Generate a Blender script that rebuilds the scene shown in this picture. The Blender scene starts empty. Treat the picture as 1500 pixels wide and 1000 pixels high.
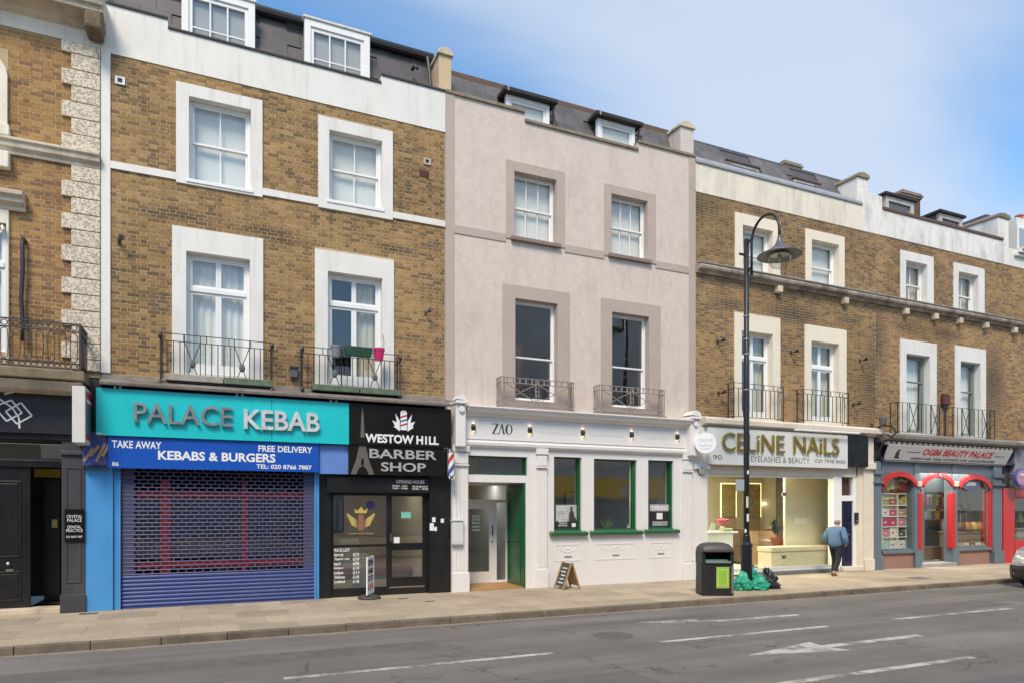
import bpy, bmesh, math, random
from mathutils import Vector, Matrix, Quaternion
random.seed(11)
S = bpy.context.scene
COL = S.collection
R = math.radians

# ---------------------------------------------------------------- camera
CAM_D, CAM_H = 15.0, 1.93               # metres from the terrace, metres above the pavement
PHI = math.atan2(2233, 1000)            # angle between the lens axis and the terrace
CC, SS = math.cos(PHI), math.sin(PHI)
cd = bpy.data.cameras.new('camera')
cd.sensor_width = 36; cd.lens = 24; cd.shift_y = (744 - 500) / 1500; cd.clip_end = 3000
cam = bpy.data.objects.new('camera', cd); COL.objects.link(cam)
cam.location = (0, -CAM_D, CAM_H); cam.rotation_euler = (R(90), 0, -math.atan2(CC, SS))
S.camera = cam

# ---------------------------------------------------------------- sky and sun
SUN_EL, SUN_AZ = R(50), R(212)          # azimuth clockwise from +Y
W = bpy.data.worlds.new('World'); S.world = W; W.use_nodes = True
nt = W.node_tree; nt.nodes.clear()
N = nt.nodes.new; L = nt.links.new
out = N('ShaderNodeOutputWorld'); bg = N('ShaderNodeBackground'); bg.inputs[1].default_value = 0.145
sky = N('ShaderNodeTexSky'); sky.sky_type = 'NISHITA'; sky.sun_disc = False
sky.sun_elevation = SUN_EL; sky.sun_rotation = SUN_AZ; sky.air_density = 1.0; sky.dust_density = 0.4; sky.ozone_density = 2.5
tc = N('ShaderNodeTexCoord'); sep = N('ShaderNodeSeparateXYZ'); L(tc.outputs['Generated'], sep.inputs[0])
zz = N('ShaderNodeMath'); zz.operation = 'MAXIMUM'; L(sep.outputs[2], zz.inputs[0]); zz.inputs[1].default_value = 0.0
za = N('ShaderNodeMath'); za.operation = 'ADD'; L(zz.outputs[0], za.inputs[0]); za.inputs[1].default_value = 0.22
px_ = N('ShaderNodeMath'); px_.operation = 'DIVIDE'; L(sep.outputs[0], px_.inputs[0]); L(za.outputs[0], px_.inputs[1])
py_ = N('ShaderNodeMath'); py_.operation = 'DIVIDE'; L(sep.outputs[1], py_.inputs[0]); L(za.outputs[0], py_.inputs[1])
cmb = N('ShaderNodeCombineXYZ'); L(px_.outputs[0], cmb.inputs[0]); L(py_.outputs[0], cmb.inputs[1])
mp = N('ShaderNodeMapping'); mp.inputs['Rotation'].default_value = (0, 0, R(81)); mp.inputs['Scale'].default_value = (0.55, 1.5, 1); mp.inputs['Location'].default_value = (7.03, 2.86, 0)
L(cmb.outputs[0], mp.inputs[0])
n1 = N('ShaderNodeTexNoise'); n1.inputs['Scale'].default_value = 0.8; n1.inputs['Detail'].default_value = 5; n1.inputs['Roughness'].default_value = 0.45; n1.inputs['Distortion'].default_value = 0.3
L(mp.outputs[0], n1.inputs['Vector'])
cr = N('ShaderNodeValToRGB'); cr.color_ramp.interpolation = 'EASE'
cr.color_ramp.elements[0].position = 0.40; cr.color_ramp.elements[0].color = (0.06, 0.06, 0.06, 1)
cr.color_ramp.elements[1].position = 0.64; cr.color_ramp.elements[1].color = (0.85, 0.85, 0.85, 1)
L(n1.outputs[0], cr.inputs[0])
mix = N('ShaderNodeMix'); mix.data_type = 'RGBA'; L(cr.outputs[0], mix.inputs[0])
hsv = N('ShaderNodeHueSaturation'); hsv.inputs['Saturation'].default_value = 1.22; hsv.inputs['Value'].default_value = 1.45; hsv.inputs['Hue'].default_value = 0.494; L(sky.outputs[0], hsv.inputs['Color']); L(hsv.outputs[0], mix.inputs[6])
mix.inputs[7].default_value = (3.85, 4.35, 5.15, 1)
L(mix.outputs[2], bg.inputs[0]); L(bg.outputs[0], out.inputs[0])

sl = bpy.data.lights.new('sun', 'SUN'); sl.energy = 3.0; sl.angle = R(20); sl.color = (1, 0.875, 0.70)
so = bpy.data.objects.new('sun', sl); COL.objects.link(so)
sv = Vector((math.sin(SUN_AZ) * math.cos(SUN_EL), math.cos(SUN_AZ) * math.cos(SUN_EL), math.sin(SUN_EL)))
so.rotation_euler = sv.to_track_quat('Z', 'Y').to_euler(); so.location = (0, -10, 30)
S.view_settings.view_transform = 'Standard'; S.view_settings.look = 'None'
S.view_settings.exposure = 0.30; S.view_settings.gamma = 1; S.view_settings.use_curve_mapping = False
S.render.engine = 'CYCLES'
S.cycles.max_bounces = 8; S.cycles.transparent_max_bounces = 16

# ---------------------------------------------------------------- pixel -> place
def X(px, y=0.0):                        # x of a pixel column on the plane y (0 is the terrace front)
    u = (px - 750) / 1000; return (CAM_D + y) * (CC + SS * u) / (SS - CC * u)
def Z(px, py, y=0.0):                    # height of a pixel on the plane y
    u = (px - 750) / 1000; return CAM_H + (744 - py) / 1000 * (CAM_D + y) / (SS - CC * u)
def G(px, py, z=0.0):                    # ground point under a pixel
    u = (px - 750) / 1000; t = (CAM_H - z) * 1000 / (py - 744)
    return ((CC + SS * u) * t, (SS - CC * u) * t - CAM_D)

# ---------------------------------------------------------------- materials
MATS = {}
def mat(name, col, rough=0.6, metal=0.0, var=0.12, scale=2.5, bump=0.0, bscale=80, dirt=0.0, dcol=(0.10, 0.085, 0.065), spec=0.5, emit=None, estr=0.0, coat=0.0, dlow=0.52, dhi=0.72, streak=0.35, runs=0.0):
    if name in MATS: return MATS[name]
    m = bpy.data.materials.new(name); m.use_nodes = True; t = m.node_tree; n = t.nodes; l = t.links
    b = n['Principled BSDF']; b.inputs['Roughness'].default_value = rough; b.inputs['Metallic'].default_value = metal
    b.inputs['Specular IOR Level'].default_value = spec; b.inputs['Coat Weight'].default_value = coat; b.inputs['Coat Roughness'].default_value = 0.08
    g = n.new('ShaderNodeNewGeometry')
    cur = None
    if var > 0:
        nz = n.new('ShaderNodeTexNoise'); nz.inputs['Scale'].default_value = scale; nz.inputs['Detail'].default_value = 6; nz.inputs['Roughness'].default_value = 0.65
        l.new(g.outputs['Position'], nz.inputs['Vector'])
        mr = n.new('ShaderNodeMapRange'); mr.inputs[1].default_value = 0.25; mr.inputs[2].default_value = 0.75; mr.inputs[3].default_value = 1 - var; mr.inputs[4].default_value = 1 + var
        l.new(nz.outputs[0], mr.inputs[0])
        vm = n.new('ShaderNodeVectorMath'); vm.operation = 'SCALE'; vm.inputs[0].default_value = col[:3]; l.new(mr.outputs[0], vm.inputs['Scale'])
        cur = vm.outputs[0]
        m2 = n.new('ShaderNodeMapRange'); m2.inputs[3].default_value = max(0.02, rough - 0.08); m2.inputs[4].default_value = min(1, rough + 0.1)
        l.new(nz.outputs[0], m2.inputs[0]); l.new(m2.outputs[0], b.inputs['Roughness'])
    if dirt > 0:
        mpn = n.new('ShaderNodeMapping'); mpn.inputs['Scale'].default_value = (1, 1, streak); l.new(g.outputs['Position'], mpn.inputs[0])
        dz = n.new('ShaderNodeTexNoise'); dz.inputs['Scale'].default_value = 1.7; dz.inputs['Detail'].default_value = 9; dz.inputs['Roughness'].default_value = 0.72
        l.new(mpn.outputs[0], dz.inputs['Vector'])
        dr = n.new('ShaderNodeMapRange'); dr.inputs[1].default_value = dlow; dr.inputs[2].default_value = dhi; dr.inputs[3].default_value = 0; dr.inputs[4].default_value = dirt
        l.new(dz.outputs[0], dr.inputs[0])
        mx = n.new('ShaderNodeMix'); mx.data_type = 'RGBA'; l.new(dr.outputs[0], mx.inputs[0])
        if cur: l.new(cur, mx.inputs[6])
        else: mx.inputs[6].default_value = (*col[:3], 1)
        mx.inputs[7].default_value = (*dcol, 1); cur = mx.outputs[2]
    if runs > 0:
        mq = n.new('ShaderNodeMapping'); mq.inputs['Scale'].default_value = (9, 9, .55); l.new(g.outputs['Position'], mq.inputs[0])
        rz_ = n.new('ShaderNodeTexNoise'); rz_.inputs['Scale'].default_value = 1.0; rz_.inputs['Detail'].default_value = 4; rz_.inputs['Roughness'].default_value = 0.6; l.new(mq.outputs[0], rz_.inputs['Vector'])
        rr = n.new('ShaderNodeMapRange'); rr.inputs[1].default_value = .56; rr.inputs[2].default_value = .74; rr.inputs[3].default_value = 0; rr.inputs[4].default_value = runs; l.new(rz_.outputs[0], rr.inputs[0])
        mz = n.new('ShaderNodeMix'); mz.data_type = 'RGBA'; l.new(rr.outputs[0], mz.inputs[0]); l.new(cur, mz.inputs[6]); mz.inputs[7].default_value = (*[c * .45 for c in col[:3]], 1); cur = mz.outputs[2]
    if cur: l.new(cur, b.inputs['Base Color'])
    else: b.inputs['Base Color'].default_value = (*col[:3], 1)
    if bump > 0:
        bz = n.new('ShaderNodeTexNoise'); bz.inputs['Scale'].default_value = bscale; bz.inputs['Detail'].default_value = 5
        l.new(g.outputs['Position'], bz.inputs['Vector'])
        bp = n.new('ShaderNodeBump'); bp.inputs['Strength'].default_value = bump; bp.inputs['Distance'].default_value = 0.01
        l.new(bz.outputs[0], bp.inputs['Height']); l.new(bp.outputs[0], b.inputs['Normal'])
    if emit:
        b.inputs['Emission Color'].default_value = (*emit, 1); b.inputs['Emission Strength'].default_value = estr
    MATS[name] = m; return m

def brick_mat(name, cols, soot=0.6, seed=0.0, weather=(0.60, 0.78), spots=()):
    m = bpy.data.materials.new(name); m.use_nodes = True; t = m.node_tree; n = t.nodes; l = t.links
    b = n['Principled BSDF']; b.inputs['Roughness'].default_value = 0.88; b.inputs['Specular IOR Level'].default_value = 0.25
    g = n.new('ShaderNodeNewGeometry'); oi = n.new('ShaderNodeObjectInfo')
    ad = n.new('ShaderNodeMath'); ad.operation = 'ADD'; l.new(g.outputs['Random Per Island'], ad.inputs[0]); l.new(oi.outputs['Random'], ad.inputs[1])
    fr = n.new('ShaderNodeMath'); fr.operation = 'FRACT'; l.new(ad.outputs[0], fr.inputs[0])
    of = n.new('ShaderNodeVectorMath'); of.operation = 'ADD'; of.inputs[1].default_value = (seed, seed * 1.7, seed * 0.6); l.new(g.outputs['Position'], of.inputs[0])
    big = n.new('ShaderNodeTexNoise'); big.inputs['Scale'].default_value = 0.55; big.inputs['Detail'].default_value = 5; big.inputs['Roughness'].default_value = 0.6; l.new(of.outputs[0], big.inputs['Vector'])
    # patches of the wall are laid or weathered in darker stock: shift the brick's draw by the patch
    sh = n.new('ShaderNodeMapRange'); sh.inputs[1].default_value = 0.3; sh.inputs[2].default_value = 0.7; sh.inputs[3].default_value = -0.26; sh.inputs[4].default_value = 0.18; l.new(big.outputs[0], sh.inputs[0])
    a2 = n.new('ShaderNodeMath'); a2.operation = 'ADD'; a2.use_clamp = True; l.new(fr.outputs[0], a2.inputs[0]); l.new(sh.outputs[0], a2.inputs[1])
    cr = n.new('ShaderNodeValToRGB'); cr.color_ramp.interpolation = 'LINEAR'
    while len(cr.color_ramp.elements) < len(cols): cr.color_ramp.elements.new(0.5)
    for e, (p, c) in zip(cr.color_ramp.elements, cols): e.position = p; e.color = (*c, 1)
    l.new(a2.outputs[0], cr.inputs[0])
    fn = n.new('ShaderNodeTexNoise'); fn.inputs['Scale'].default_value = 38; fn.inputs['Detail'].default_value = 6; fn.inputs['Roughness'].default_value = 0.7; l.new(of.outputs[0], fn.inputs['Vector'])
    fm = n.new('ShaderNodeMapRange'); fm.inputs[1].default_value = 0.25; fm.inputs[2].default_value = 0.75; fm.inputs[3].default_value = 0.62; fm.inputs[4].default_value = 1.36; l.new(fn.outputs[0], fm.inputs[0])
    vm = n.new('ShaderNodeVectorMath'); vm.operation = 'SCALE'; l.new(cr.outputs[0], vm.inputs[0])
    bg2 = n.new('ShaderNodeTexNoise'); bg2.inputs['Scale'].default_value = .34; bg2.inputs['Detail'].default_value = 4; l.new(of.outputs[0], bg2.inputs['Vector'])
    b2 = n.new('ShaderNodeMapRange'); b2.inputs[1].default_value = .35; b2.inputs[2].default_value = .65; b2.inputs[3].default_value = .74; b2.inputs[4].default_value = 1.14; l.new(bg2.outputs[0], b2.inputs[0])
    ml = n.new('ShaderNodeMath'); ml.operation = 'MULTIPLY'; l.new(fm.outputs[0], ml.inputs[0]); l.new(b2.outputs[0], ml.inputs[1]); l.new(ml.outputs[0], vm.inputs['Scale'])
    mpn = n.new('ShaderNodeMapping'); mpn.inputs['Scale'].default_value = (0.8, 1, 1.5); l.new(of.outputs[0], mpn.inputs[0])
    sn = n.new('ShaderNodeTexNoise'); sn.inputs['Scale'].default_value = 1.3; sn.inputs['Detail'].default_value = 9; sn.inputs['Roughness'].default_value = 0.74; l.new(mpn.outputs[0], sn.inputs['Vector'])
    sm = n.new('ShaderNodeMapRange'); sm.inputs[1].default_value = weather[0]; sm.inputs[2].default_value = weather[1]; sm.inputs[3].default_value = 0; sm.inputs[4].default_value = soot; l.new(sn.outputs[0], sm.inputs[0])
    so_ = sm.outputs[0]
    for (sx, sz, rx, rz) in spots:      # old soot stains left on the brick
        a_ = n.new('ShaderNodeVectorMath'); a_.operation = 'SUBTRACT'; l.new(g.outputs['Position'], a_.inputs[0]); a_.inputs[1].default_value = (sx, 0, sz)
        b_ = n.new('ShaderNodeVectorMath'); b_.operation = 'MULTIPLY'; l.new(a_.outputs[0], b_.inputs[0]); b_.inputs[1].default_value = (1 / rx, 0, 1 / rz)
        c_ = n.new('ShaderNodeVectorMath'); c_.operation = 'LENGTH'; l.new(b_.outputs[0], c_.inputs[0])
        d_ = n.new('ShaderNodeMath'); d_.operation = 'ADD'; l.new(c_.outputs['Value'], d_.inputs[0]); l.new(fr.outputs[0], d_.inputs[1])
        e_ = n.new('ShaderNodeMapRange'); e_.inputs[1].default_value = 1.6; e_.inputs[2].default_value = 0.7; e_.inputs[3].default_value = 0; e_.inputs[4].default_value = 0.75; l.new(d_.outputs[0], e_.inputs[0])
        f_ = n.new('ShaderNodeMath'); f_.operation = 'MAXIMUM'; l.new(so_, f_.inputs[0]); l.new(e_.outputs[0], f_.inputs[1]); so_ = f_.outputs[0]
    mx = n.new('ShaderNodeMix'); mx.data_type = 'RGBA'; l.new(so_, mx.inputs[0]); l.new(vm.outputs[0], mx.inputs[6]); mx.inputs[7].default_value = (0.045, 0.038, 0.032, 1)
    l.new(mx.outputs[2], b.inputs['Base Color'])
    bp = n.new('ShaderNodeBump'); bp.inputs['Strength'].default_value = 0.6; bp.inputs['Distance'].default_value = 0.006; l.new(fn.outputs[0], bp.inputs['Height']); l.new(bp.outputs[0], b.inputs['Normal'])
    MATS[name] = m; return m

def glass_mat(name, tint=(0.92, 0.95, 0.94), ior=1.55, base=0.04, rough=0.0, wob=0.0):
    m = bpy.data.materials.new(name); m.use_nodes = True; t = m.node_tree; n = t.nodes; l = t.links
    n.remove(n['Principled BSDF']); o = n['Material Output']
    tr = n.new('ShaderNodeBsdfTransparent'); tr.inputs[0].default_value = (*tint, 1)
    gl = n.new('ShaderNodeBsdfGlossy'); gl.inputs['Roughness'].default_value = rough
    lw = n.new('ShaderNodeLayerWeight'); lw.inputs[0].default_value = 0.5
    pw = n.new('ShaderNodeMath'); pw.operation = 'POWER'; l.new(lw.outputs['Facing'], pw.inputs[0]); pw.inputs[1].default_value = 4.0
    r0 = ((ior - 1) / (ior + 1)) ** 2 + base
    a = n.new('ShaderNodeMath'); a.operation = 'MULTIPLY_ADD'; a.use_clamp = True; l.new(pw.outputs[0], a.inputs[0]); a.inputs[1].default_value = 1 - r0; a.inputs[2].default_value = r0
    if wob > 0:
        g = n.new('ShaderNodeNewGeometry'); z = n.new('ShaderNodeTexNoise'); z.inputs['Scale'].default_value = 1.6; z.inputs['Detail'].default_value = 1
        l.new(g.outputs['Position'], z.inputs['Vector']); bp = n.new('ShaderNodeBump'); bp.inputs['Strength'].default_value = wob; bp.inputs['Distance'].default_value = 0.05
        l.new(z.outputs[0], bp.inputs['Height']); l.new(bp.outputs[0], gl.inputs['Normal'])
    mx = n.new('ShaderNodeMixShader'); l.new(a.outputs[0], mx.inputs[0]); l.new(tr.outputs[0], mx.inputs[1]); l.new(gl.outputs[0], mx.inputs[2]); l.new(mx.outputs[0], o.inputs[0])
    MATS[name] = m; return m

WHITE = mat('white_paint', (0.74, 0.715, 0.665), 0.55, var=0.05, scale=1.5, dirt=0.38, dcol=(0.40, 0.36, 0.30), dlow=0.47, dhi=0.78, bump=0.12, bscale=30, runs=.30)
WHITE2 = mat('white_joinery', (0.80, 0.80, 0.78), 0.4, var=0.04, dirt=0.15, dcol=(0.4, 0.37, 0.32))
UPVC = mat('white_plastic_frame', (0.82, 0.83, 0.83), 0.3, var=0.02)
CREAM = mat('cream_render', (0.76, 0.69, 0.57), 0.75, var=0.08, dirt=0.55, dcol=(0.33, 0.27, 0.20), dlow=0.47, dhi=0.75, bump=0.2, bscale=22, streak=0.3, runs=.45)
PALEW = mat('weathered_white_render', (0.76, 0.73, 0.68), 0.75, var=0.08, dirt=0.7, dcol=(0.30, 0.28, 0.25), dlow=0.46, dhi=0.72, bump=0.2, bscale=22, streak=0.4, runs=.5)
STONE = mat('stone', (0.62, 0.53, 0.40), 0.8, var=0.12, dirt=0.75, dcol=(0.16, 0.13, 0.09), dlow=0.44, dhi=0.72, bump=0.35, bscale=30)
COPING = mat('weathered_coping', (0.25, 0.20, 0.15), 0.9, var=0.3, scale=8, bump=0.5, bscale=40, dirt=0.6, dcol=(0.08, 0.075, 0.05))
MORTAR = mat('mortar', (0.46, 0.35, 0.21), 0.95, var=0.2, scale=3, dirt=0.6, dcol=(0.12, 0.10, 0.08), bump=0.3, bscale=120)
SLATE = mat('slate', (0.085, 0.078, 0.085), 0.55, var=0.25, scale=5, bump=0.25, bscale=50, dirt=0.4, dcol=(0.16, 0.14, 0.13))
SLATE2 = mat('grey_slate', (0.115, 0.11, 0.11), 0.6, var=0.25, scale=5, bump=0.25, bscale=50, dirt=0.5, dcol=(0.30, 0.30, 0.28))
LEAD = mat('lead_flashing', (0.33, 0.33, 0.345), 0.5, var=0.15, scale=4, dirt=0.5, dcol=(0.16, 0.155, 0.15), metal=0.2)
RIDGE = mat('brown_ridge_capping', (0.13, 0.075, 0.055), 0.8, var=0.25, scale=9, bump=0.3)
IRON = mat('black_iron', (0.022, 0.022, 0.025), 0.5, var=0.25, scale=14, bump=0.15)
RUST = mat('weathered_iron', (0.055, 0.047, 0.047), 0.7, var=0.35, scale=20, bump=0.3, dirt=0.5, dcol=(0.12, 0.07, 0.04))
BLACKP = mat('black_gloss_paint', (0.012, 0.012, 0.013), 0.28, var=0.25, scale=3, dirt=0.25, dcol=(0.06, 0.055, 0.05))
BLACKS = mat('black_gloss_sign', (0.010, 0.009, 0.010), 0.10, var=0.1)
CHAR = mat('charcoal_paint', (0.045, 0.044, 0.05), 0.5, var=0.15, dirt=0.5, dcol=(0.12, 0.10, 0.09))
DARK = mat('dark_interior', (0.035, 0.033, 0.031), 0.9, var=0.2)
ROOM = mat('room_lining', (0.20, 0.185, 0.17), 0.9, var=0.1)
GLASS = glass_mat('window_glass', tint=(.96, .97, .96), base=0.03, wob=0.05)
GLASSC = glass_mat('clear_shop_glass', tint=(0.95, 0.97, 0.93), base=0.0)
GLASSD = glass_mat('dark_shop_glass', tint=(0.86, 0.88, 0.87), base=0.20, wob=0.03)
CURT = mat('net_curtain', (0.82, 0.81, 0.77), 0.9, var=0.06)
CURT2 = mat('cream_curtain', (0.62, 0.57, 0.44), 0.9, var=0.08)
BLIND = mat('pale_blind', (0.80, 0.80, 0.77), 0.8, var=0.04)
# ---------------------------------------------------------------- mesh and object helpers
class MB:
    def __init__(s): s.v = []; s.f = []
    def add(s, vs, fs):
        k = len(s.v); s.v += [tuple(v) for v in vs]; s.f += [tuple(i + k for i in f) for f in fs]; return s
    def quad(s, a, b, c, d): return s.add([a, b, c, d], [(0, 1, 2, 3)])
    def box(s, x0, x1, y0, y1, z0, z1):
        return s.add([(x0, y0, z0), (x1, y0, z0), (x1, y1, z0), (x0, y1, z0), (x0, y0, z1), (x1, y0, z1), (x1, y1, z1), (x0, y1, z1)],
                     [(0, 3, 2, 1), (4, 5, 6, 7), (0, 1, 5, 4), (1, 2, 6, 5), (2, 3, 7, 6), (3, 0, 4, 7)])
    def tbox(s, M, sx, sy, sz):          # box centred on a matrix
        vs = [M @ Vector((x * sx / 2, y * sy / 2, z * sz / 2)) for z in (-1, 1) for x, y in ((-1, -1), (1, -1), (1, 1), (-1, 1))]
        return s.add(vs, [(0, 3, 2, 1), (4, 5, 6, 7), (0, 1, 5, 4), (1, 2, 6, 5), (2, 3, 7, 6), (3, 0, 4, 7)])
    def prism(s, poly, y0, y1):          # polygon in (x, z), extruded in y
        n = len(poly); vs = [(x, y0, z) for x, z in poly] + [(x, y1, z) for x, z in poly]
        fs = [tuple(range(n)), tuple(range(2 * n - 1, n - 1, -1))] + [(i, i + n, (i + 1) % n + n, (i + 1) % n) for i in range(n)]
        return s.add(vs, fs)
    def along_x(s, prof, x0, x1):        # profile in (y, z), run along x
        n = len(prof); vs = [(x0, y, z) for y, z in prof] + [(x1, y, z) for y, z in prof]
        fs = [tuple(range(n)), tuple(range(2 * n - 1, n - 1, -1))] + [(i, i + n, (i + 1) % n + n, (i + 1) % n) for i in range(n)]
        return s.add(vs, fs)
    def flat(s, poly, z0, z1):           # polygon in (x, y), extruded in z
        n = len(poly); vs = [(x, y, z0) for x, y in poly] + [(x, y, z1) for x, y in poly]
        fs = [tuple(range(n)), tuple(range(2 * n - 1, n - 1, -1))] + [(i, i + n, (i + 1) % n + n, (i + 1) % n) for i in range(n)]
        return s.add(vs, fs)
    def tube(s, pts, r, n=6, closed=False):
        pts = [Vector(p) for p in pts]; m = len(pts); rs = r if isinstance(r, (list, tuple)) else [r] * m
        vs = []; prev = None
        for i, p in enumerate(pts):
            a = pts[i - 1] if (i > 0 or closed) else p; b = pts[(i + 1) % m] if (i < m - 1 or closed) else p
            t = (b - a); t = t.normalized() if t.length > 1e-9 else Vector((0, 0, 1))
            up = Vector((0, 0, 1)) if abs(t.z) < 0.9 else Vector((0, 1, 0))
            if prev is not None:
                e1 = prev - t * prev.dot(t); e1 = e1.normalized() if e1.length > 1e-6 else t.cross(up).normalized()
            else: e1 = t.cross(up).normalized()
            prev = e1; e2 = t.cross(e1)
            for k in range(n):
                q = 2 * math.pi * k / n; vs.append(p + (e1 * math.cos(q) + e2 * math.sin(q)) * rs[i])
        fs = []
        for i in range(m if closed else m - 1):
            j = (i + 1) % m
            for k in range(n): fs.append((i * n + k, i * n + (k + 1) % n, j * n + (k + 1) % n, j * n + k))
        if not closed: fs += [tuple(range(n - 1, -1, -1)), tuple((m - 1) * n + k for k in range(n))]
        return s.add(vs, fs)
    def lathe(s, prof, c=(0, 0, 0), n=16, M=None):   # prof of (r, z)
        vs = []; c = Vector(c)
        for r, z in prof:
            for k in range(n):
                q = 2 * math.pi * k / n; p = Vector((r * math.cos(q), r * math.sin(q), z)); vs.append((M @ p if M else p) + c)
        fs = []
        for i in range(len(prof) - 1):
            for k in range(n): fs.append((i * n + k, i * n + (k + 1) % n, (i + 1) * n + (k + 1) % n, (i + 1) * n + k))
        fs += [tuple(range(n - 1, -1, -1)), tuple((len(prof) - 1) * n + k for k in range(n))]
        return s.add(vs, fs)
    def beam(s, p, q, w, h):             # rectangular bar between two points
        p = Vector(p); q = Vector(q); d = q - p; M = Matrix.Translation((p + q) / 2) @ d.to_track_quat('X', 'Z').to_matrix().to_4x4()
        return s.tbox(M, d.length, w, h)
    def loft(s, secs, cap=True):         # rings of equal length
        n = len(secs[0]); vs = [p for r in secs for p in r]; fs = []
        for i in range(len(secs) - 1):
            for k in range(n): fs.append((i * n + k, i * n + (k + 1) % n, (i + 1) * n + (k + 1) % n, (i + 1) * n + k))
        if cap: fs += [tuple(range(n - 1, -1, -1)), tuple((len(secs) - 1) * n + k for k in range(n))]
        return s.add(vs, fs)
    def mesh(s, name, fix=True):
        me = bpy.data.meshes.new(name); me.from_pydata(s.v, [], s.f)
        if fix:
            bm = bmesh.new(); bm.from_mesh(me); bmesh.ops.recalc_face_normals(bm, faces=bm.faces); bm.to_mesh(me); bm.free()
        return me
    def build(s, name, m, parent=None, bevel=0.0, smooth=False, fix=True, sub=0):
        return link(name, s.mesh(name, fix), m, parent, bevel, smooth, sub)

ORG = {}
def link(name, me, m, parent=None, bevel=0.0, smooth=False, sub=0):
    if m and not me.materials: me.materials.append(m)
    o = bpy.data.objects.new(name, me); COL.objects.link(o)
    if parent is not None:
        o.parent = parent
        if parent.name in ORG: o.matrix_parent_inverse = Matrix.Translation(-ORG[parent.name])
    if smooth:
        me.polygons.foreach_set('use_smooth', [True] * len(me.polygons))
    if bevel > 0:
        b = o.modifiers.new('bevel', 'BEVEL'); b.width = bevel; b.segments = 2; b.limit_method = 'ANGLE'; b.angle_limit = R(40)
    if sub:
        d = o.modifiers.new('sub', 'SUBSURF'); d.levels = sub; d.render_levels = sub
    return o
def tag(o, label=None, cat=None, group=None, kind=None):
    if label: o['label'] = label
    if cat: o['category'] = cat
    if group: o['group'] = group
    if kind: o['kind'] = kind
    return o
def thing(name, label, cat, loc=(0, 0, 0), group=None):
    o = bpy.data.objects.new(name, None); COL.objects.link(o); o.location = loc; o.empty_display_size = 0.2
    ORG[o.name] = Vector(loc); return tag(o, label, cat, group)
def box(name, m, parent, x0, x1, y0, y1, z0, z1, bevel=0.0):
    return MB().box(x0, x1, y0, y1, z0, z1).build(name, m, parent, bevel)

# a wall slab with openings, only the faces that show
def wall_mb(x0, x1, z0, z1, y0, y1, holes):
    xs = sorted({x0, x1, *[min(max(h[i], x0), x1) for h in holes for i in (0, 1)]}); zs = sorted({z0, z1, *[min(max(h[i], z0), z1) for h in holes for i in (2, 3)]})
    def solid(i, j):
        if i < 0 or j < 0 or i >= len(xs) - 1 or j >= len(zs) - 1: return False
        cx, cz = (xs[i] + xs[i + 1]) / 2, (zs[j] + zs[j + 1]) / 2
        return not any(h[0] < cx < h[1] and h[2] < cz < h[3] for h in holes)
    b = MB()
    for i in range(len(xs) - 1):
        for j in range(len(zs) - 1):
            if not solid(i, j): continue
            a, c, d, e = xs[i], xs[i + 1], zs[j], zs[j + 1]
            b.quad((a, y0, d), (c, y0, d), (c, y0, e), (a, y0, e)); b.quad((c, y1, d), (a, y1, d), (a, y1, e), (c, y1, e))
            if not solid(i - 1, j): b.quad((a, y1, d), (a, y0, d), (a, y0, e), (a, y1, e))
            if not solid(i + 1, j): b.quad((c, y0, d), (c, y1, d), (c, y1, e), (c, y0, e))
            if not solid(i, j - 1): b.quad((a, y1, d), (c, y1, d), (c, y0, d), (a, y0, d))
            if not solid(i, j + 1): b.quad((a, y0, e), (c, y0, e), (c, y1, e), (a, y1, e))
    return b

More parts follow.
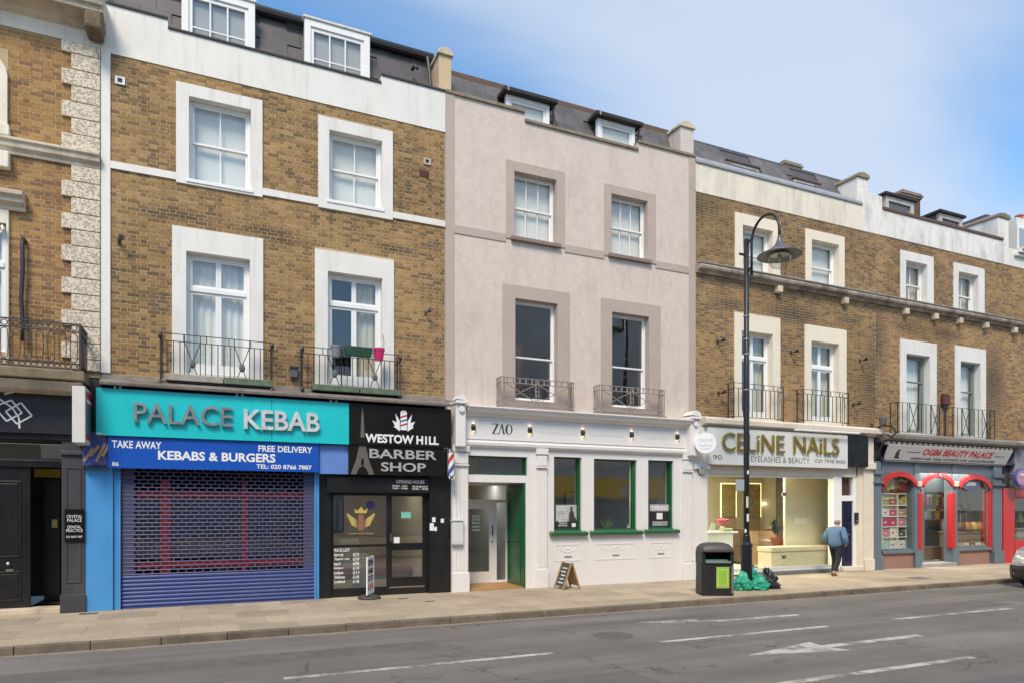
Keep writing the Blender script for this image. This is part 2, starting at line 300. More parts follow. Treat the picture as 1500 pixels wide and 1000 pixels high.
def brick_field(bld, m, x0, x1, z0, z1, holes, keep=300, yf=0.0, seed=1):
    rnd = random.Random(seed); L_, H_, D_, g = 0.2135, 0.065, 0.101, 0.0125
    single = []; rest = []
    n = int((z1 - z0) / 0.075)
    pitch = (z1 - z0) / n
    for r in range(n):
        za = z0 + r * pitch + g / 2; zb = za + pitch - g; zc = (za + zb) / 2
        cuts = sorted([(h[0], h[1]) for h in holes if h[2] - 0.02 < zc < h[3] + 0.02])
        segs = []; cur = x0
        for a, b in cuts:
            if a > cur: segs.append((cur, min(a, x1)))
            cur = max(cur, b)
        if cur < x1: segs.append((cur, x1))
        x = x0 - 0.4 + (0.169 if r % 2 else 0.0) + rnd.uniform(-.006, .006); k = 0
        while x < x1:
            ln = L_ if k % 2 == 0 else D_; k += 1
            for a, b in segs:
                p, q = max(x, a), min(x + ln, b)
                if q - p > 0.025:
                    pr = 0.0035 + rnd.uniform(-.002, .002); jz = rnd.uniform(-.0012, .0012)
                    (single if q - p > L_ - 1e-4 else rest).append((p, q, za + jz, zb + jz, pr))
            x += ln + g
    def size(b):
        v = Vector(((b[0] + b[1]) / 2, CAM_D, (b[2] + b[3]) / 2 - CAM_H)); return v.x * CC + v.y * SS
    def seen(b):
        v = ((b[0] + b[1]) / 2); t = v * CC + CAM_D * SS; u = (v * SS - CAM_D * CC) / t; w = 744 - (b[2] - CAM_H) / t * 1000
        return abs(u) < 0.75 and 0 < w < 1000
    single.sort(key=lambda b: (not seen(b), size(b)))
    rest += single[keep:]; single = single[:keep]
    tpl = MB().add([(0, -1, 0), (L_, -1, 0), (L_, -1, 1), (0, -1, 1), (0, 0, 0), (L_, 0, 0), (L_, 0, 1), (0, 0, 1)],
                   [(0, 1, 2, 3), (0, 4, 5, 1), (1, 5, 6, 2), (2, 6, 7, 3), (3, 7, 4, 0)]).mesh('brick', False)
    # unit mesh scaled to brick height and depth once, shared by every single brick
    for v in tpl.vertices: v.co = (v.co.x, v.co.y * 0.026, v.co.z * (pitch - g))
    tpl.materials.append(m)
    for b in single:
        o = bpy.data.objects.new('brick', tpl); COL.objects.link(o); o.parent = bld
        o.matrix_parent_inverse = Matrix.Translation(-ORG[bld.name]); o.location = (b[0], yf + 0.020 - b[4] + 0.006, b[2])
    mb = MB()
    for a, c, d, e, p in rest:
        mb.add([(a, yf - p, d), (c, yf - p, d), (c, yf - p, e), (a, yf - p, e), (a, yf + .02, d), (c, yf + .02, d), (c, yf + .02, e), (a, yf + .02, e)],
               [(0, 1, 2, 3), (0, 4, 5, 1), (1, 5, 6, 2), (2, 6, 7, 3), (3, 7, 4, 0)])
    tag(mb.build('bricks', m, bld, fix=False), kind='stuff')

def ring(mb, o, i, y0, y1, bottom=True):     # picture-frame of four boxes: outer rect o, inner rect i = (x0, x1, z0, z1)
    mb.box(o[0], i[0], y0, y1, o[2], o[3]); mb.box(i[1], o[1], y0, y1, o[2], o[3]); mb.box(i[0], i[1], y0, y1, i[3], o[3])
    if bottom and i[2] > o[2]: mb.box(i[0], i[1], y0, y1, o[2], i[2])
    return mb

def folds(x0, x1, z0, z1, y, amp=0.018, step=0.03, seed=0):
    rnd = random.Random(seed); b = MB(); n = max(3, int((x1 - x0) / step)); ph = rnd.random() * 6; pr = []
    for i in range(n + 1):
        x = x0 + (x1 - x0) * i / n; pr.append((x, y + amp * math.sin(ph + i * 1.3) + amp * .5 * math.sin(i * 0.47 + ph)))
    for i in range(n): b.quad((pr[i][0], pr[i][1], z0), (pr[i + 1][0], pr[i + 1][1], z0), (pr[i + 1][0], pr[i + 1][1], z1), (pr[i][0], pr[i][1], z1))
    return b

def room(bld, x0, x1, z0, z1, y0=0.301, d=2.0, m=None):
    a, b, c, e = x0 - .25, x1 + .25, z0 - .15, z1 + .15; y1 = y0 + d
    q = MB(); q.quad((a, y1, c), (b, y1, c), (b, y1, e), (a, y1, e)); q.quad((a, y0, c), (a, y1, c), (a, y1, e), (a, y0, e)); q.quad((b, y0, c), (b, y1, c), (b, y1, e), (b, y0, e))
    q.quad((a, y0, c), (b, y0, c), (b, y1, c), (a, y1, c)); q.quad((a, y0, e), (b, y0, e), (b, y1, e), (a, y1, e))
    return q.build('room', m or ROOM, bld, fix=False)

def pane(par, x0, x1, z0, z1, y, m=None):
    return box('pane', m or GLASS, par, x0, x1, y, y + 0.005, z0, z1)

def bars(mb, x0, x1, z0, z1, cols, rows, y, w=0.022, t=0.03):
    for i in range(1, cols): x = x0 + (x1 - x0) * i / cols; mb.box(x - w / 2, x + w / 2, y, y + t, z0, z1)
    for i in range(1, rows):
        z = z0 + (z1 - z0) * i / rows; xs = [x0] + [x0 + (x1 - x0) * k / cols for k in range(1, cols)] + [x1]
        for a, b in zip(xs[:-1], xs[1:]): mb.box(a + (w / 2 if a > x0 else 0), b - (w / 2 if b < x1 else 0), y + .002, y + t - .002, z - w / 2, z + w / 2)

def panes(par, x0, x1, z0, z1, cols, rows, y, m=None):
    for i in range(cols):
        for j in range(rows):
            a, b = x0 + (x1 - x0) * i / cols, x0 + (x1 - x0) * (i + 1) / cols; c, d = z0 + (z1 - z0) * j / rows, z0 + (z1 - z0) * (j + 1) / rows
            pane(par, a + .002, b - .002, c + .002, d - .002, y, m)

# a vertical sliding sash: frame (part) > sashes, panes, sill, curtain (sub-parts)
def sash_window(bld, o, cols=2, top_rows=1, bot_rows=1, y=0.12, m=None, glass=None, back='blind', mid=0.5, fw=0.055, sill=None, sillm=None, cseed=0, rm=True, rmat=None):
    m = m or WHITE2; x0, x1, z0, z1 = o
    fr = ring(MB(), o, (x0 + fw, x1 - fw, z0 + fw * .8, z1 - fw), y, y + .10).build('window', m, bld, .004)
    a, b, c, d = x0 + fw, x1 - fw, z0 + fw * .8, z1 - fw; zm = c + (d - c) * mid; s = .042
    up = ring(MB(), (a, b, zm - .02, d), (a + s, b - s, zm + .02, d - s), y + .02, y + .055)
    bars(up, a + s, b - s, zm + .02, d - s, cols, top_rows, y + .022); up.build('upper_sash', m, fr, .003)
    lo = ring(MB(), (a + .001, b - .001, c, zm + .015), (a + s, b - s, c + .06, zm - .025), y + .057, y + .092)
    bars(lo, a + s, b - s, c + .06, zm - .025, cols, bot_rows, y + .06); lo.build('lower_sash', m, fr, .003)
    panes(fr, a + s, b - s, zm + .02, d - s, cols, top_rows, y + .035, glass); panes(fr, a + s, b - s, c + .06, zm - .025, cols, bot_rows, y + .073, glass)
    if sill: box('sill', sillm or m, fr, x0 - sill, x1 + sill, -.06, y - .001, z0 - .07, z0 - .001, .006)
    if back == 'blind': box('blind', BLIND, fr, x0 + .03, x1 - .03, y + .16, y + .165, z0 + .03, z1)
    elif back == 'curtain': folds(x0 + .02, x1 - .02, z0, z1, y + .2, seed=cseed).build('curtain', CURT, fr, fix=False, smooth=True)
    elif back == 'half':
        w = (x1 - x0) * .4
        folds(x0 + .02, x0 + w, z0, z1, y + .2, seed=cseed).build('curtain', CURT, fr, fix=False, smooth=True); folds(x1 - w, x1, z0, z1, y + .2, seed=cseed + 1).build('curtain', CURT2, fr, fix=False, smooth=True)
    if rm: room(bld, x0, x1, z0, z1, m=rmat)
    return fr

# tall french window: two lights over a pair of glazed doors
def french_window(bld, o, zt, y=0.12, m=None, fw=0.06, back=('curtain', 'curtain'), glass=None, cseed=0, top=2, rm=True):
    m = m or WHITE2; x0, x1, z0, z1 = o; xm = (x0 + x1) / 2
    f = ring(MB(), o, (x0 + fw, x1 - fw, z0 + .04, z1 - fw), y, y + .10); f.box(x0 + fw, x1 - fw, y - .012, y + .10, zt - .045, zt + .045)
    fr = f.build('window', m, bld, .004); a, b = x0 + fw, x1 - fw
    for k in range(top):
        p, q = a + (b - a) * k / top, a + (b - a) * (k + 1) / top
        ring(MB(), (p + .001, q - .001, zt + .045, z1 - fw), (p + .05, q - .05, zt + .09, z1 - fw - .045), y + .02, y + .07).build('light', m, fr, .003)
        pane(fr, p + .05, q - .05, zt + .09, z1 - fw - .045, y + .04, glass)
    for k in (0, 1):
        p, q = (a, xm) if k == 0 else (xm, b)
        ring(MB(), (p + .001, q - .001, z0 + .04, zt - .045), (p + .055, q - .055, z0 + .22, zt - .10), y + .02, y + .07).build('door_leaf', m, fr, .003)
        pane(fr, p + .055, q - .055, z0 + .22, zt - .10, y + .04, glass)
        bk = back[k]
        if bk: folds(p - .02, q + .02, z0, z1, y + .2, seed=cseed + k).build('curtain', CURT if bk == 'curtain' else CURT2, fr, fix=False, smooth=True)
    if rm: room(bld, x0, x1, z0, z1)
    return fr

# text as solid mesh letters; fits the box x0..x1, z0..z1 on plane y (front face at y)
def text_mb(s, bold=0.0, shear=0.0, res=3, spacing=1.0):
    c = bpy.data.curves.new('t', 'FONT'); c.body = s; c.size = 1; c.resolution_u = res; c.offset = bold; c.shear = shear; c.space_character = spacing; c.extrude = 0.0; c.align_x = 'CENTER'
    c.extrude = 0.02
    o = bpy.data.objects.new('t', c); COL.objects.link(o)
    me = bpy.data.meshes.new_from_object(o.evaluated_get(bpy.context.evaluated_depsgraph_get()))
    vs = [v.co.copy() for v in me.vertices]; fs = [tuple(p.vertices) for p in me.polygons]
    bpy.data.objects.remove(o); bpy.data.meshes.remove(me); bpy.data.curves.remove(c)
    return vs, fs
def lettering(par, s, m, x0, x1, z0, z1, y, depth=0.004, bold=0.012, shear=0.0, name='lettering', split=False, M=None, spacing=1.0):
    vs, fs = text_mb(s, bold, shear, spacing=spacing)
    ax, bx_ = min(v.x for v in vs), max(v.x for v in vs); az, bz = min(v.y for v in vs), max(v.y for v in vs)
    def f(v):
        p = Vector((x0 + (v.x - ax) / (bx_ - ax) * (x1 - x0), y + depth * (0.5 - v.z / 0.04), z0 + (v.y - az) / (bz - az) * (z1 - z0)))
        return M @ p if M else p
    pv = [f(v) for v in vs]
    if not split: return MB().add(pv, fs).build(name, m, par, fix=False)
    # islands, merged where they share columns (dot of an i)
    root = list(range(len(pv)))
    def find(i):
        while root[i] != i: root[i] = root[root[i]]; i = root[i]
        return i
    key = {}
    for i, v in enumerate(vs):
        k = (round(v.x, 4), round(v.y, 4))
        if k in key: root[find(i)] = find(key[k])
        else: key[k] = i
    for p in fs:
        for k in p[1:]: root[find(p[0])] = find(k)
    isl = {}
    for i, p in enumerate(fs): isl.setdefault(find(p[0]), []).append(p)
    groups = []
    for k, ps in isl.items():
        lo = min(vs[i].x for p in ps for i in p); hi = max(vs[i].x for p in ps for i in p); groups.append([lo, hi, ps])
    groups.sort(); merged = []
    for g in groups:
        if merged and g[0] < merged[-1][1] - 0.25 * (g[1] - g[0]): merged[-1][1] = max(merged[-1][1], g[1]); merged[-1][2] = merged[-1][2] + g[2]
        else: merged.append(g)
    for lo, hi, ps in merged:
        used = sorted({i for p in ps for i in p}); ix = {i: k for k, i in enumerate(used)}
        MB().add([pv[i] for i in used], [tuple(ix[i] for i in p) for p in ps]).build('letter', m, par, fix=False)
def strokes(par, m, polys, x0, x1, z0, z1, y, depth=0.004, name='emblem'):   # polygons given in a 0..1 box
    b = MB()
    for p in polys: b.prism([(x0 + u * (x1 - x0), z0 + v * (z1 - z0)) for u, v in p], y, y + depth)
    return b.build(name, m, par)
def circle(cx, cz, r, n=20, a0=0, a1=360, rz=None): return [(cx + r * math.cos(R(a0 + (a1 - a0) * k / n)), cz + (rz or r) * math.sin(R(a0 + (a1 - a0) * k / n))) for k in range(n)]
# ================================================================ ground, road, pavements
GROUND = mat('ground_earth', (0.14, 0.13, 0.11), 0.95, var=0.2, scale=0.5)
def asphalt():
    m = bpy.data.materials.new('asphalt'); m.use_nodes = True; t = m.node_tree; n = t.nodes; l = t.links; b = n['Principled BSDF']; b.inputs['Roughness'].default_value = .85
    g = n.new('ShaderNodeNewGeometry')
    def nz(scale, sc=(1, 1, 1), det=6, rough=.6):
        mp_ = n.new('ShaderNodeMapping'); mp_.inputs['Scale'].default_value = sc; l.new(g.outputs['Position'], mp_.inputs[0]); z = n.new('ShaderNodeTexNoise'); z.inputs['Scale'].default_value = scale; z.inputs['Detail'].default_value = det; z.inputs['Roughness'].default_value = rough; l.new(mp_.outputs[0], z.inputs['Vector']); return z
    def rng(src, a, b_, c, d): r = n.new('ShaderNodeMapRange'); r.inputs[1].default_value = a; r.inputs[2].default_value = b_; r.inputs[3].default_value = c; r.inputs[4].default_value = d; l.new(src, r.inputs[0]); return r.outputs[0]
    def mul(a, b_): q = n.new('ShaderNodeMath'); q.operation = 'MULTIPLY'; l.new(a, q.inputs[0]); l.new(b_, q.inputs[1]); return q.outputs[0]
    v = rng(nz(.5).outputs[0], .3, .7, .84, 1.16); v = mul(v, rng(nz(1.1, (.10, 1.3, 1)).outputs[0], .3, .7, .72, 1.28)); sp = nz(160, det=3, rough=.8); v = mul(v, rng(sp.outputs[0], .3, .7, .70, 1.32)); v = mul(v, rng(nz(3.5, det=9, rough=.75).outputs[0], .62, .75, 1.0, .62))
    vo = n.new('ShaderNodeTexVoronoi'); vo.feature = 'DISTANCE_TO_EDGE'; vo.inputs['Scale'].default_value = .55; ds = n.new('ShaderNodeVectorMath'); ds.operation = 'ADD'; wz = nz(2.0, det=5); l.new(g.outputs['Position'], ds.inputs[0]); l.new(wz.outputs[1], ds.inputs[1]); l.new(ds.outputs[0], vo.inputs['Vector'])
    ck = rng(vo.outputs[0], .004, .010, .45, 1.0); mk = rng(nz(.35, det=2).outputs[0], .50, .56, 0, 1)
    cm = n.new('ShaderNodeMix'); cm.data_type = 'FLOAT'; l.new(mk, cm.inputs[0]); cm.inputs[2].default_value = 1; l.new(ck, cm.inputs[3]); v = mul(v, cm.outputs[0])
    sc_ = n.new('ShaderNodeVectorMath'); sc_.operation = 'SCALE'; sc_.inputs[0].default_value = (.152, .140, .129); l.new(v, sc_.inputs['Scale']); l.new(sc_.outputs[0], b.inputs['Base Color'])
    bp = n.new('ShaderNodeBump'); bp.inputs['Strength'].default_value = .6; bp.inputs['Distance'].default_value = .008; l.new(sp.outputs[0], bp.inputs['Height']); l.new(bp.outputs[0], b.inputs['Normal']); return m
ASPH = asphalt()
PAVE = mat('paving_slab', (0.40, 0.325, 0.235), 0.85, var=0.12, scale=1.1, bump=0.25, bscale=140, dirt=0.45, dcol=(0.22, 0.19, 0.15), dlow=0.46, dhi=0.72, streak=1.0)
JOINT = mat('slab_joint', (0.25, 0.215, 0.17), 0.95, var=0.2)
KERB = mat('granite_kerb', (0.19, 0.155, 0.115), 0.85, var=0.3, scale=6, bump=0.5, bscale=90, dirt=0.75, dcol=(0.075, 0.065, 0.05), dlow=0.42, dhi=0.66, streak=1.0)
PAINT = mat('worn_road_paint', (0.46, 0.44, 0.40), 0.75, var=0.22, scale=9, dirt=0.95, dcol=(0.14, 0.13, 0.122), dlow=0.46, dhi=0.60, streak=1.0)
def gum(m):     # trodden gum and spots on the paving
    t = m.node_tree; n = t.nodes; l = t.links; b = n['Principled BSDF']; src = b.inputs['Base Color'].links[0].from_socket; g = n.new('ShaderNodeNewGeometry')
    v = n.new('ShaderNodeTexVoronoi'); v.inputs['Scale'].default_value = 3.2; l.new(g.outputs['Position'], v.inputs['Vector']); r = n.new('ShaderNodeMapRange'); r.inputs[1].default_value = .055; r.inputs[2].default_value = .075; r.inputs[3].default_value = .6; r.inputs[4].default_value = 0; l.new(v.outputs['Distance'], r.inputs[0])
    mx = n.new('ShaderNodeMix'); mx.data_type = 'RGBA'; l.new(r.outputs[0], mx.inputs[0]); l.new(src, mx.inputs[6]); mx.inputs[7].default_value = (.13, .115, .10, 1); l.new(mx.outputs[2], b.inputs['Base Color'])
def slab_variation(m):     # every slab its own tone
    t = m.node_tree; b = t.nodes['Principled BSDF']; src = b.inputs['Base Color'].links[0].from_socket
    oi = t.nodes.new('ShaderNodeObjectInfo'); mr = t.nodes.new('ShaderNodeMapRange'); mr.inputs[3].default_value = 0.82; mr.inputs[4].default_value = 1.10; t.links.new(oi.outputs['Random'], mr.inputs[0])
    v = t.nodes.new('ShaderNodeVectorMath'); v.operation = 'SCALE'; t.links.new(src, v.inputs[0]); t.links.new(mr.outputs[0], v.inputs['Scale']); t.links.new(v.outputs[0], b.inputs['Base Color'])
gum(PAVE)
for m_ in (PAVE, KERB, SLATE, SLATE2): slab_variation(m_)

tag(MB().box(-700, 700, -700, 700, -0.6, -0.30).build('ground', GROUND), kind='structure')
RZ, KY, OKY = -0.12, -3.50, -12.6
road = tag(MB().box(-120, 140, OKY, KY, -0.295, RZ).build('road', ASPH), kind='structure')
def strip(name, pts):
    return MB().flat(pts, RZ + .001, RZ + .005).build(name, PAINT, road)
for a, b in ((-9.9, -6.4), (-4.6, -1.1), (.85, 4.48), (6.35, 9.85), (11.63, 15.05), (17.0, 20.4), (22.4, 25.8), (27.8, 31.2)):
    strip('lane_dash', [(a, -6.43), (b, -6.46), (b, -6.35), (a, -6.32)])
for a, b in ((-10.0, -6.6), (-4.7, -1.3), (.7, 4.1), (6.0, 9.64), (11.6, 15.1), (17, 20.5)):
    strip('lane_dash', [(a, -9.07), (b, -9.07), (b, -8.95), (a, -8.95)])
PATCH = mat('tarmac_patch', (.122, .113, .105), .85, var=.25, scale=4, bump=.5, bscale=140)
for pts in ([(-6, -5.35), (3.2, -5.45), (3.2, -4.85), (-6, -4.75)], [(12.4, -6.2), (15.8, -6.1), (15.7, -5.3), (12.5, -5.35)], [(2.2, -8.6), (4.9, -8.55), (4.9, -7.7), (2.3, -7.75)], [(16.5, -4.6), (24, -4.65), (24, -4.2), (16.5, -4.15)]):
    MB().flat(pts, RZ - .01, RZ + .0008).build('tarmac_patch', PATCH, road)
for gx_, gy_, r_ in ((6.0, -5.6, .33), (13.6, -7.9, .32), (-.4, -7.2, .30)):
    MB().lathe([(.001, -.02), (r_, -.02), (r_, .003), (r_ - .03, .0032), (r_ - .035, .001), (.001, .002)], (gx_, gy_, RZ), 28).build('manhole_cover', mat('cast_iron_cover', (.10, .095, .09), .6, var=.35, scale=40, bump=.8, bscale=70), road)
strip('road_arrow', [(6.92, -7.65), (8.50, -8.00), (8.38, -7.72), (10.54, -7.73), (10.54, -7.56), (8.38, -7.57), (8.45, -7.30)])
strip('road_arrow', [(7.09, -4.74), (7.75, -5.16), (7.86, -5.09), (8.6, -5.26), (10.41, -5.31), (10.41, -5.18), (8.7, -5.12), (8.2, -4.98), (8.31, -4.84)])
GRIT = mat('kerbside_grit', (0.24, 0.21, 0.17), 0.95, var=0.3, scale=9, bump=0.5, bscale=90)
_p = [(-20 + i * .35, KY - .10 - .09 * random.random()) for i in range(160)]
tag(MB().flat([(-20, KY)] + _p + [(35.6, KY)], RZ + .001, RZ + .004).build('gutter_grit', GRIT, road), kind='stuff')

pav = tag(MB().box(-120, 140, KY + .13, 0.9, -0.295, -0.006).build('pavement', JOINT), kind='structure')
kb = MB().box(0.004, 0.911, 0, 0.126, -0.28, 0.0); kme = kb.mesh('kerbstone'); kme.materials.append(KERB)
for i in range(64):
    o = link('kerbstone', kme, None, pav, bevel=.014); o.location = (-18 + i * .915, KY + random.uniform(-.006, .006), random.uniform(-.006, .004)); o.rotation_euler = (random.uniform(-.01, .01), 0, random.uniform(-.004, .004))
sme = {}
row_y = [(-3.366, .60), (-2.763, .75), (-2.01, .75), (-1.257, .75), (-.504, .62)]
cnt = 0
for r, (y0, d) in enumerate(row_y):
    me = MB().box(.002, .898, 0, d - .004, -.05, 0).mesh('paving_slab'); me.materials.append(PAVE); sme[r] = me
    for i in range(52):
        o = link('paving_slab', me, None, pav, bevel=0); o.location = (-13 + i * .90 + (.45 if r % 2 else 0), y0, random.uniform(-.002, .002)); cnt += 1
# pavement on the far side of the road, under and behind the camera
tag(MB().box(-120, 140, -17.0, OKY - .13, -0.295, -0.002).build('far_pavement', PAVE), kind='structure')
tag(MB().box(-120, 140, OKY - .128, OKY, -0.295, 0.0).build('far_kerb', KERB, None, .01), kind='structure')
# iron covers let into the paving
for px, py, w, d in ((130, 898, .3, .2), (590, 876, .22, .16), (630, 880, .2, .14), (1345, 846, .55, .45)):
    gx, gy = G(px, py); box('access_cover', mat('cast_iron_cover', (.13, .12, .11), .7, var=.3, scale=30, bump=.6, bscale=60), pav, gx - w / 2, gx + w / 2, gy - d / 2, gy + d / 2, -.02, .004)

# ================================================================ the terrace, upper storeys
BM_A = brick_mat('stock_brick_orange', [(0, (0.383, 0.222, 0.084)), (.3, (0.344, 0.191, 0.070)), (.6, (0.284, 0.157, 0.066)), (.85, (0.225, 0.121, 0.057)), (1, (0.182, 0.107, 0.058))], .7, 3.0)
BM_B = brick_mat('stock_brick_ochre', [(0, (0.394, 0.252, 0.110)), (.3, (0.339, 0.206, 0.086)), (.6, (0.275, 0.166, 0.074)), (.85, (0.207, 0.129, 0.066)), (1, (0.156, 0.104, 0.059))], .8, 7.0, spots=[(X(225), Z(225, 312), 0.35, 0.1), (X(262), Z(262, 316), 0.6, 0.12), (X(390), Z(390, 340), 0.7, 0.12), (X(580), Z(580, 365), 0.55, 0.1), (X(410), Z(410, 352), 0.5, 0.09), (X(250), Z(250, 575), 0.5, 0.2)])
BM_D = brick_mat('stock_brick_brown', [(0, (0.344, 0.221, 0.099)), (.3, (0.295, 0.183, 0.084)), (.6, (0.241, 0.149, 0.075)), (.85, (0.182, 0.115, 0.069)), (1, (0.144, 0.098, 0.067))], .8, 12.0, spots=[(X(1065), Z(1065, 446), 0.6, 0.22), (X(1160), Z(1160, 460), 1, 0.28), (X(1245), Z(1245, 470), 0.5, 0.12), (X(1030), Z(1030, 300), 0.7, 0.4), (X(1280), Z(1280, 560), 0.6, 1.2)])
ZP, ZS = 10.58, 8.53

def slates(bld, x0, x1, z0, z1, ya, yb, m, w=0.5, g=0.28, holes=()):
    n = max(1, round((z1 - z0) / g)); k = math.atan2(yb - ya, z1 - z0); hh = math.hypot(yb - ya, z1 - z0) / n
    cols = max(1, round((x1 - x0) / w)); cw = (x1 - x0) / cols
    me = MB().box(.003, cw - .003, -.008, .004, -.03, hh - .002).mesh('slate'); me.materials.append(m)
    mh = MB().box(.003, cw / 2 - .003, -.008, .004, -.03, hh - .002).mesh('slate'); mh.materials.append(m)
    for r in range(n):
        f = r / n
        for c in range(cols + (1 if r % 2 else 0)):
            x = x0 + (c - (.5 if r % 2 else 0)) * cw; use = me
            if r % 2 and c == 0: x = x0; use = mh
            elif r % 2 and c == cols: use = mh
            xc = x + (cw / 4 if use is mh else cw / 2)
            if any(a < xc < b for a, b in holes): continue
            o = link('slate', use, None, bld); o.location = (x, ya + (yb - ya) * f - .004, z0 + (z1 - z0) * f); o.rotation_euler = (-k + random.uniform(.01, .03), 0, 0)
    MB().add([(x0, ya + .012, z0), (x1, ya + .012, z0), (x1, yb + .012, z1), (x0, yb + .012, z1)], [(0, 1, 2, 3)]).build('roof_slope', SLATE, bld, fix=False)
def roof_deck(bld, x0, x1, y0, z, m=None, y1=7.0):
    box('roof_deck', m or LEAD, bld, x0, x1, y0, y1, z - .12, z)
def party_wall(bld, x0, x1, y0, y1, z0, z1, m, cap=COPING, rise=0.0):
    MB().add([(x0, y0, z0), (x1, y0, z0), (x1, y1, z0), (x0, y1, z0), (x0, y0, z1), (x1, y0, z1), (x1, y1, z1 + rise), (x0, y1, z1 + rise)], [(0, 3, 2, 1), (4, 5, 6, 7), (0, 1, 5, 4), (1, 2, 6, 5), (2, 3, 7, 6), (3, 0, 4, 7)]).build('party_wall', m, bld, .01)
    c = MB(); a, b, q = x0 - .04, x1 + .04, .05; xm = (a + b) / 2
    prof = [(a, 0), (b, 0), (b, .06), (b - .06, .13), (xm, .17), (a + .06, .13), (a, .06)]
    n = len(prof); vs = [(x, y0 - q, z1 + z + .001) for x, z in prof] + [(x, y1, z1 + rise + z + .001) for x, z in prof]
    c.add(vs, [tuple(range(n)), tuple(range(2 * n - 1, n - 1, -1))] + [(i, i + n, (i + 1) % n + n, (i + 1) % n) for i in range(n)]).build('coping', cap, bld, .01)
def stepped(bld, m, x0, x1, zb, steps, y0, y1, cap, capt=.05, co=.03):
    # steps: list of (xa, xb, ztop)
    poly = [(x0, zb), (x1, zb)]
    for a, b, z in reversed(steps): poly += [(b, z), (a, z)]
    MB().prism(poly, y0, y1).build('parapet', m, bld)
    for a, b, z in steps: box('coping', cap, bld, a, b, y0 - co, y1 + co, z + .001, z + capt, .006)
def opening(pxl, pyt, pxr, pyb, y=0.0, ref=None):
    r = ref if ref is not None else pxl
    return (X(pxl, y), X(pxr, y), Z(r, pyb, y), Z(pxl, pyt, y))

# ---------------------------------------------------------------- building A (number 88, far left)
bA = thing('corner_terrace_house', 'orange brick house with pale vermiculated quoins and iron balcony, at far left', 'building', (-5.5, 2, 0))
xA0, xA1 = -9.5, X(147.5)
xq, xqn = X(90.5), X(105)
wA1 = (-4.62, X(0), 8.62, 10.05); wA2 = (-4.75, X(10), 4.75, 7.05)
wall_mb(xA0, xA1 - .002, 4.4, 10.62, 0, .3, [(wA1[0] - .0, wA1[1], wA1[2], wA1[3]), wA2]).build('wall', MORTAR, bA, fix=False)
brick_field(bA, BM_A, xA0, xqn, 4.6, 10.6, [(-4.75, X(12), 8.6, 10.2), (-4.95, X(14.5), 4.4, 7.35)], seed=4)
box('frieze', CREAM, bA, xA0, xA1 - .003, -.03, .3, 10.625, 10.90, .004)
MB().along_x([(.28, 10.88), (-.02, 10.88), (-.12, 10.93), (-.14, 10.98), (-.46, 11.03), (-.47, 11.12), (-.52, 11.13), (-.54, 11.20), (-.60, 11.27), (-.62, 11.36), (-.58, 11.40), (.28, 11.48)], xA0, X(150, -.6)).build('cornice', STONE, bA, .012)
MB().box(X(122, -.55), X(148, -.55), -.50, -.03, 10.70, 11.02).build('cornice_bracket', mat('sooty_stone', (.16, .12, .075), .9, var=.5, scale=9, bump=.7, bscale=30), bA, .05)
box('blocking_course', CREAM, bA, xA0, xA1 - .004, -.02, .3, 11.481, 12.3)
def verm():
    m = bpy.data.materials.new('vermiculated_stone'); m.use_nodes = True; t = m.node_tree; n = t.nodes; l = t.links; b = n['Principled BSDF']; b.inputs['Roughness'].default_value = .8
    g = n.new('ShaderNodeNewGeometry'); v = n.new('ShaderNodeTexNoise'); v.inputs['Scale'].default_value = 24; v.inputs['Detail'].default_value = 2.0; v.inputs['Distortion'].default_value = .9; l.new(g.outputs['Position'], v.inputs['Vector'])
    cr = n.new('ShaderNodeValToRGB'); cr.color_ramp.elements[0].position = .40; cr.color_ramp.elements[0].color = (.44, .36, .265, 1); cr.color_ramp.elements[1].position = .50; cr.color_ramp.elements[1].color = (.69, .605, .475, 1); l.new(v.outputs[0], cr.inputs[0]); l.new(cr.outputs[0], b.inputs['Base Color'])
    bp = n.new('ShaderNodeBump'); bp.inputs['Strength'].default_value = 1; bp.inputs['Distance'].default_value = .03; l.new(cr.outputs[0], bp.inputs['Height']); l.new(bp.outputs[0], b.inputs['Normal']); return m
VERM = verm()
def block(x0, x1, z0, z1): box('quoin', VERM, bA, x0, x1, -.055, .0, z0 + .006, z1 - .006, .012)
zt = 10.62
block(xq, xA1 - .002, 10.40, zt); z = 10.40; wide = False
while z > 4.55:
    h = .30
    if z - h < 8.62 and z > 8.62: h = z - 8.61
    if 8.325 < z < 8.62: z = 8.32; continue
    zb = max(z - h, 4.5)
    block(xq if wide else xqn, xA1 - .002, zb, z); wide = not wide; z = zb
MB().along_x([(.0, 8.32), (-.05, 8.32), (-.06, 8.38), (-.12, 8.43), (-.13, 8.50), (-.17, 8.54), (-.17, 8.585), (-.0, 8.61)], xA0, xA1 - .004).build('string_course', STONE, bA, .006)
# second-floor arched window surround and its base block
o_ = [(-4.75, 8.62), (-4.75, 9.75)] + [(-4.01 - .74 * math.cos(R(a)), 9.72 + .50 * math.sin(R(a))) for a in range(0, 181, 15)] + [(X(12), 8.62)]
i_ = [(X(3), 8.62)] + [(-4.01 + .56 * math.cos(R(a)), 9.66 + .40 * math.sin(R(a))) for a in range(0, 181, 15)] + [(-4.60, 8.62)]
MB().prism(o_ + i_, -.07, .12).build('window_surround', CREAM, bA, .006)
box('window_base', CREAM, bA, -4.85, X(16), -.14, -.001, 8.611, 8.80, .01); box('console', CREAM, bA, X(-12), X(14, -.1), -.16, -.001, 8.02, 8.318, .02)
sash_window(bA, wA1, cols=2, y=.13, back='curtain', m=WHITE2)
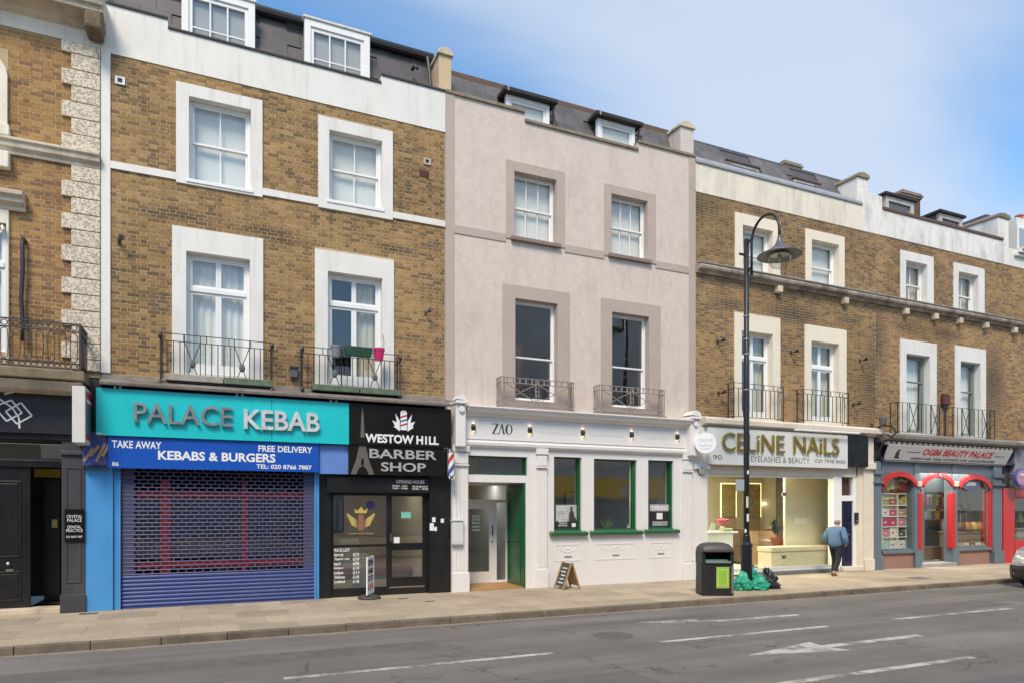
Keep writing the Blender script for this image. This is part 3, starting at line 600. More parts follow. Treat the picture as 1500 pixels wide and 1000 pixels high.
# first-floor window with entablature
ring(MB(), (-4.95, X(14), 4.6, 7.3), (wA2[0], wA2[1], 4.6, 7.05), -.06, .12).build('window_surround', CREAM, bA, .006)
MB().along_x([(0, 7.3), (-.07, 7.3), (-.08, 7.36), (-.18, 7.42), (-.19, 7.48), (-.26, 7.53), (-.27, 7.60), (0, 7.66)], -5.1, X(33, -.25)).build('entablature', STONE, bA, .008)
MB().tube([(X(3, -.12), -.11, 6.98), (X(5, -.12), -.14, 6.90), (X(2, -.12), -.15, 6.84), (X(-3, -.12), -.14, 6.90)], .03, 6).build('scroll', CREAM, bA)
french_window(bA, wA2, 6.35, y=.13)
MB().tube([(X(37), .0, 6.78), (X(36), -.10, 6.80), (X(35), -.12, 6.70), (X(35.5), -.12, 6.2), (X(33), -.11, 5.7), (X(36), -.12, 5.2), (X(36), -.12, 4.95)], .038, 8).build('waste_pipe', IRON, bA, smooth=True)
# balcony of number 88
yb = -.72; xr = X(117, yb); zt, zb_ = Z(0, 465, yb), Z(0, 533, yb)
box('balcony_slab', mat('mossy_stone', (.20, .16, .10), .9, var=.35, scale=7, bump=.5, dirt=.6, dcol=(.09, .10, .04)), bA, xA0, xr + .08, yb - .06, -.06, zb_ - .20, zb_ - .03, .02)
MB().along_x([(-.06, zb_ - .42), (yb + .15, zb_ - .36), (yb + .02, zb_ - .22), (-.06, zb_ - .22)], xA0, xr + .02).build('balcony_soffit', STONE, bA)
br = MB()
for zz_ in (zt, zt - .14, zb_ + .10, zb_):
    br.beam((xA0, yb, zz_), (xr, yb, zz_), .035, .022); br.beam((xr, yb, zz_), (xr, -.05, zz_), .035, .022)
for (x, y) in ((xr, yb), (xr, -.06)): br.beam((x, y, zb_ - .05), (x, y, zt + .02), .03, .03)
def loop(p, dx, dy, w, h, r=.008):
    pts = []
    for a in range(0, 360, 30):
        c_, s_ = math.cos(R(a)), math.sin(R(a)); pts.append((p[0] + dx * w * c_, p[1] + dy * w * c_, p[2] + (h if s_ > 0 else -h) * (1 if abs(s_) > .01 else 0) + w * s_))
    br.tube(pts, r, 5, True)
x = xr - .09
while x > -6.5:
    loop((x, yb, (zt + zb_) / 2 - .02), 1, 0, .055, .20); loop((x + .085, yb, zt - .07), 1, 0, .04, .0); loop((x + .085, yb, zb_ + .05), 1, 0, .035, .0); loop((x, yb, zb_ + .05), 1, 0, .04, 0); loop((x, yb, zt - .07), 1, 0, .045, 0)
    x -= .17
y = yb + .1
while y < -.1: loop((xr, y, (zt + zb_) / 2 - .02), 0, 1, .045, .20); loop((xr, y, zt - .07), 0, 1, .045, 0); loop((xr, y, zb_ + .05), 0, 1, .04, 0); y += .13
br.build('balcony_railing', RUST, bA)

# ---------------------------------------------------------------- building B (brick, over the kebab and barber shops)
bB = thing('brick_terrace_house', 'ochre brick house with broad white window surrounds above the kebab and barber shops', 'building', (1.5, 2, 0))
x0B, x1B = X(148), X(652)
xb0 = X(162)
WB = [ # surround outer (x0, x1, z0, z1), opening
 ((X(258), X(384.5), ZS - .19, Z(258, 120)), (X(277), X(367.5), Z(277, 263), Z(277, 142.5))),
 ((X(466), X(575), ZS - .19, Z(466, 170)), (X(482), X(559.5), Z(482, 293), Z(482, 191.4))),
 ((X(252), X(385.5), 4.53, Z(252, 331)), (X(273), X(366), 4.62, Z(273, 368.5))),
 ((X(461), X(576.6), 4.53, Z(461, 365)), (X(480), X(559.5), 4.62, Z(480, 398)))]
wall_mb(x0B, x1B, 4.3, ZP, 0, .3, [(o[0] + .02, o[1] - .02, o[2] + .02, o[3] - .02) for o, i in WB]).build('wall', MORTAR, bB, fix=False)
brick_field(bB, BM_B, xb0, x1B - .02, 4.5, ZP, [o for o, i in WB] + [(xb0, x1B, ZS - .14, ZS)], seed=8)
box('corner_strip', WHITE, bB, x0B, xb0, -.03, -.001, 4.5, ZP - .001, .004)
segx = [xb0, WB[0][0][0], WB[0][0][1], WB[1][0][0], WB[1][0][1], x1B]
for k in (0, 2, 4): box('string_course', WHITE, bB, segx[k] + .001, segx[k + 1] - .001, -.035, .0, ZS - .14, ZS, .004)
for o, i in WB: ring(MB(), o, i, -.04, .28).build('window_surround', WHITE, bB, .004)
stepped(bB, WHITE, x0B, x1B, ZP, [(x0B, X(246), 11.50), (X(246), X(558), 11.32), (X(558), x1B, 11.50)], -.02, .26, mat('dark_coping', (.05, .042, .04), .8, var=.3), .045)
sash_window(bB, WB[0][1], 2, 1, 1, .13, back='blind', sill=.05, mid=.5)
sash_window(bB, WB[1][1], 2, 1, 1, .13, back='blind', sill=.05, mid=.5)
french_window(bB, WB[2][1], Z(276, 420), .13, back=('curtain', 'curtain'), cseed=3)
french_window(bB, WB[3][1], Z(481, 442), .13, back=(None, 'cream'), cseed=5)
# mansard, gutter, dormers
zg = 12.64
dm = [(X(266, .3), X(373.5, .3)), (X(446, .3), X(541.5, .3))]
slates(bB, x0B + .05, X(640, .5), 11.15, zg - .02, .34, .72, SLATE, .55, .29, [(a - .05, b + .05) for a, b in dm])
MB().along_x([(.50, zg - .02), (.52, zg - .08), (.58, zg - .11), (.64, zg - .08), (.66, zg - .02), (.70, zg - .02), (.70, zg + .03), (.50, zg + .03)], x0B, X(636, .5)).build('gutter', IRON, bB)
roof_deck(bB, x0B, x1B, .70, zg)
MB().tube([(X(628, .4), .50, zg - .1), (X(629, .4), .40, zg - .5), (X(631, .4), .35, 11.5)], .035, 8).build('downpipe', CHAR, bB)
MB().tube([(X(604, .4), .42, 12.1), (X(606, .4), .28, 12.12), (X(609, .4), .25, 12.05)], .04, 8).build('flue', IRON, bB)
for a, b in dm:
    z0, z1 = 11.0, zg - .13
    f = ring(MB(), (a, b, z0, z1), (a + .13, b - .13, z0 + .05, z1 - .15), .27, .40).build('dormer_window', WHITE2, bB, .006)
    MB().box(a + .02, b - .02, .401, 1.2, z0, z1 + .02).build('dormer_cheek', LEAD, f)
    box('dormer_head', mat('flaking_white_paint', (.66, .63, .58), .8, var=.2, scale=12, dirt=.6), f, a - .03, b + .03, .24, .42, z1 + .001, z1 + .05, .005)
    s = ring(MB(), (a + .131, b - .131, z0 + .05, z1 - .151), (a + .20, b - .20, z0 + .12, z1 - .23), .30, .36); bars(s, a + .20, b - .20, z0 + .12, z1 - .23, 3, 2, .305, .03); s.build('sash', WHITE2, f, .003)
    panes(f, a + .20, b - .20, z0 + .12, z1 - .23, 3, 2, .335)
    box('blind', mat('grey_blind', (.45, .46, .48), .8), f, a + .14, b - .14, .385, .392, z0 + .06, z1 - .16)
party_wall(bB, X(643), X(661), -.01, 3.2, ZP + .7, Z(652, 82), mat('buff_render', (.55, .42, .26), .8, var=.2, dirt=.6, dcol=(.2, .16, .11)), STONE)
# balconettes
def pot(name, label, x, y, z, r, h, m):
    p = thing(name, label, 'plant pot', (x, y, z))
    MB().lathe([(r * .72, 0), (r * .74, .01), (r * .95, h * .8), (r * 1.02, h * .8), (r * 1.05, h), (r * .95, h), (r * .9, h - .03), (0.001, h - .03)], (x, y, z), 16).build('pot', m, p, smooth=False)
    return p
def balconette(bld, pxl, pxr, pyl, pyb, m, proj=.30, motifs=(), step=.115, r=.009, two=True, y0=0.0):
    yb = -proj; a, b = X(pxl, yb), X(pxr, yb); zt, zb = Z(pxl, pyl, yb), Z(pxl, pyb, yb); q = MB()
    lv = [zt, zb + .06] + ([zt - .14] if two else [])
    for z in lv: q.beam((a, yb, z), (b, yb, z), .022, .012); q.beam((a, yb, z), (a, y0, z), .022, .012); q.beam((b, yb, z), (b, y0, z), .022, .012)
    for x in (a, b):
        q.beam((x, yb, zb), (x, yb, zt + .01), .02, .02); q.beam((x, y0 - .03, zb), (x, y0 - .03, zt + .01), .02, .02)
    n = max(2, round((b - a) / step)); top = lv[-1] if two else zt; skip = [(c - w, c + w) for c, w in motifs]
    for k in range(1, n):
        x = a + (b - a) * k / n
        if any(s0 < x < s1 for s0, s1 in skip): continue
        q.tube([(x, yb, zb + .06), (x, yb, top)], r, 5)
    for c, w in motifs:
        for d in (-1, 1): q.tube([(c + d * w, yb, zb + .06), (c - d * w, yb, top)], r, 5); q.tube([(c + d * w, yb, zb + .06), (c + d * w, yb, zt)], r, 5)
    for k in range(1, 5): x = a + (b - a) * k / 5; q.tube([(x, yb, top), (x, yb, zt)], r, 5)
    return q.build('balcony_railing', m, bld), (a, b, zt, zb, yb)
c1, c2 = X(282, -.3), X(354.5, -.3)
rl1, B1 = balconette(bB, 235, 398.5, 487, 562, IRON, motifs=((c1, .14), (c2, .14)))
d1, d2 = X(490, -.3), X(549, -.3)
rl2, B2 = balconette(bB, 443, 586, 507, 571, IRON, motifs=((d1, .14), (d2, .14)))
for rl, Bx, cs in ((rl1, B1, (c1, c2)), (rl2, B2, (d1, d2))):
    for x in (Bx[0], Bx[1]):
        for z in (Bx[2] - .06, Bx[3] + .02): MB().lathe([(.001, -.07), (.03, -.05), (.045, 0), (.03, .05), (.001, .07)], (x, Bx[4] - .01, z), 8).build('post_boss', IRON, rl)
    for x in cs: MB().lathe([(.001, -.09), (.05, -.06), (.06, 0), (.04, .06), (.001, .09)], (x, Bx[4] - .01, (Bx[2] + Bx[3]) / 2 - .06), 7).build('rosette', mat('verdigris', (.10, .13, .13), .8, var=.4, scale=30), rl)
MOSS = mat('mossy_green_stone', (.11, .15, .10), .9, var=.4, scale=8, bump=.5, dirt=.7, dcol=(.22, .19, .14))
GSTONE = mat('grey_ledge_stone', (.36, .32, .28), .9, var=.3, scale=6, bump=.4, dirt=.6)
for a, b, m in ((243, 327, GSTONE), (328, 399, MOSS), (458, 526, MOSS), (527, 588, MOSS)):
    box('balcony_ledge', m, bB, X(a, -.3), X(b, -.3), -.34, -.042, 4.40, 4.53, .012)
MB().along_x([(.0, 4.28), (-.42, 4.22), (-.43, 4.27), (-.34, 4.33), (-.1, 4.40), (.0, 4.49)], x0B + .02, x1B - .01).build('shop_flashing', mat('stained_lead', (.17, .145, .125), .75, var=.4, scale=5, dirt=.6, dcol=(.06, .045, .035)), bB, .004)
# things on railing two
gp = pot('plant_pot', 'grey plastic plant pot hooked on the railing beside a green trough', X(492, -.36), -.37, Z(492, 523, -.36), .115, .24, mat('grey_plastic', (.20, .20, .22), .5))
rp = pot('plant_pot', 'bright pink plant pot hooked on the railing above the barber sign', X(555, -.36), -.37, Z(555, 528, -.36), .12, .26, mat('pink_plastic', (.55, .02, .13), .4))
MB().tube([(X(556), -.37, Z(555, 515, -.36)), (X(556.5), -.38, Z(555, 500, -.36)), (X(555.5), -.36, Z(555, 490, -.36))], .007, 4).build('twig', mat('dry_twig', (.13, .09, .06), .9), rp)
tr = thing('window_box', 'dark green trough planter hanging on the railing between grey and pink pots', 'planter', (X(525, -.36), -.36, Z(525, 522, -.36)))
a, b, z0, z1 = X(504, -.37), X(545, -.37), Z(525, 522, -.37), Z(525, 509, -.37)
MB().add([(a + .03, -.43, z0), (b - .03, -.43, z0), (b - .03, -.315, z0), (a + .03, -.315, z0), (a, -.45, z1), (b, -.45, z1), (b, -.312, z1), (a, -.312, z1)], [(0, 3, 2, 1), (4, 5, 6, 7), (0, 1, 5, 4), (1, 2, 6, 5), (2, 3, 7, 6), (3, 0, 4, 7)]).build('trough', mat('green_plastic', (.012, .06, .03), .5), tr, .01)
box('soil', mat('soil', (.04, .03, .02), 1), tr, a + .02, b - .02, -.44, -.33, z1 + .001, z1 + .012)

# ---------------------------------------------------------------- building C (pink stucco)
STUC = mat('pink_stucco', (0.61, 0.525, 0.46), 0.85, var=0.085, scale=5.5, dirt=0.45, dcol=(0.33, 0.27, 0.23), dlow=0.48, dhi=0.78, bump=0.75, bscale=14, streak=0.5, runs=.22)
TAUPE = mat('taupe_band_paint', (0.44, 0.36, 0.31), 0.75, var=0.07, dirt=0.25, dcol=(0.26, 0.21, 0.18), bump=0.2, bscale=30)
bC = thing('stucco_terrace_house', 'pale pink stucco house with taupe bands above the white ZAO shopfront', 'building', (8.5, 2, 0))
x0C, x1C = X(652.5), X(1018)
WC = [((X(741), X(827), 8.40, Z(741, 234)), (X(753), X(814.5), Z(753, 347), Z(753, 251))),
      ((X(885), X(960), 8.40, Z(885, 269)), (X(895), X(948), Z(895, 372), Z(895, 284))),
      ((X(736), X(834), 4.42, Z(736, 415)), (X(754.4), X(816), 4.55, Z(754.4, 437))),
      ((X(880), X(967), 4.42, Z(880, 436)), (X(896), X(950), 4.55, Z(896, 457)))]
wall_mb(x0C, x1C - .001, 3.4, ZP + .55, .0, .3, [(o[0] + .02, o[1] - .02, o[2] + .02, o[3] - .02) for o, i in WC]).build('wall', STUC, bC, fix=False)
hiC, loC = 11.50, 11.29
stepped(bC, STUC, x0C + .001, x1C - .002, ZP + .551, [(x0C, X(768.5), hiC), (X(768.5), X(934.4), loC), (X(934.4), x1C, hiC)], .0, .28, COPING, .07, .05)
zb = 8.49
for a, b in ((X(665), WC[0][0][0]), (WC[0][0][1], WC[1][0][0]), (WC[1][0][1], X(1009))): box('string_course', TAUPE, bC, a + .001, b - .001, -.02, -.001, zb - .19, zb, .003)
box('edge_strip', TAUPE, bC, x0C + .002, X(665), -.02, -.001, 4.42, hiC - .005, .003); box('edge_strip', TAUPE, bC, X(1009), x1C - .003, -.02, -.001, 4.42, hiC - .005, .003)
for o, i in WC: ring(MB(), o, i, -.025, .28).build('window_surround', TAUPE, bC, .003)
sash_window(bC, WC[0][1], 3, 1, 1, .16, back='blind', fw=.04); sash_window(bC, WC[1][1], 3, 1, 1, .16, back='blind', fw=.04)
sash_window(bC, WC[2][1], 1, 1, 1, .16, back=None, mid=.44, fw=.04, glass=GLASSD, rmat=mat('umber_room', (.20, .12, .08), .9, var=.4, scale=1.5)); sash_window(bC, WC[3][1], 1, 1, 1, .16, back=None, mid=.44, fw=.04, glass=GLASSD, rmat=mat('brown_room', (.19, .14, .12), .9, var=.4, scale=1.5))
SILLC = mat('dark_taupe_sill', (.23, .17, .145), .8, var=.15)
for k in (0, 1):
    i = WC[k][1]; box('window_sill', SILLC, bC, i[0] - .10, i[1] + .10, -.10, -.026, i[2] - .10, i[2] - .01, .006); box('window_sill', TAUPE, bC, i[0], i[1], -.02, .16, i[2] - .001, i[2] + .012)
folds(WC[2][1][0], WC[2][1][0] + .42, 4.6, 6.0, .5, seed=9).build('curtain', mat('rust_curtain', (.30, .10, .03), .9), bC, fix=False)
TRAIL = mat('taupe_iron', (.30, .25, .225), .6, var=.2, scale=15, dirt=.5, dcol=(.12, .08, .06))
for pl, pr, pt, pb in ((734, 840, 551, 594), (878, 973, 563, 603)):
    yb = -.28; a, b, zt, zb_ = X(pl, yb), X(pr, yb), Z(pl, pt, yb), Z(pl, pb, yb); q = MB()
    for z in (zt, zt - .12, zb_ + .14, zb_ + .03):
        q.beam((a, yb, z), (b, yb, z), .025, .016)
        for x in (a, b): q.beam((x, yb, z), (x, -.0, z), .025, .016)
    for x in (a, a + .07, b - .07, b): q.beam((x, yb, zb_), (x, yb, zt + .015), .018, .018)
    for x in (a, b):
        for y in (-.03, -.12, -.2): q.beam((x, y, zb_), (x, y, zt), .016, .016)
    n = 4; w = (b - a - .14) / 2
    for s in (0, 1):
        p = a + .07 + s * w; e = p + w
        q.beam((p + .02, yb, zb_ + .14), (e - .06, yb, zt - .12), .014, .016); q.beam((p + .02, yb, zt - .12), (e - .06, yb, zb_ + .14), .014, .016)
        q.beam((e - .06, yb, zb_ + .03), (e - .06, yb, zt), .02, .02); q.beam((p + .02, yb, zb_ + .03), (p + .02, yb, zt), .012, .012)
    xm = (a + b) / 2
    for z in (zb_ + .2, zb_ + .3, zb_ + .4): q.beam((xm - .05, yb, z), (xm + .05, yb, z), .014, .014)
    for k in range(1, 12): x = a + (b - a) * k / 12; q.beam((x, yb, zt - .12), (x, yb, zt), .012, .03)
    q.build('balcony_railing', TRAIL, bC)
    box('balcony_ledge', mat('stained_taupe_ledge', (.24, .19, .15), .9, var=.4, scale=7), bC, a - .02, b + .05, yb - .03, -.03, zb_ - .06, zb_ - .005, .01)
# roof of C
zr = 12.34; yR = .30
dc = [(X(741, .22), X(804, .22), Z(741, 139, .22)), (X(874.5, .22), X(929, .22), Z(874.5, 174, .22))]
slates(bC, X(662, .4), X(996, .4), 11.2, zr, .30, .58, SLATE2, .6, .30, [(a - .02, b + .12) for a, b, z in dc])
box('ridge', RIDGE, bC, X(662, .5), X(1000, .5), .55, .78, zr - .05, zr + .10, .02); roof_deck(bC, X(662), x1C, .75, zr)
for a, b, z1 in dc:
    z0 = 11.0
    f = ring(MB(), (a, b, z0, z1), (a + .10, b - .10, z0 + .05, z1 - .10), .18, .30).build('dormer_window', WHITE2, bC, .006)
    MB().box(a + .02, b - .005, .301, 1.5, z0, z1 - .01).build('dormer_cheek', mat('bitumen', (.03, .03, .034), .7), f)
    ring(MB(), (a + .101, b - .101, z0 + .05, z1 - .101), (a + .16, b - .16, z0 + .12, z1 - .16), .21, .26).build('sash', WHITE2, f)
    pane(f, a + .16, b - .16, z0 + .12, z1 - .16, .235); box('blind', BLIND, f, a + .12, b - .12, .28, .285, z0 + .06, z1 - .12)
    box('dormer_roof', mat('dark_felt', (.028, .026, .027), .8, var=.3), f, a - .12, b + .16, .02, 1.6, z1 + .001, z1 + .10, .012)
    MB().tube([(b + .10, .12, z1 - .02), (b + .10, .18, z1 - .15), (b + .16, .24, z1 - .35), (b + .16, .26, z0 + .1)], .032, 7).build('downpipe', mat('brown_pipe', (.12, .05, .04), .6), f)
    MB().tube([(a - .02, .02, z1 + .1), (a - .02, .0, z1 - .02)], .02, 6).build('outlet', LEAD, f)
party_wall(bC, X(997), X(1016), -.005, 3.4, hiC + .001, Z(1006, 188), mat('pale_pier_render', (.58, .52, .46), .85, var=.12, dirt=.6, dcol=(.3, .26, .21)), STONE, rise=.15)
tag(MB().lathe([(.25, 0), (.25, .5), (.32, .52), (.32, .62), (.2, .64)], (X(921, 4), 4.0, 12.35), 10).build('roof_vent', STONE, bC))

# ---------------------------------------------------------------- building D (brick, over the nail bar)
bD = thing('brown_brick_terrace_house', 'brown brick house with cream surrounds above the nail salon, behind the street lamp', 'building', (15.5, 2, 0))
x0D, x1D = X(1018.5), X(1283)
WD = [((X(1076), X(1142), 8.50, Z(1076, 311)), (X(1087), X(1131), Z(1087, 404), Z(1087, 330))),
      ((X(1179), X(1236), 8.50, Z(1179, 335.5)), (X(1188), X(1228), Z(1188, 421), Z(1188, 351))),
      ((X(1075), X(1142), 4.45, Z(1075, 457.5)), (X(1085.5), X(1131), 4.52, Z(1085.5, 484))),
      ((X(1178), X(1239), 4.45, Z(1178, 475)), (X(1187.5), X(1228), 4.52, Z(1187.5, 499)))]
CREAM2 = mat('cream_surround', (.78, .70, .56), .7, var=.05, dirt=.15, dcol=(.5, .42, .33))
wall_mb(x0D, x1D, 4.25, ZP, 0, .3, [(o[0] + .02, o[1] - .02, o[2] + .02, o[3] - .02) for o, i in WD]).build('wall', MORTAR, bD, fix=False)
brick_field(bD, BM_D, x0D + .02, x1D, 4.4, ZP, [o for o, i in WD] + [(x0D, x1D, ZS - .15, ZS)], seed=15)
for o, i in WD: ring(MB(), o, i, -.035, .28).build('window_surround', CREAM2, bD, .004)
def eaves_string(bld, a, b, brk):
    MB().along_x([(0, ZS - .17), (-.08, ZS - .17), (-.10, ZS - .10), (-.22, ZS - .08), (-.24, ZS - .02), (-.23, ZS + .02), (0, ZS + .07)], a, b).build('string_course', mat('sooty_string_course', (.40, .34, .28), .9, var=.3, scale=4, bump=.4, dirt=.85, dcol=(.11, .09, .08), dlow=.42, dhi=.62), bld, .006)
    for x in brk: box('bracket', STONE, bld, x - .09, x + .09, -.17, -.001, ZS - .36, ZS - .172, .015)
    q = MB(); q.tube([(a, -.16, ZS + .09), ((a + b) / 2, -.15, ZS + .10), (b, -.16, ZS + .09)], .03, 6); q.tube([(a, -.09, ZS + .09), (b, -.09, ZS + .085)], .018, 6); q.build('cable_run', mat('grey_cable', (.24, .22, .21), .8, var=.3), bld)
eaves_string(bD, x0D + .01, x1D - .001, [X(1137.5), X(1234)])
sash_window(bD, WD[0][1], 1, 1, 1, .18, UPVC, back='blind', fw=.06); sash_window(bD, WD[1][1], 1, 1, 1, .18, UPVC, back='blind', fw=.06)
french_window(bD, WD[2][1], Z(1090, 521), .18, UPVC, .05, back=(None, 'cream'), cseed=21); french_window(bD, WD[3][1], Z(1190, 535), .18, UPVC, .05, back=('cream', 'cream'), cseed=24)
for pl, pr, pt, pb in ((1075, 1147.5, 559.5, 612), (1176.5, 1243, 569, 617.5)): balconette(bD, pl, pr, pt, pb, IRON, .25, (), .17, .012, True)
zD = 11.37
MB().box(x0D, X(1262), -.02, .28, ZP, zD).build('parapet', CREAM, bD, .006)
MB().along_x([(-.06, zD + .002), (-.06, zD + .06), (.10, zD + .24), (.34, zD + .30), (.34, zD + .002)], x0D, X(1262)).build('lead_capping', LEAD, bD, .006)
zrD = 12.58
dd = [(X(1067, .6), X(1115, .6)), (X(1166, .6), X(1204, .6))]
slates(bD, x0D, X(1252, .8), 11.6, zrD, .45, .98, SLATE2, .55, .30, [(a, b) for a, b in dd])
WPALE = mat('weathered_dormer_paint', (.50, .47, .43), .7, var=.25, scale=8, dirt=.6, dcol=(.2, .18, .16))
for a, b in dd:
    f = ring(MB(), (a, b, 11.3, 12.10), (a + .08, b - .08, 11.4, 12.02), .68, .80).build('dormer_window', WPALE, bD, .006); MB().box(a, b, .801, 1.2, 11.3, 12.10).build('dormer_cheek', LEAD, f)
    pane(f, a + .08, b - .08, 11.4, 12.02, .74); box('dormer_roof', RIDGE, f, a - .03, b + .03, .64, 1.1, 12.101, 12.15, .01)
box('ridge', SLATE2, bD, x0D, X(1252, 1), .95, 1.15, zrD - .04, zrD + .05, .01); roof_deck(bD, x0D, x1D, 1.0, zrD - .03)
chB = brick_mat('chimney_brick', [(0, (.30, .19, .09)), (.5, (.22, .13, .07)), (1, (.09, .065, .05))], .6, 30.)
def chimney(bld, x0, x1, y0, y1, z0, z1, pots=()):
    box('chimney', chB, bld, x0, x1, y0, y1, z0, z1); q = MB()
    for k, e in ((0, .05), (.08, .09), (.16, .05)): q.box(x0 - e, x1 + e, y0 - e, y1 + e, z1 + .001 + k, z1 + k + .078)
    q.build('chimney_cap', COPING, bld, .01)
chimney(bD, X(1149, 5), X(1172, 5), 5, 5.8, 12.4, Z(1160, 247, 5))
party_wall(bD, X(1257), X(1272), .02, 3.3, ZP + .1, Z(1265, 261), PALEW, mat('mossy_coping', (.25, .22, .13), .9, var=.3, bump=.4), rise=.10)
MB().prism([(X(1262), ZP), (X(1292), ZP), (X(1292), Z(1285, 287)), (X(1276), Z(1285, 285)), (X(1272), Z(1272, 279)), (X(1262), Z(1262, 279))], -.015, .30).build('parapet_pier', PALEW, bD, .012)

# ---------------------------------------------------------------- building E (brick, over the beauty shop)
bE = thing('mottled_brick_terrace_house', 'ochre and purple brick house with white surrounds above the beauty supply shop', 'building', (23, 2, 0))
x0E, x1E = X(1283.2), X(1470)
WE = [((X(1318), X(1366.5), 8.50, Z(1318, 366.5)), (X(1326), X(1357), Z(1326, 443), Z(1326, 381.6))),
      ((X(1396), X(1441), 8.50, Z(1396, 385)), (X(1403), X(1432), Z(1403, 460), Z(1403, 398))),
      ((X(1317.6), X(1371), 4.35, Z(1317.6, 496)), (X(1326.7), X(1361), 4.42, Z(1326.7, 517.6))),
      ((X(1398), X(1443), 4.35, Z(1398, 506)), (X(1406), X(1435), 4.42, Z(1406, 528.6)))]
BM_E = brick_mat('stock_brick_mottled', [(0, (0.374, 0.236, 0.104)), (.3, (0.314, 0.191, 0.085)), (.6, (0.251, 0.151, 0.080)), (.85, (0.187, 0.116, 0.073)), (1, (0.150, 0.100, 0.073))], .75, 21.0, spots=[(X(1330), Z(1330, 480), 0.8, 0.2), (X(1385), Z(1385, 490), 0.9, 0.22), (X(1285), Z(1285, 500), 0.5, 1.3), (X(1455), Z(1455, 560), 0.6, 1.2)])
wall_mb(x0E, x1E, 4.2, ZP, 0, .3, [(o[0] + .02, o[1] - .02, o[2] + .02, o[3] - .02) for o, i in WE]).build('wall', MORTAR, bE, fix=False)
brick_field(bE, BM_E, x0E, x1E, 4.3, ZP, [o for o, i in WE] + [(x0E, x1E, ZS - .15, ZS)], seed=22)
for o, i in WE: ring(MB(), o, i, -.035, .28).build('window_surround', WHITE, bE, .004)
eaves_string(bE, x0E + .001, x1E - .001, [X(1323), X(1366), X(1402), X(1440)])
sash_window(bE, WE[0][1], 2, 1, 1, .18, back='half', cseed=31, fw=.05); sash_window(bE, WE[1][1], 2, 1, 1, .18, back='half', cseed=33, fw=.05)
GRN = mat('green_grey_joinery', (.20, .25, .23), .5, var=.15)
sash_window(bE, WE[2][1], 1, 1, 1, .18, GRN, back='curtain', mid=.68, cseed=35, fw=.07); sash_window(bE, WE[3][1], 1, 1, 1, .18, GRN, back='curtain', mid=.62, cseed=37, fw=.07)
for pl, pr, pt, pb, mo in ((1315, 1383, 588, 634, (1338, 1370)), (1396, 1457, 596, 640, (1415, 1444))): balconette(bE, pl, pr, pt, pb, IRON, .28, [(X(c, -.28), .2) for c in mo], .22, .012, False)
zE = 11.40
MB().box(X(1292) + .001, x1E - .002, -.02, .28, ZP, zE).build('parapet', PALEW, bE, .006)
box('coping', RIDGE, bE, X(1292) + .002, X(1468), -.06, .32, zE + .001, zE + .09, .01)
slates(bE, X(1293, .8), X(1450, .8), 11.35, 12.15, .5, 1.2, SLATE2, .7, .35, [(X(1295, .5), X(1340, .5)), (X(1373, .5), X(1409, .5))])
for a, b, zt_ in ((X(1297, .4), X(1338, .4), 12.16), (X(1376, .4), X(1409, .4), 12.06)):
    f = ring(MB(), (a, b, 11.3, zt_), (a + .14, b - .14, 11.4, zt_ - .16), .38, .5).build('dormer_window', WPALE, bE, .006); MB().box(a, b, .501, 1.6, 11.3, zt_).build('dormer_cheek', SLATE2, f)
    pane(f, a + .14, b - .14, 11.4, zt_ - .16, .44); box('dormer_roof', mat('dark_felt', (.03, .03, .03)), f, a - .1, b + .1, .3, 1.7, zt_ + .001, zt_ + .09, .01)
roof_deck(bE, x0E, x1E, 1.15, 12.18)
chimney(bE, X(1322, 4), X(1348, 4), 4, 5.2, 12.0, Z(1335, 290, 4))
party_wall(bE, X(1462), X(1478), .0, 4.5, ZP + .1, Z(1470, 320), PALEW, COPING, rise=.12)

# ---------------------------------------------------------------- building F (over the red shop, cut by the frame)
bF = thing('end_brick_terrace_house', 'brick house with stepped white cornice above the red shopfront, at right edge', 'building', (30, 2, 0))
x0F, x1F = X(1470) + .004, 36.0
WF = [((29.1, 30.5, 8.5, 9.9), (29.3, 30.3, 8.6, 9.65)), ((29.1, 30.5, 4.35, 6.9), (29.3, 30.3, 4.42, 6.6)), ((32.1, 33.5, 8.5, 9.9), (32.3, 33.3, 8.6, 9.65)), ((32.1, 33.5, 4.35, 6.9), (32.3, 33.3, 4.42, 6.6))]
wall_mb(x0F, x1F, 4.2, ZP, 0, .3, [(o[0] + .02, o[1] - .02, o[2] + .02, o[3] - .02) for o, i in WF]).build('wall', MORTAR, bF, fix=False)
brick_field(bF, BM_E, x0F, x1F, 4.3, ZP, [o for o, i in WF] + [(x0F, x1F, ZS - .15, ZS)], keep=60, seed=27)
for o, i in WF: ring(MB(), o, i, -.035, .28).build('window_surround', WHITE, bF, .004)
for o, i in WF: sash_window(bF, i, 2, 1, 1, .18, back='blind', fw=.05)
eaves_string(bF, x0F + .001, x1F, [X(1482), 31.3])
MB().box(x0F, x1F, -.02, .28, ZP, 11.2).build('parapet', WHITE, bF, .006)
for k, (p, z) in enumerate(((.10, 10.95), (.18, 11.06), (.26, 11.17))): box('cornice_moulding', WHITE, bF, X(1484) + .1 * k, x1F, -.02 - p, -.021 - .0001 * k, z, z + .085, .01)
box('attic_wall', WHITE, bF, X(1489, .3), x1F, .3, .6, 11.2, 12.6); MB().box(X(1491, .25), 28.6, .26, .299, 11.3, 12.35).build('dormer_window', WHITE2, bF); box('pane', GLASSD, bF, X(1493, .25), 28.4, .24, .258, 11.45, 12.2)
roof_deck(bF, x0F, x1F, .6, 12.6, SLATE)
MB().lathe([(.15, 0), (.14, .25), (.17, .27), (.17, .33), (.14, .33)], (X(1493, 3.5), 3.5, Z(1493, 327, 3.5)), 12).build('chimney_pot', mat('terracotta', (.42, .13, .06), .8, var=.15), bF)
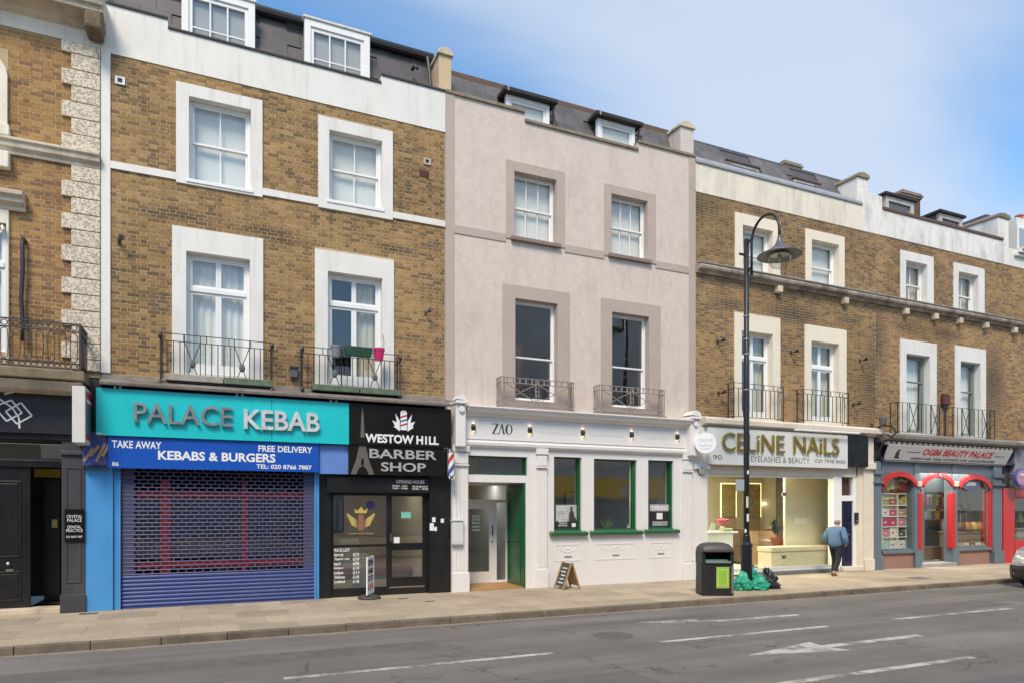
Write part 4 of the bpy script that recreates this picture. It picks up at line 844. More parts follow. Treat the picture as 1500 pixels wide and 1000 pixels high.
box('chimney', chB, bF, X(1480, 3.5), X(1520, 3.5), 3.2, 4.0, 12.2, Z(1493, 327, 3.5))
# ================================================================ shopfronts
LETW = mat('white_letter', (.80, .80, .78), .4, var=.03)
STEEL = mat('brushed_steel', (.55, .54, .52), .28, metal=1.0, var=.1)
def px_rect(px0, px1, pyt, pyb, y): return X(px0, y), X(px1, y), Z(px0, pyb, y), Z(px0, pyt, y)
def board(par, name, m, px0, px1, pyt, pyb, y, t=.05, bevel=.004):
    a, b, c, d = px_rect(px0, px1, pyt, pyb, y); return box(name, m, par, a, b, y, y + t, c, d, bevel)
def sign_text(par, s, m, px0, px1, pyt, pyb, y, **k):
    a, b, c, d = px_rect(px0, px1, pyt, pyb, y - .001); return lettering(par, s, m, a, b, c, d, y - k.get('depth', .004) - .0005, **k)
def line_px(mb, pts, y, w=.02, t=.006, closed=False):
    P = [(X(a, y), Z(a, b, y)) for a, b in pts]
    for (x0, z0), (x1, z1) in zip(P, P[1:] + (P[:1] if closed else [])):
        if (x0, z0) != (x1, z1): mb.beam((x0, y, z0), (x1, y, z1), t, w)
def panel_door(par, m, x0, x1, z0, z1, y, rows=((.06, .30), (.36, .62), (.68, .94)), cols=1, t=.045, name='door'):
    d = box(name, m, par, x0, x1, y, y + t, z0, z1, .004); w = (x1 - x0); h = z1 - z0
    for a, b in rows:
        for c in range(cols):
            p, q = x0 + w * (.14 if cols == 1 else .1 + .44 * c), x0 + w * (.86 if cols == 1 else .46 + .44 * c)
            ring(MB(), (p, q, z0 + h * a, z0 + h * b), (p + .03, q - .03, z0 + h * a + .03, z0 + h * b - .03), y - .014, y).build('moulding', m, d, .004)
            MB().prism([(p + .05, z0 + h * a + .05), (q - .05, z0 + h * a + .05), (q - .05, z0 + h * b - .05), (p + .05, z0 + h * b - .05)], y - .010, y).build('panel', m, d, .006)
    return d

# ---------------------------------------------------------------- number 88: black dental entrance
xA = X(90); rec = .18
pil = (X(90, -.12), X(124.5, -.12)); zf0 = Z(0, 632, -.22); zf1 = Z(0, 557, -.22)
wall_mb(xA0, xA1, 0, 4.4, .02, .3, [(-5.6, pil[0] + .02, .0, zf0 - .12)]).build('shop_wall', CHAR, bA, fix=False)
s = thing('fascia_sign', 'black fascia board with white overlapping squares emblem and number 88', 'sign', (-4, -.2, 3.4))
box('board', mat('black_fascia', (.022, .021, .024), .35, var=.2, dirt=.2, dcol=(.05, .045, .04)), s, xA0, X(105.5, -.22), -.22, .0, zf0, zf1, .006)
q = MB(); f = lambda l: [(a / 6.667, 550 + b / 6.667) for a, b in l]
line_px(q, f([(205, 262), (312, 388), (165, 468), (55, 345)]), -.232, .028, closed=True); line_px(q, f([(-60, 300), (110, 235), (215, 360), (65, 440), (-60, 300)]), -.230, .028)
line_px(q, f([(-20, 215), (120, 310), (185, 410), (190, 512)]), -.228, .028); q.build('emblem', LETW, s)
q = MB()
for k in range(3): line_px(q, f([(5 + 18 * k, 112 + 32 * k), (95 + 18 * k, 90 + 32 * k)]), -.230, .038)
q.build('emblem_bar', LETW, s)
sign_text(s, '88', mat('grey_letter', (.42, .42, .42), .5), 88.5, 105, 565.5, 578.5, -.22, bold=.0)
box('sign_soffit', BLACKP, bA, xA0, X(112, -.1), -.16, .02, zf0 - .10, zf0 - .001)
p0, p1 = pil
pm = MB().box(p0, p1, -.12, .019, .0, zf0 - .101).build('pilaster', CHAR, bA, .006)
ring(MB(), (p0 + .06, p1 - .06, .55, 2.7), (p0 + .09, p1 - .09, .58, 2.67), -.135, -.1201).build('moulding', CHAR, pm, .003)
box('plinth', CHAR, pm, p0 - .02, p1 + .01, -.15, -.121, 0, .34, .008); box('capital', CHAR, pm, p0 - .02, p1 + .02, -.17, -.121, 2.92, 3.0, .01)
x44 = X(44.5, rec); zd = Z(30, 683, rec); ztr0, ztr1 = Z(30, 673, rec), Z(30, 643, rec)
box('door_head', BLACKP, bA, -5.6, pil[0] + .02, rec - .05, rec + .05, zd, ztr0, .006)
tw = ring(MB(), (-5.6, pil[0] + .02, ztr0 + .001, zf0 - .12), (-5.5, pil[0] - .03, ztr0 + .04, zf0 - .16), rec - .03, rec + .04).build('transom_window', CHAR, bA, .004)
pane(tw, -5.5, pil[0] - .03, ztr0 + .04, zf0 - .16, rec, GLASSD); box('screen', mat('frosted_film', (.42, .40, .30), .7), tw, -5.5, pil[0] - .03, rec + .07, rec + .075, ztr0 + .04, zf0 - .16)
dl = panel_door(bA, BLACKP, x44 - .98, x44, .10, zd - .002, rec, rows=((.05, .26), (.36, .90))); MB().lathe([(.001, 0), (.035, .005), (.03, .03), (.001, .04)], (x44 - .33, rec - .02, .92), 10, Matrix.Rotation(R(90), 4, 'X')).build('door_knob', STEEL, dl)
MB().box(x44 - .37, x44 - .26, rec - .012, rec - .001, .78, .82).build('letter_plate', STEEL, dl)
box('door_frame', BLACKP, bA, x44 - 1.08, x44 - .981, rec - .04, rec + .08, 0, zd - .001)
box('threshold', STONE, bA, -5.6, pil[0] + .02, -.06, .6, -.004, .10, .012)
xr_ = pil[0] + .02; hall = MB(); hx0 = x44 - .02
hall.quad((hx0, .3, .10), (xr_ + .15, .3, .10), (xr_ + .15, 3, .10), (hx0, 3, .10)); hall.quad((xr_ + .15, .3, 0), (xr_ + .15, 3, 0), (xr_ + .15, 3, 3), (xr_ + .15, .3, 3)); hall.quad((-5.6, 3, 0), (xr_ + .15, 3, 0), (xr_ + .15, 3, 3), (-5.6, 3, 3)); hall.quad((-5.6, .3, 0), (-5.6, 3, 0), (-5.6, 3, 3), (-5.6, .3, 3)); hall.quad((-5.6, .3, 3.1), (xr_ + .15, .3, 3.1), (xr_ + .15, 3, 3.1), (-5.6, 3, 3.1))
hall.build('hallway', DARK, bA, fix=False)
ad = MB().prism([(X(70, 2.9), .6), (X(84, 2.9), .6)] + [(X(77, 2.9) + .12 * math.cos(R(a)) * 1.0, 1.75 + .22 * math.sin(R(a))) for a in range(0, 181, 20)], 2.9, 2.99).build('inner_door_light', mat('amber_glass', (.30, .24, .10), .4), bA)
box('sticker', mat('yellow_sticker', (.7, .6, .15), .5), bA, X(76, 1.0), X(84, 1.0), 1.0, 1.004, Z(80, 772, 1.0), Z(80, 760, 1.0)); box('inner_leaf', mat('dark_glass_leaf', (.02, .02, .018), .3), bA, X(66, 1.1), X(89, 1.1), 1.01, 1.05, .11, 2.5)
box('yellow_panel', mat('yellow_light_panel', (.55, .42, .06), .5), bA, X(52, 1.06), X(90, 1.06), .95, .99, Z(60, 698, .95), Z(60, 686, .95))
s = thing('wall_plaque', 'black plaque lettered for the dental practice on charcoal pilaster', 'sign', (X(109, -.13), -.13, 1.5))
board(s, 'plate', BLACKS, 94.5, 123.5, 745, 793, -.152, .012, .002)
for t_, a, b, c, d in (('CRYSTAL', 97.5, 120.5, 753.5, 758), ('PALACE', 98.5, 119.5, 759, 763.5), ('DENTAL', 99, 119, 769, 773.2), ('PRACTICE', 97, 121, 774.3, 778.5), ('020 8670 7887', 97, 121, 784, 787)): sign_text(s, t_, LETW, a, b, c, d, -.152, bold=0, depth=.002)
s = thing('projecting_sign', 'grubby white box sign with red frame sticking out above the kebab shop corner', 'sign', (-2.07, -.45, 3.3))
a, b = X(105.5, -.82), X(124.5, -.82); c, d = Z(106, 647, -.82), Z(106, 564, -.82)
box('case', mat('grubby_white_case', (.66, .64, .60), .5, var=.06, dirt=.4, dcol=(.38, .33, .27)), s, a, b, -.82, -.06, c, d, .006)
RED = mat('red_print', (.50, .03, .04), .4); TEALP = mat('teal_print', (.02, .20, .23), .35)
box('red_panel', RED, s, b + .001, b + .008, -.70, -.10, c + .08, d - .06); box('teal_panel', TEALP, s, b + .0085, b + .012, -.60, -.18, c + .16, d - .30); box('caption_panel', LETW, s, b + .0085, b + .012, -.68, -.12, d - .26, d - .20)
MB().tube([(-2.08, .0, d - .1), (-2.08, -.06, d - .1)], .03, 6).build('bracket', IRON, s)

# ---------------------------------------------------------------- kebab shop
LBLUE = mat('light_blue_paint', (.07, .29, .62), .35, var=.05, dirt=.4, dcol=(.06, .19, .38))
xk0, xk1 = X(177, .0), X(460, .0)
box('pilaster', LBLUE, bB, X(124.5, -.10), X(165.5, -.10), -.10, .3, 0, 2.72, .006); box('door_jamb', LBLUE, bB, X(165.5, -.10) + .002, xk0, -.05, .3, 0, 2.72, .004)
box('door_jamb', LBLUE, bB, xk1, X(467), -.05, .3, 0, 2.72, .004)
box('lintel', mat('navy_lintel', (.03, .05, .16), .6), bB, X(124.5, -.1), X(467), .06, .3, 2.74, 4.28)
TEAL = mat('teal_sign_board', (.012, .53, .56), .28, var=.04, dirt=.12, dcol=(.01, .36, .38), coat=.3)
s = thing('shop_sign', 'turquoise sign board with steel letters reading PALACE KEBAB', 'sign', (.6, -.3, 3.4))
ys = -.32; a, m_, b = X(140.5, ys), X(398, ys), X(511.3, ys); c, d = (Z(141, 636.8, ys) + Z(511, 649.8, ys)) / 2, (Z(140, 567, ys) + Z(511, 589.2, ys)) / 2
box('panel', TEAL, s, a, m_ - .003, ys, ys + .06, c, d, .003); box('panel', TEAL, s, m_ + .003, b, ys, ys + .06, c, d, .003)
SLET = mat('steel_letter_painted_shade', (.36, .35, .33), .35, metal=.7, var=.4, scale=5); SLET2 = mat('steel_letter_painted_sheen', (.80, .80, .78), .28, metal=.45, var=.3, scale=5)  # one steel; darker PALACE and paler KEBAB have shade and sheen put in colour
sign_text(s, 'PALACE', SLET, 196.3, 340, 588.5, 618.5, ys - .025, depth=.05, bold=.004, split=True)
sign_text(s, 'KEBAB', SLET2, 357, 467.8, 598.5, 627.5, ys - .025, depth=.05, bold=.02, split=True)
for px in (172, 351, 489):
    for e in (-4, 4): MB().lathe([(.001, 0), (.022, .0), (.022, .045), (.001, .045)], (X(px + e, ys), ys + .03, d + .002), 8).build('sign_light', LETW, s)
box('maker_plate', LETW, s, a + .01, a + .09, ys - .003, ys - .0005, c + .02, c + .045)
s = thing('shop_sign', 'royal blue take away sign reading KEBABS & BURGERS under the turquoise board', 'sign', (.5, -.25, 3.0))
yb2 = -.27; BLUE = mat('royal_blue_board', (.010, .085, .44), .25, var=.03, dirt=.1, dcol=(.03, .09, .3))
a, b = X(158, yb2), X(467, yb2); zb0 = (Z(158, 684.8, yb2) + Z(467, 690.7, yb2)) / 2
box('panel', BLUE, s, a, b, yb2, yb2 + .06, zb0, c - .004, .003)
for t_, p, q_, r_, u_, bo in (('TAKE AWAY', 163.8, 236.5, 644, 655, .02), ('KEBABS & BURGERS', 231.5, 403.5, 659, 672.5, .03), ('FREE DELIVERY', 378.5, 457.5, 651.5, 660.5, .02), ('86', 164, 174, 675.5, 681.5, .02), ('TEL: 020 8766 7887', 375.5, 456.5, 679, 685.5, .02)): sign_text(s, t_, LETW, p, q_, r_, u_, yb2, bold=bo)
board(bB, 'side_panel', mat('pale_blue_panel', (.12, .24, .58), .45, var=.1, dirt=.2), 467.5, 510, 650, 693, -.20, .2)
bx_ = MB().box(X(121, -.22), X(157.5, -.22), -.22, .05, 2.73, 3.36).build('broken_sign_box', mat('peeling_blue', (.05, .08, .28), .7, var=.5, scale=7, dirt=.95, dcol=(.28, .17, .10), dlow=.50, dhi=.56, streak=1), bB, .01)
box('tray', IRON, bx_, X(121, -.25), X(158, -.25), -.25, -.02, 2.69, 2.728)
for k in range(4): x = X(123 + k * 9, -.23); MB().beam((x, -.235, 2.80 + .1 * (k % 2)), (x + .14, -.23, 3.05 + .05 * k), .012, .05).build('torn_strip', mat('torn_board', (.36, .24, .14), .8, var=.3), bx_)
wall_mb(X(467) + .001, x1B, 2.72, 4.29, .10, .3, []).build('upper_wall', CHAR, bB, fix=False)
# roller shutter
SH = mat('blue_shutter_steel', (.055, .085, .26), .45, metal=.15, var=.12, scale=5, dirt=.5, dcol=(.09, .10, .20), dlow=.45, dhi=.7, streak=1)
SH2 = mat('worn_shutter_steel', (.072, .076, .165), .45, metal=.2, var=.2, scale=8, dirt=.55, dcol=(.12, .10, .13), dlow=.45, dhi=.7, streak=1)
s = thing('roller_shutter', 'closed blue roller shutter with perforated upper slats on the kebab shop', 'shutter', ((xk0 + xk1) / 2, .0, 0))
p = .0765; nsl = 35; z0 = .03; yc = .0
prof = [(yc + .012, 0), (yc - .002, .008), (yc - .012, .028), (yc - .012, .046), (yc - .002, .064), (yc + .012, .0725), (yc + .016, .0725), (yc + .016, 0)]
plain = MB().along_x(prof, xk0 + .002, xk1 - .002).mesh('slat'); plain.materials.append(SH)
def perf(off):
    q = MB(); q.along_x([(yc + .010, 0), (yc - .006, .004), (yc - .012, .013), (yc - .006, .024), (yc + .010, .028), (yc + .014, .028), (yc + .014, 0)], xk0 + .002, xk1 - .002)
    e = .22; q.box(xk0 + .002, xk0 + e, yc - .006, yc + .012, .0285, .0745); q.box(xk1 - e, xk1 - .002, yc - .006, yc + .012, .0285, .0745)
    x = xk0 + e + (.075 if off else .0)
    while x < xk1 - e: q.box(x, x + .028, yc - .008, yc + .012, .0285, .0745); x += .15
    me = q.mesh('slat'); me.materials.append(SH2); return me
pf = (perf(False), perf(True))
for k in range(nsl):
    o = link('slat', plain if k < 8 else pf[k % 2], None, s); o.matrix_parent_inverse = Matrix.Translation(-ORG[s.name]); o.location = (0, random.uniform(-.002, .002), z0 + k * p)
box('bottom_rail', SH, s, xk0 + .003, xk1 - .003, -.016, .02, .0, .028)
box('guide_rail', LBLUE, s, xk0 - .03, xk0 + .001, -.075, -.0505, 0, 2.7); box('guide_rail', LBLUE, s, xk1 - .001, xk1 + .03, -.075, -.0505, 0, 2.7)
REDF = mat('red_shop_frame', (.62, .04, .035), .45, var=.1)
yr = .10
for a, b in ((235, 249.5), (354.5, 361.5)): box('mullion', REDF, bB, X(a, yr), X(b, yr), yr, yr + .08, .02, 2.5)
for z0_, z1_ in ((2.16, 2.28), (.76, .88)):
    for a, b in ((xk0 + .1, X(234.5, yr)), (X(250, yr), X(354, yr)), (X(362, yr), xk1 - .02)): box('transom', REDF, bB, a, b, yr + .002, yr + .07, z0_, z1_)
box('shop_glazing', GLASSD, bB, xk0 + .1, xk1 - .02, yr + .03, yr + .036, .93, 2.15)
room(bB, xk0, xk1, .16, 2.6, .301, 4.5, DARK)
cn = thing('counter', 'grey counter inside the dark kebab shop behind the shutter', 'counter', (1.0, 1.8, 0)); box('cabinet', mat('counter_steel', (.30, .29, .28), .4, metal=.4), cn, .2, 2.1, 1.6, 2.2, .0, .95); box('worktop', STEEL, cn, .15, 2.15, 1.55, 2.25, .951, .99)
menu = thing('menu_board', 'dim grey menu board hanging inside the shuttered kebab shop', 'menu board', (1.6, 1.3, 1.4)); box('panel', mat('menu_print', (.32, .30, .27), .6, var=.5, scale=9), menu, X(398, .9), X(420, .9), .9, .92, Z(400, 780, .9), Z(400, 715, .9))

# ---------------------------------------------------------------- barber shop
s = thing('shop_sign', 'glossy black barber sign reading WESTOW HILL BARBER SHOP with tower and pole emblem', 'sign', (4.0, -.3, 3.4))
yb3 = -.30; zu0 = (Z(512, 650.5, yb3) + Z(661, 655, yb3)) / 2; zu1 = (Z(512, 592, yb3) + Z(661, 597, yb3)) / 2
box('upper_panel', BLACKS, s, X(511.3, yb3) + .02, X(661, yb3), yb3, yb3 + .06, zu0, zu1, .003)
yb4 = -.26; zl0 = (Z(512, 693.5, yb4) + Z(654, 697.5, yb4)) / 2
lp = box('lower_panel', BLACKS, s, X(510.5, yb4), X(655, yb4), yb4, yb4 + .05, zl0, zu0 - .002, .003)
EIF = mat('faded_brown_print', (.13, .115, .095), .3, var=.1)
def tower(lo, hi, y):     # the iron tower, drawn in pixels, clipped to one panel
    q = MB(); prof = [(694, 17), (690, 16), (676, 10.5), (671, 9), (656, 5.5), (654, 5), (640, 3.0), (622, 2.2), (606, 1.6), (604, .8), (596, .5)]
    pr = [(b, w) for b, w in prof if lo <= b <= hi]
    l_ = [(X(531 - w, y), Z(531, b, y)) for b, w in pr]; r_ = [(X(531 + w, y), Z(531, b, y)) for b, w in pr]
    if hi > 660:      # legs with the arch and an opening between
        for sgn in (-1, 1):
            out_ = [(531 + sgn * w, b) for b, w in ((694, 17), (690, 16), (676, 10.5), (671, 9))]; inn = [(531 + sgn * 1.5, 671), (531 + sgn * 2.2, 677), (531 + sgn * 1, 682), (531 + sgn * 6, 686), (531 + sgn * 9, 694)]
            P = [(X(a, y), Z(531, b, y)) for a, b in out_ + inn]; q.prism(P if sgn < 0 else P[::-1], y, y + .003)
        l_ = [(X(531 - w, y), Z(531, b, y)) for b, w in ((670.9, 9), (656, 5.5), (652, 4.6))]; r_ = [(X(531 + w, y), Z(531, b, y)) for b, w in ((670.9, 9), (656, 5.5), (652, 4.6))]
    q.prism(l_ + r_[::-1], y, y + .003); return q
tower(590, 650, yb3 - .0035).build('tower_emblem', EIF, s); tower(651, 700, yb4 - .0035).build('tower_emblem', EIF, s)
sign_text(s, 'WESTOW H1LL', LETW, 535, 642.5, 634, 647, yb3, bold=.035)
CHR = mat('chrome_letter', (.72, .71, .69), .25, metal=.6, var=.1)
sign_text(s, 'BARBER', CHR, 541, 639.5, 656.5, 670, yb4 - .012, bold=.02, depth=.015, split=True); sign_text(s, 'SHOP', CHR, 558, 623.5, 676, 689.5, yb4 - .012, bold=.02, depth=.015, split=True)
a, b, c, d = px_rect(574.5, 608, 599, 631, yb3)
strokes(s, LETW, [[(.36, .08), (.64, .08), (.64, .9), (.58, .98), (.42, .98), (.36, .9)]], a, b, c, d, yb3 - .004, name='pole_emblem')
lv = [[(.33, .02), (.06, .22), (.12, .26), (.0, .50), (.20, .42), (.14, .82), (.33, .5)], [(.67, .02), (.94, .22), (.88, .26), (1., .50), (.80, .42), (.86, .82), (.67, .5)]]
strokes(s, LETW, lv, a, b, c, d, yb3 - .004, name='leaf_emblem')
strokes(s, mat('red_stripe', (.45, .04, .05), .4), [[(.36, .24), (.64, .34), (.64, .42), (.36, .32)], [(.36, .62), (.64, .72), (.64, .80), (.36, .70)]], a, b, c, d, yb3 - .0065, .002, 'stripe')
strokes(s, mat('blue_stripe', (.03, .16, .30), .4), [[(.36, .43), (.64, .53), (.64, .61), (.36, .51)]], a, b, c, d, yb3 - .0065, .002, 'stripe')
h = board(bB, 'shop_header', BLACKP, 479, 628.5, 697.5, 720, -.12, .16)
for t_, p_, q_, r_, u_ in (('OPENING HOURS', 580.5, 621.5, 702, 707), ('MON - SAT', 575, 597, 709.5, 712), ('9.00 - 19.00', 575, 597, 713, 715.5), ('SUNDAY', 604, 627, 710.5, 713), ('10.00 - 18.00', 604, 627, 714, 716.5)): sign_text(h, t_, LETW, p_, q_, r_, u_, -.12, bold=.01, depth=.003)
box('side_panel', BLACKP, bB, X(628.8, -.06), X(660.5, -.06), -.06, .3, 0, zl0 + .05, .004)
box('side_panel', BLACKP, bB, X(467.2), X(485, .0), .0, .3, 0, zl0 + .1, .004)
yf = .06; fx0, fx1 = X(485.3, yf), X(628, yf)
zt_, zm_, zb_ = Z(485, 722, yf), Z(485, 799.5, yf), Z(485, 866, yf)
xd0, xd1 = X(568.5, yf), X(623, yf)
w = ring(MB(), (fx0, xd0, zb_, zt_), (fx0 + .05, xd0 - .03, zb_ + .06, zt_ - .04), yf, yf + .06).box(fx0 + .05, xd0 - .03, yf, yf + .06, zm_ - .03, zm_ + .03).build('shop_window', BLACKP, bB, .004)
pane(w, fx0 + .05, xd0 - .03, zm_ + .03, zt_ - .04, yf + .025, GLASSD); pane(w, fx0 + .05, xd0 - .03, zb_ + .06, zm_ - .03, yf + .025, GLASSD)
box('plinth', BLACKP, bB, fx0, fx1, yf - .005, yf + .08, 0, zb_ - .001, .004)
dr = ring(MB(), (xd0 + .002, xd1, zb_ + .01, zt_), (xd0 + .09, xd1 - .06, zm_ + .04, zt_ - .05), yf + .005, yf + .055, bottom=False)
dr.box(xd0 + .09, xd1 - .06, yf + .005, yf + .055, zm_ - .12, zm_ + .04); dr.box(xd0 + .09, xd1 - .06, yf + .005, yf + .055, zb_ + .01, zb_ + .25)
dr = dr.build('door', BLACKP, bB, .004); pane(dr, xd0 + .09, xd1 - .06, zm_ + .04, zt_ - .05, yf + .03, GLASSD); pane(dr, xd0 + .09, xd1 - .06, zb_ + .25, zm_ - .12, yf + .03, GLASSD)
MB().tube([(xd0 + .05, yf - .05, zm_ + .08), (xd0 + .05, yf - .05, zm_ + .26)], .014, 8).build('handle', STEEL, dr); box('kick_strip', STEEL, dr, xd0 + .03, xd1 - .02, yf - .004, yf + .004, zb_ + .02, zb_ + .045)
box('door_frame', BLACKP, bB, xd1 + .001, fx1, yf - .01, yf + .07, zb_, zt_, .004); box('window_head', BLACKP, bB, fx0, fx1, yf - .02, yf + .07, zt_ + .001, zl0 + .05)
GOLD = mat('gold_print', (.55, .42, .12), .4, var=.1); yg = yf + .020
a, b, c, d = px_rect(508, 549, 741, 776, yg)
strokes(w, GOLD, [[(.30, .72), (.70, .72), (.74, .92), (.62, .82), (.50, 1.0), (.38, .82), (.26, .92)]], a, b, c, d, yg, .003, 'crown_emblem')
wg = []
for sgn in (-1, 1):
    for k in range(4):
        f_ = lambda u, v: (.5 + sgn * u, v)
        P = [f_(.12, .10 + .09 * k), f_(.16, .17 + .09 * k), f_(.36 + .045 * k, .34 + .13 * k), f_(.34 + .05 * k, .22 + .12 * k)]; wg.append(P if sgn > 0 else P[::-1])
strokes(w, GOLD, wg, a, b, c, d, yg, .003, 'wing_emblem'); strokes(w, mat('copper_print', (.30, .14, .08), .4), [[(.40, .0), (.60, .0), (.60, .6), (.56, .66), (.44, .66), (.40, .6)]], a, b, c, d, yg, .003, 'pole_emblem')
lettering(w, 'CRAFTED HAIR', GOLD, X(510, yg), X(547, yg), Z(508, 782, yg), Z(508, 780, yg), yg, .002, bold=0)
MB().prism(circle(X(542.5, yg), Z(542.5, 739, yg), .10, 18, rz=.095), yg, yg + .003).build('sticker', mat('indigo_sticker', (.03, .025, .10), .4), w)
box('sticker', mat('mint_sticker', (.20, .55, .42), .4), dr, X(588, yg), X(602, yg), yg + .005, yg + .008, Z(590, 758, yg), Z(590, 749, yg)); box('sticker', LETW, dr, X(577, yg), X(585.5, yg), yg + .005, yg + .008, Z(580, 795, yg), Z(580, 786, yg))
PR = [('PRICE LIST', '')] + list(zip(('Haircut', 'Clipper cut', 'Beard', 'Shampoo', 'Student', 'Children', 'Combined'), ('£13', '£10', '£8', '£14', '£11', '£10', '£18')))
for k, (l_, r_) in enumerate(PR):
    yy = 803 + k * 6.6; lettering(w, l_, LETW, X(487.5, yg), X(487.5 + 2.2 * len(l_) + 3 * (k == 0), yg), Z(487, yy + 4.6, yg), Z(487, yy, yg), yg, .002, bold=.02)
    if r_: lettering(w, r_, LETW, X(517, yg), X(526, yg), Z(517, yy + 4.6 - .5, yg), Z(517, yy - .5, yg), yg, .002, bold=.02)
for px, py, w_, h_ in ((635.5, 760.5, 5, 7), (648, 762, 4.5, 6), (632.5, 771, 6, 11), (638, 774, 4, 6)):
    sp = box('doorbell_plate', LETW, bB, X(px - w_ / 2, -.07), X(px + w_ / 2, -.07), -.075, -.0605, Z(px, py + h_ / 2, -.07), Z(px, py - h_ / 2, -.07), .004)
TAN = mat('tan_interior', (.66, .55, .39), .8, var=.08)
room(bB, fx0 + .3, fx1 - .3, .15, 2.7, .301, 3.2, TAN)
bn = thing('waiting_bench', 'low red padded bench inside the barber shop window', 'bench', (3.0, 1.0, 0)); box('seat', mat('red_leather', (.22, .02, .02), .4), bn, 2.6, 4.6, 1.2, 1.6, .38, .50, .03); box('base', BLACKP, bn, 2.65, 4.55, 1.22, 1.58, 0, .379)
mr = thing('wall_mirror', 'black framed mirror with picture inside the barber shop', 'mirror', (2.9, 3.4, 1.5)); box('frame', BLACKP, mr, 2.75, 3.35, 3.42, 3.47, 1.3, 2.6, .01); box('mirror_glass', mat('mirror', (.8, .8, .8), .05, metal=1, var=0), mr, 2.81, 3.29, 3.412, 3.419, 1.36, 2.54)
bc = thing('barber_chair', 'white barber chair inside the shop behind the price list', 'chair', (3.3, 2.2, 0)); wl = mat('white_leather', (.6, .6, .58), .4)
MB().lathe([(.28, 0), (.28, .03), (.05, .06), (.05, .42), (.001, .42)], (3.3, 2.2, 0), 14).build('base', STEEL, bc); box('seat', wl, bc, 3.05, 3.55, 1.95, 2.45, .42, .54, .04); box('backrest', wl, bc, 3.05, 3.55, 2.40, 2.50, .54, 1.15, .04)
for x in (3.0, 3.54): box('armrest', wl, bc, x, x + .06, 1.98, 2.4, .66, .72, .02)
box('barber_floor', mat('grey_floor', (.3, .29, .27), .6), bB, fx0, fx1, .14, 3.5, -.004, .03)

# ---------------------------------------------------------------- ZAO shopfront
SHW = mat('warm_white_gloss', (.74, .715, .69), .45, var=.03, dirt=.18, dcol=(.5, .45, .40), bump=.06, bscale=20)
GRE = mat('green_gloss', (.008, .10, .03), .3, var=.15, coat=.3)
yz = -.10; xz0, xz1 = X(661.5, yz), X(1014, yz); zc0 = Z(680, 652, -.2)
do = (X(685.8, yz), X(770, yz), 0, Z(687, 705, yz)); tw_ = (X(686.3, yz), X(772.5, yz), Z(687, 694, yz), Z(687, 666, yz))
gw = [(X(811.5, yz), X(852, yz), Z(811.5, 777, yz), Z(811.5, 668, yz)), (X(870, yz), X(933, yz), Z(870, 776, yz), Z(870, 671, yz)), (X(949.5, yz), X(986.5, yz), Z(949.5, 774, yz), Z(949.5, 673, yz))]
wall_mb(xz0, xz1, 0, 3.62, yz, .25, [do, tw_] + gw).build('shopfront', SHW, bC, fix=False)
def plinth(a, b, y, z): box('plinth', SHW, bC, a, b, y - .04, y - .001, 0, z, .008)
for pa, pb in ((661.5, 686), (785.5, 801.5), (1000, 1014)):
    a, b = X(pa, yz - .06), X(pb, yz - .06); a = max(a, xz0 + .001)
    pm = box('pilaster', SHW, bC, a, b, yz - .06, yz - .001, .0, zc0 + .02, .004); zpl = Z(786, 834, -.2)
    box('plinth', SHW, pm, a - .02, b + .02, yz - .10, yz - .061, 0, zpl, .008)
    n = 4
    for k in range(n): x = a + (b - a) * (k + .7) / (n + .4); box('reed', SHW, pm, x, x + (b - a) * .10, yz - .075, yz - .0605, zpl + .06, zc0 - .52, .004)
    box('capital', SHW, pm, a - .015, b + .015, yz - .12, yz - .061, zc0 - .14, zc0 + .0, .01); box('collar', SHW, pm, a + .01, b - .01, yz - .10, yz - .061, zc0 - .42, zc0 - .16, .03); box('collar_moulding', SHW, pm, a - .01, b + .01, yz - .115, yz - .061, zc0 - .47, zc0 - .43, .012)
zc1 = Z(683, 592, -.42)
cor = [(.0, zc0 - .02), (yz - .04, zc0 - .02), (yz - .10, zc0 + .03), (yz - .11, zc0 + .10), (yz - .05, zc0 + .13), (yz - .05, zc1 - .22), (yz - .10, zc1 - .20), (yz - .14, zc1 - .13), (yz - .26, zc1 - .11), (yz - .28, zc1 - .05), (yz - .33, zc1 - .03), (yz - .33, zc1), (.0, zc1 + .05)]
MB().along_x(cor, X(682, -.2), X(1009, -.2)).build('cornice', SHW, bC, .006)
for pa, pb in ((667, 681.5), (1009.5, 1023)):
    a, b = X(pa, -.3), X(pb, -.3); k = box('console', SHW, bC, a, b, -.36, .0, zc0 - .04, zc1 + .02, .02); box('console_cap', SHW, k, a - .02, b + .02, -.44, .0, zc1 + .021, zc1 + .09, .012); MB().lathe([(.001, 0), (.07, .0), (.07, .05), (.001, .05)], ((a + b) / 2, -.36, zc1 - .1), 12, Matrix.Rotation(R(90), 4, 'X')).build('console_rosette', SHW, k)
    MB().prism(circle((a + b) / 2, zc1 + .09, (b - a) / 2 + .01, 12, 0, 180), -.42, -.05).build('console_crest', SHW, k)
yfa = yz - .055
s = thing('fascia_sign', 'white ZAO fascia panel with dark serif letters and faint pale wording', 'sign', (8.5, -.15, 3.8))
fa, fb, fc, fd = X(682.5, yfa), X(1008, yfa), zc0 + .17, zc1 - .25
ring(MB(), (fa, fb, fc, fd), (fa + .05, fb - .05, fc + .04, fd - .04), yfa - .012, yfa - .0005).build('frame', SHW, s, .003); box('panel', mat('pale_sign_panel', (.70, .695, .68), .5, var=.02), s, fa + .051, fb - .051, yfa - .006, yfa - .0005, fc + .041, fd - .041)
SERIF = mat('dark_green_grey_letter', (.06, .07, .06), .4); a, b, c, d = px_rect(720.5, 750.5, 619.5, 634.5, yfa); yl = yfa - .012
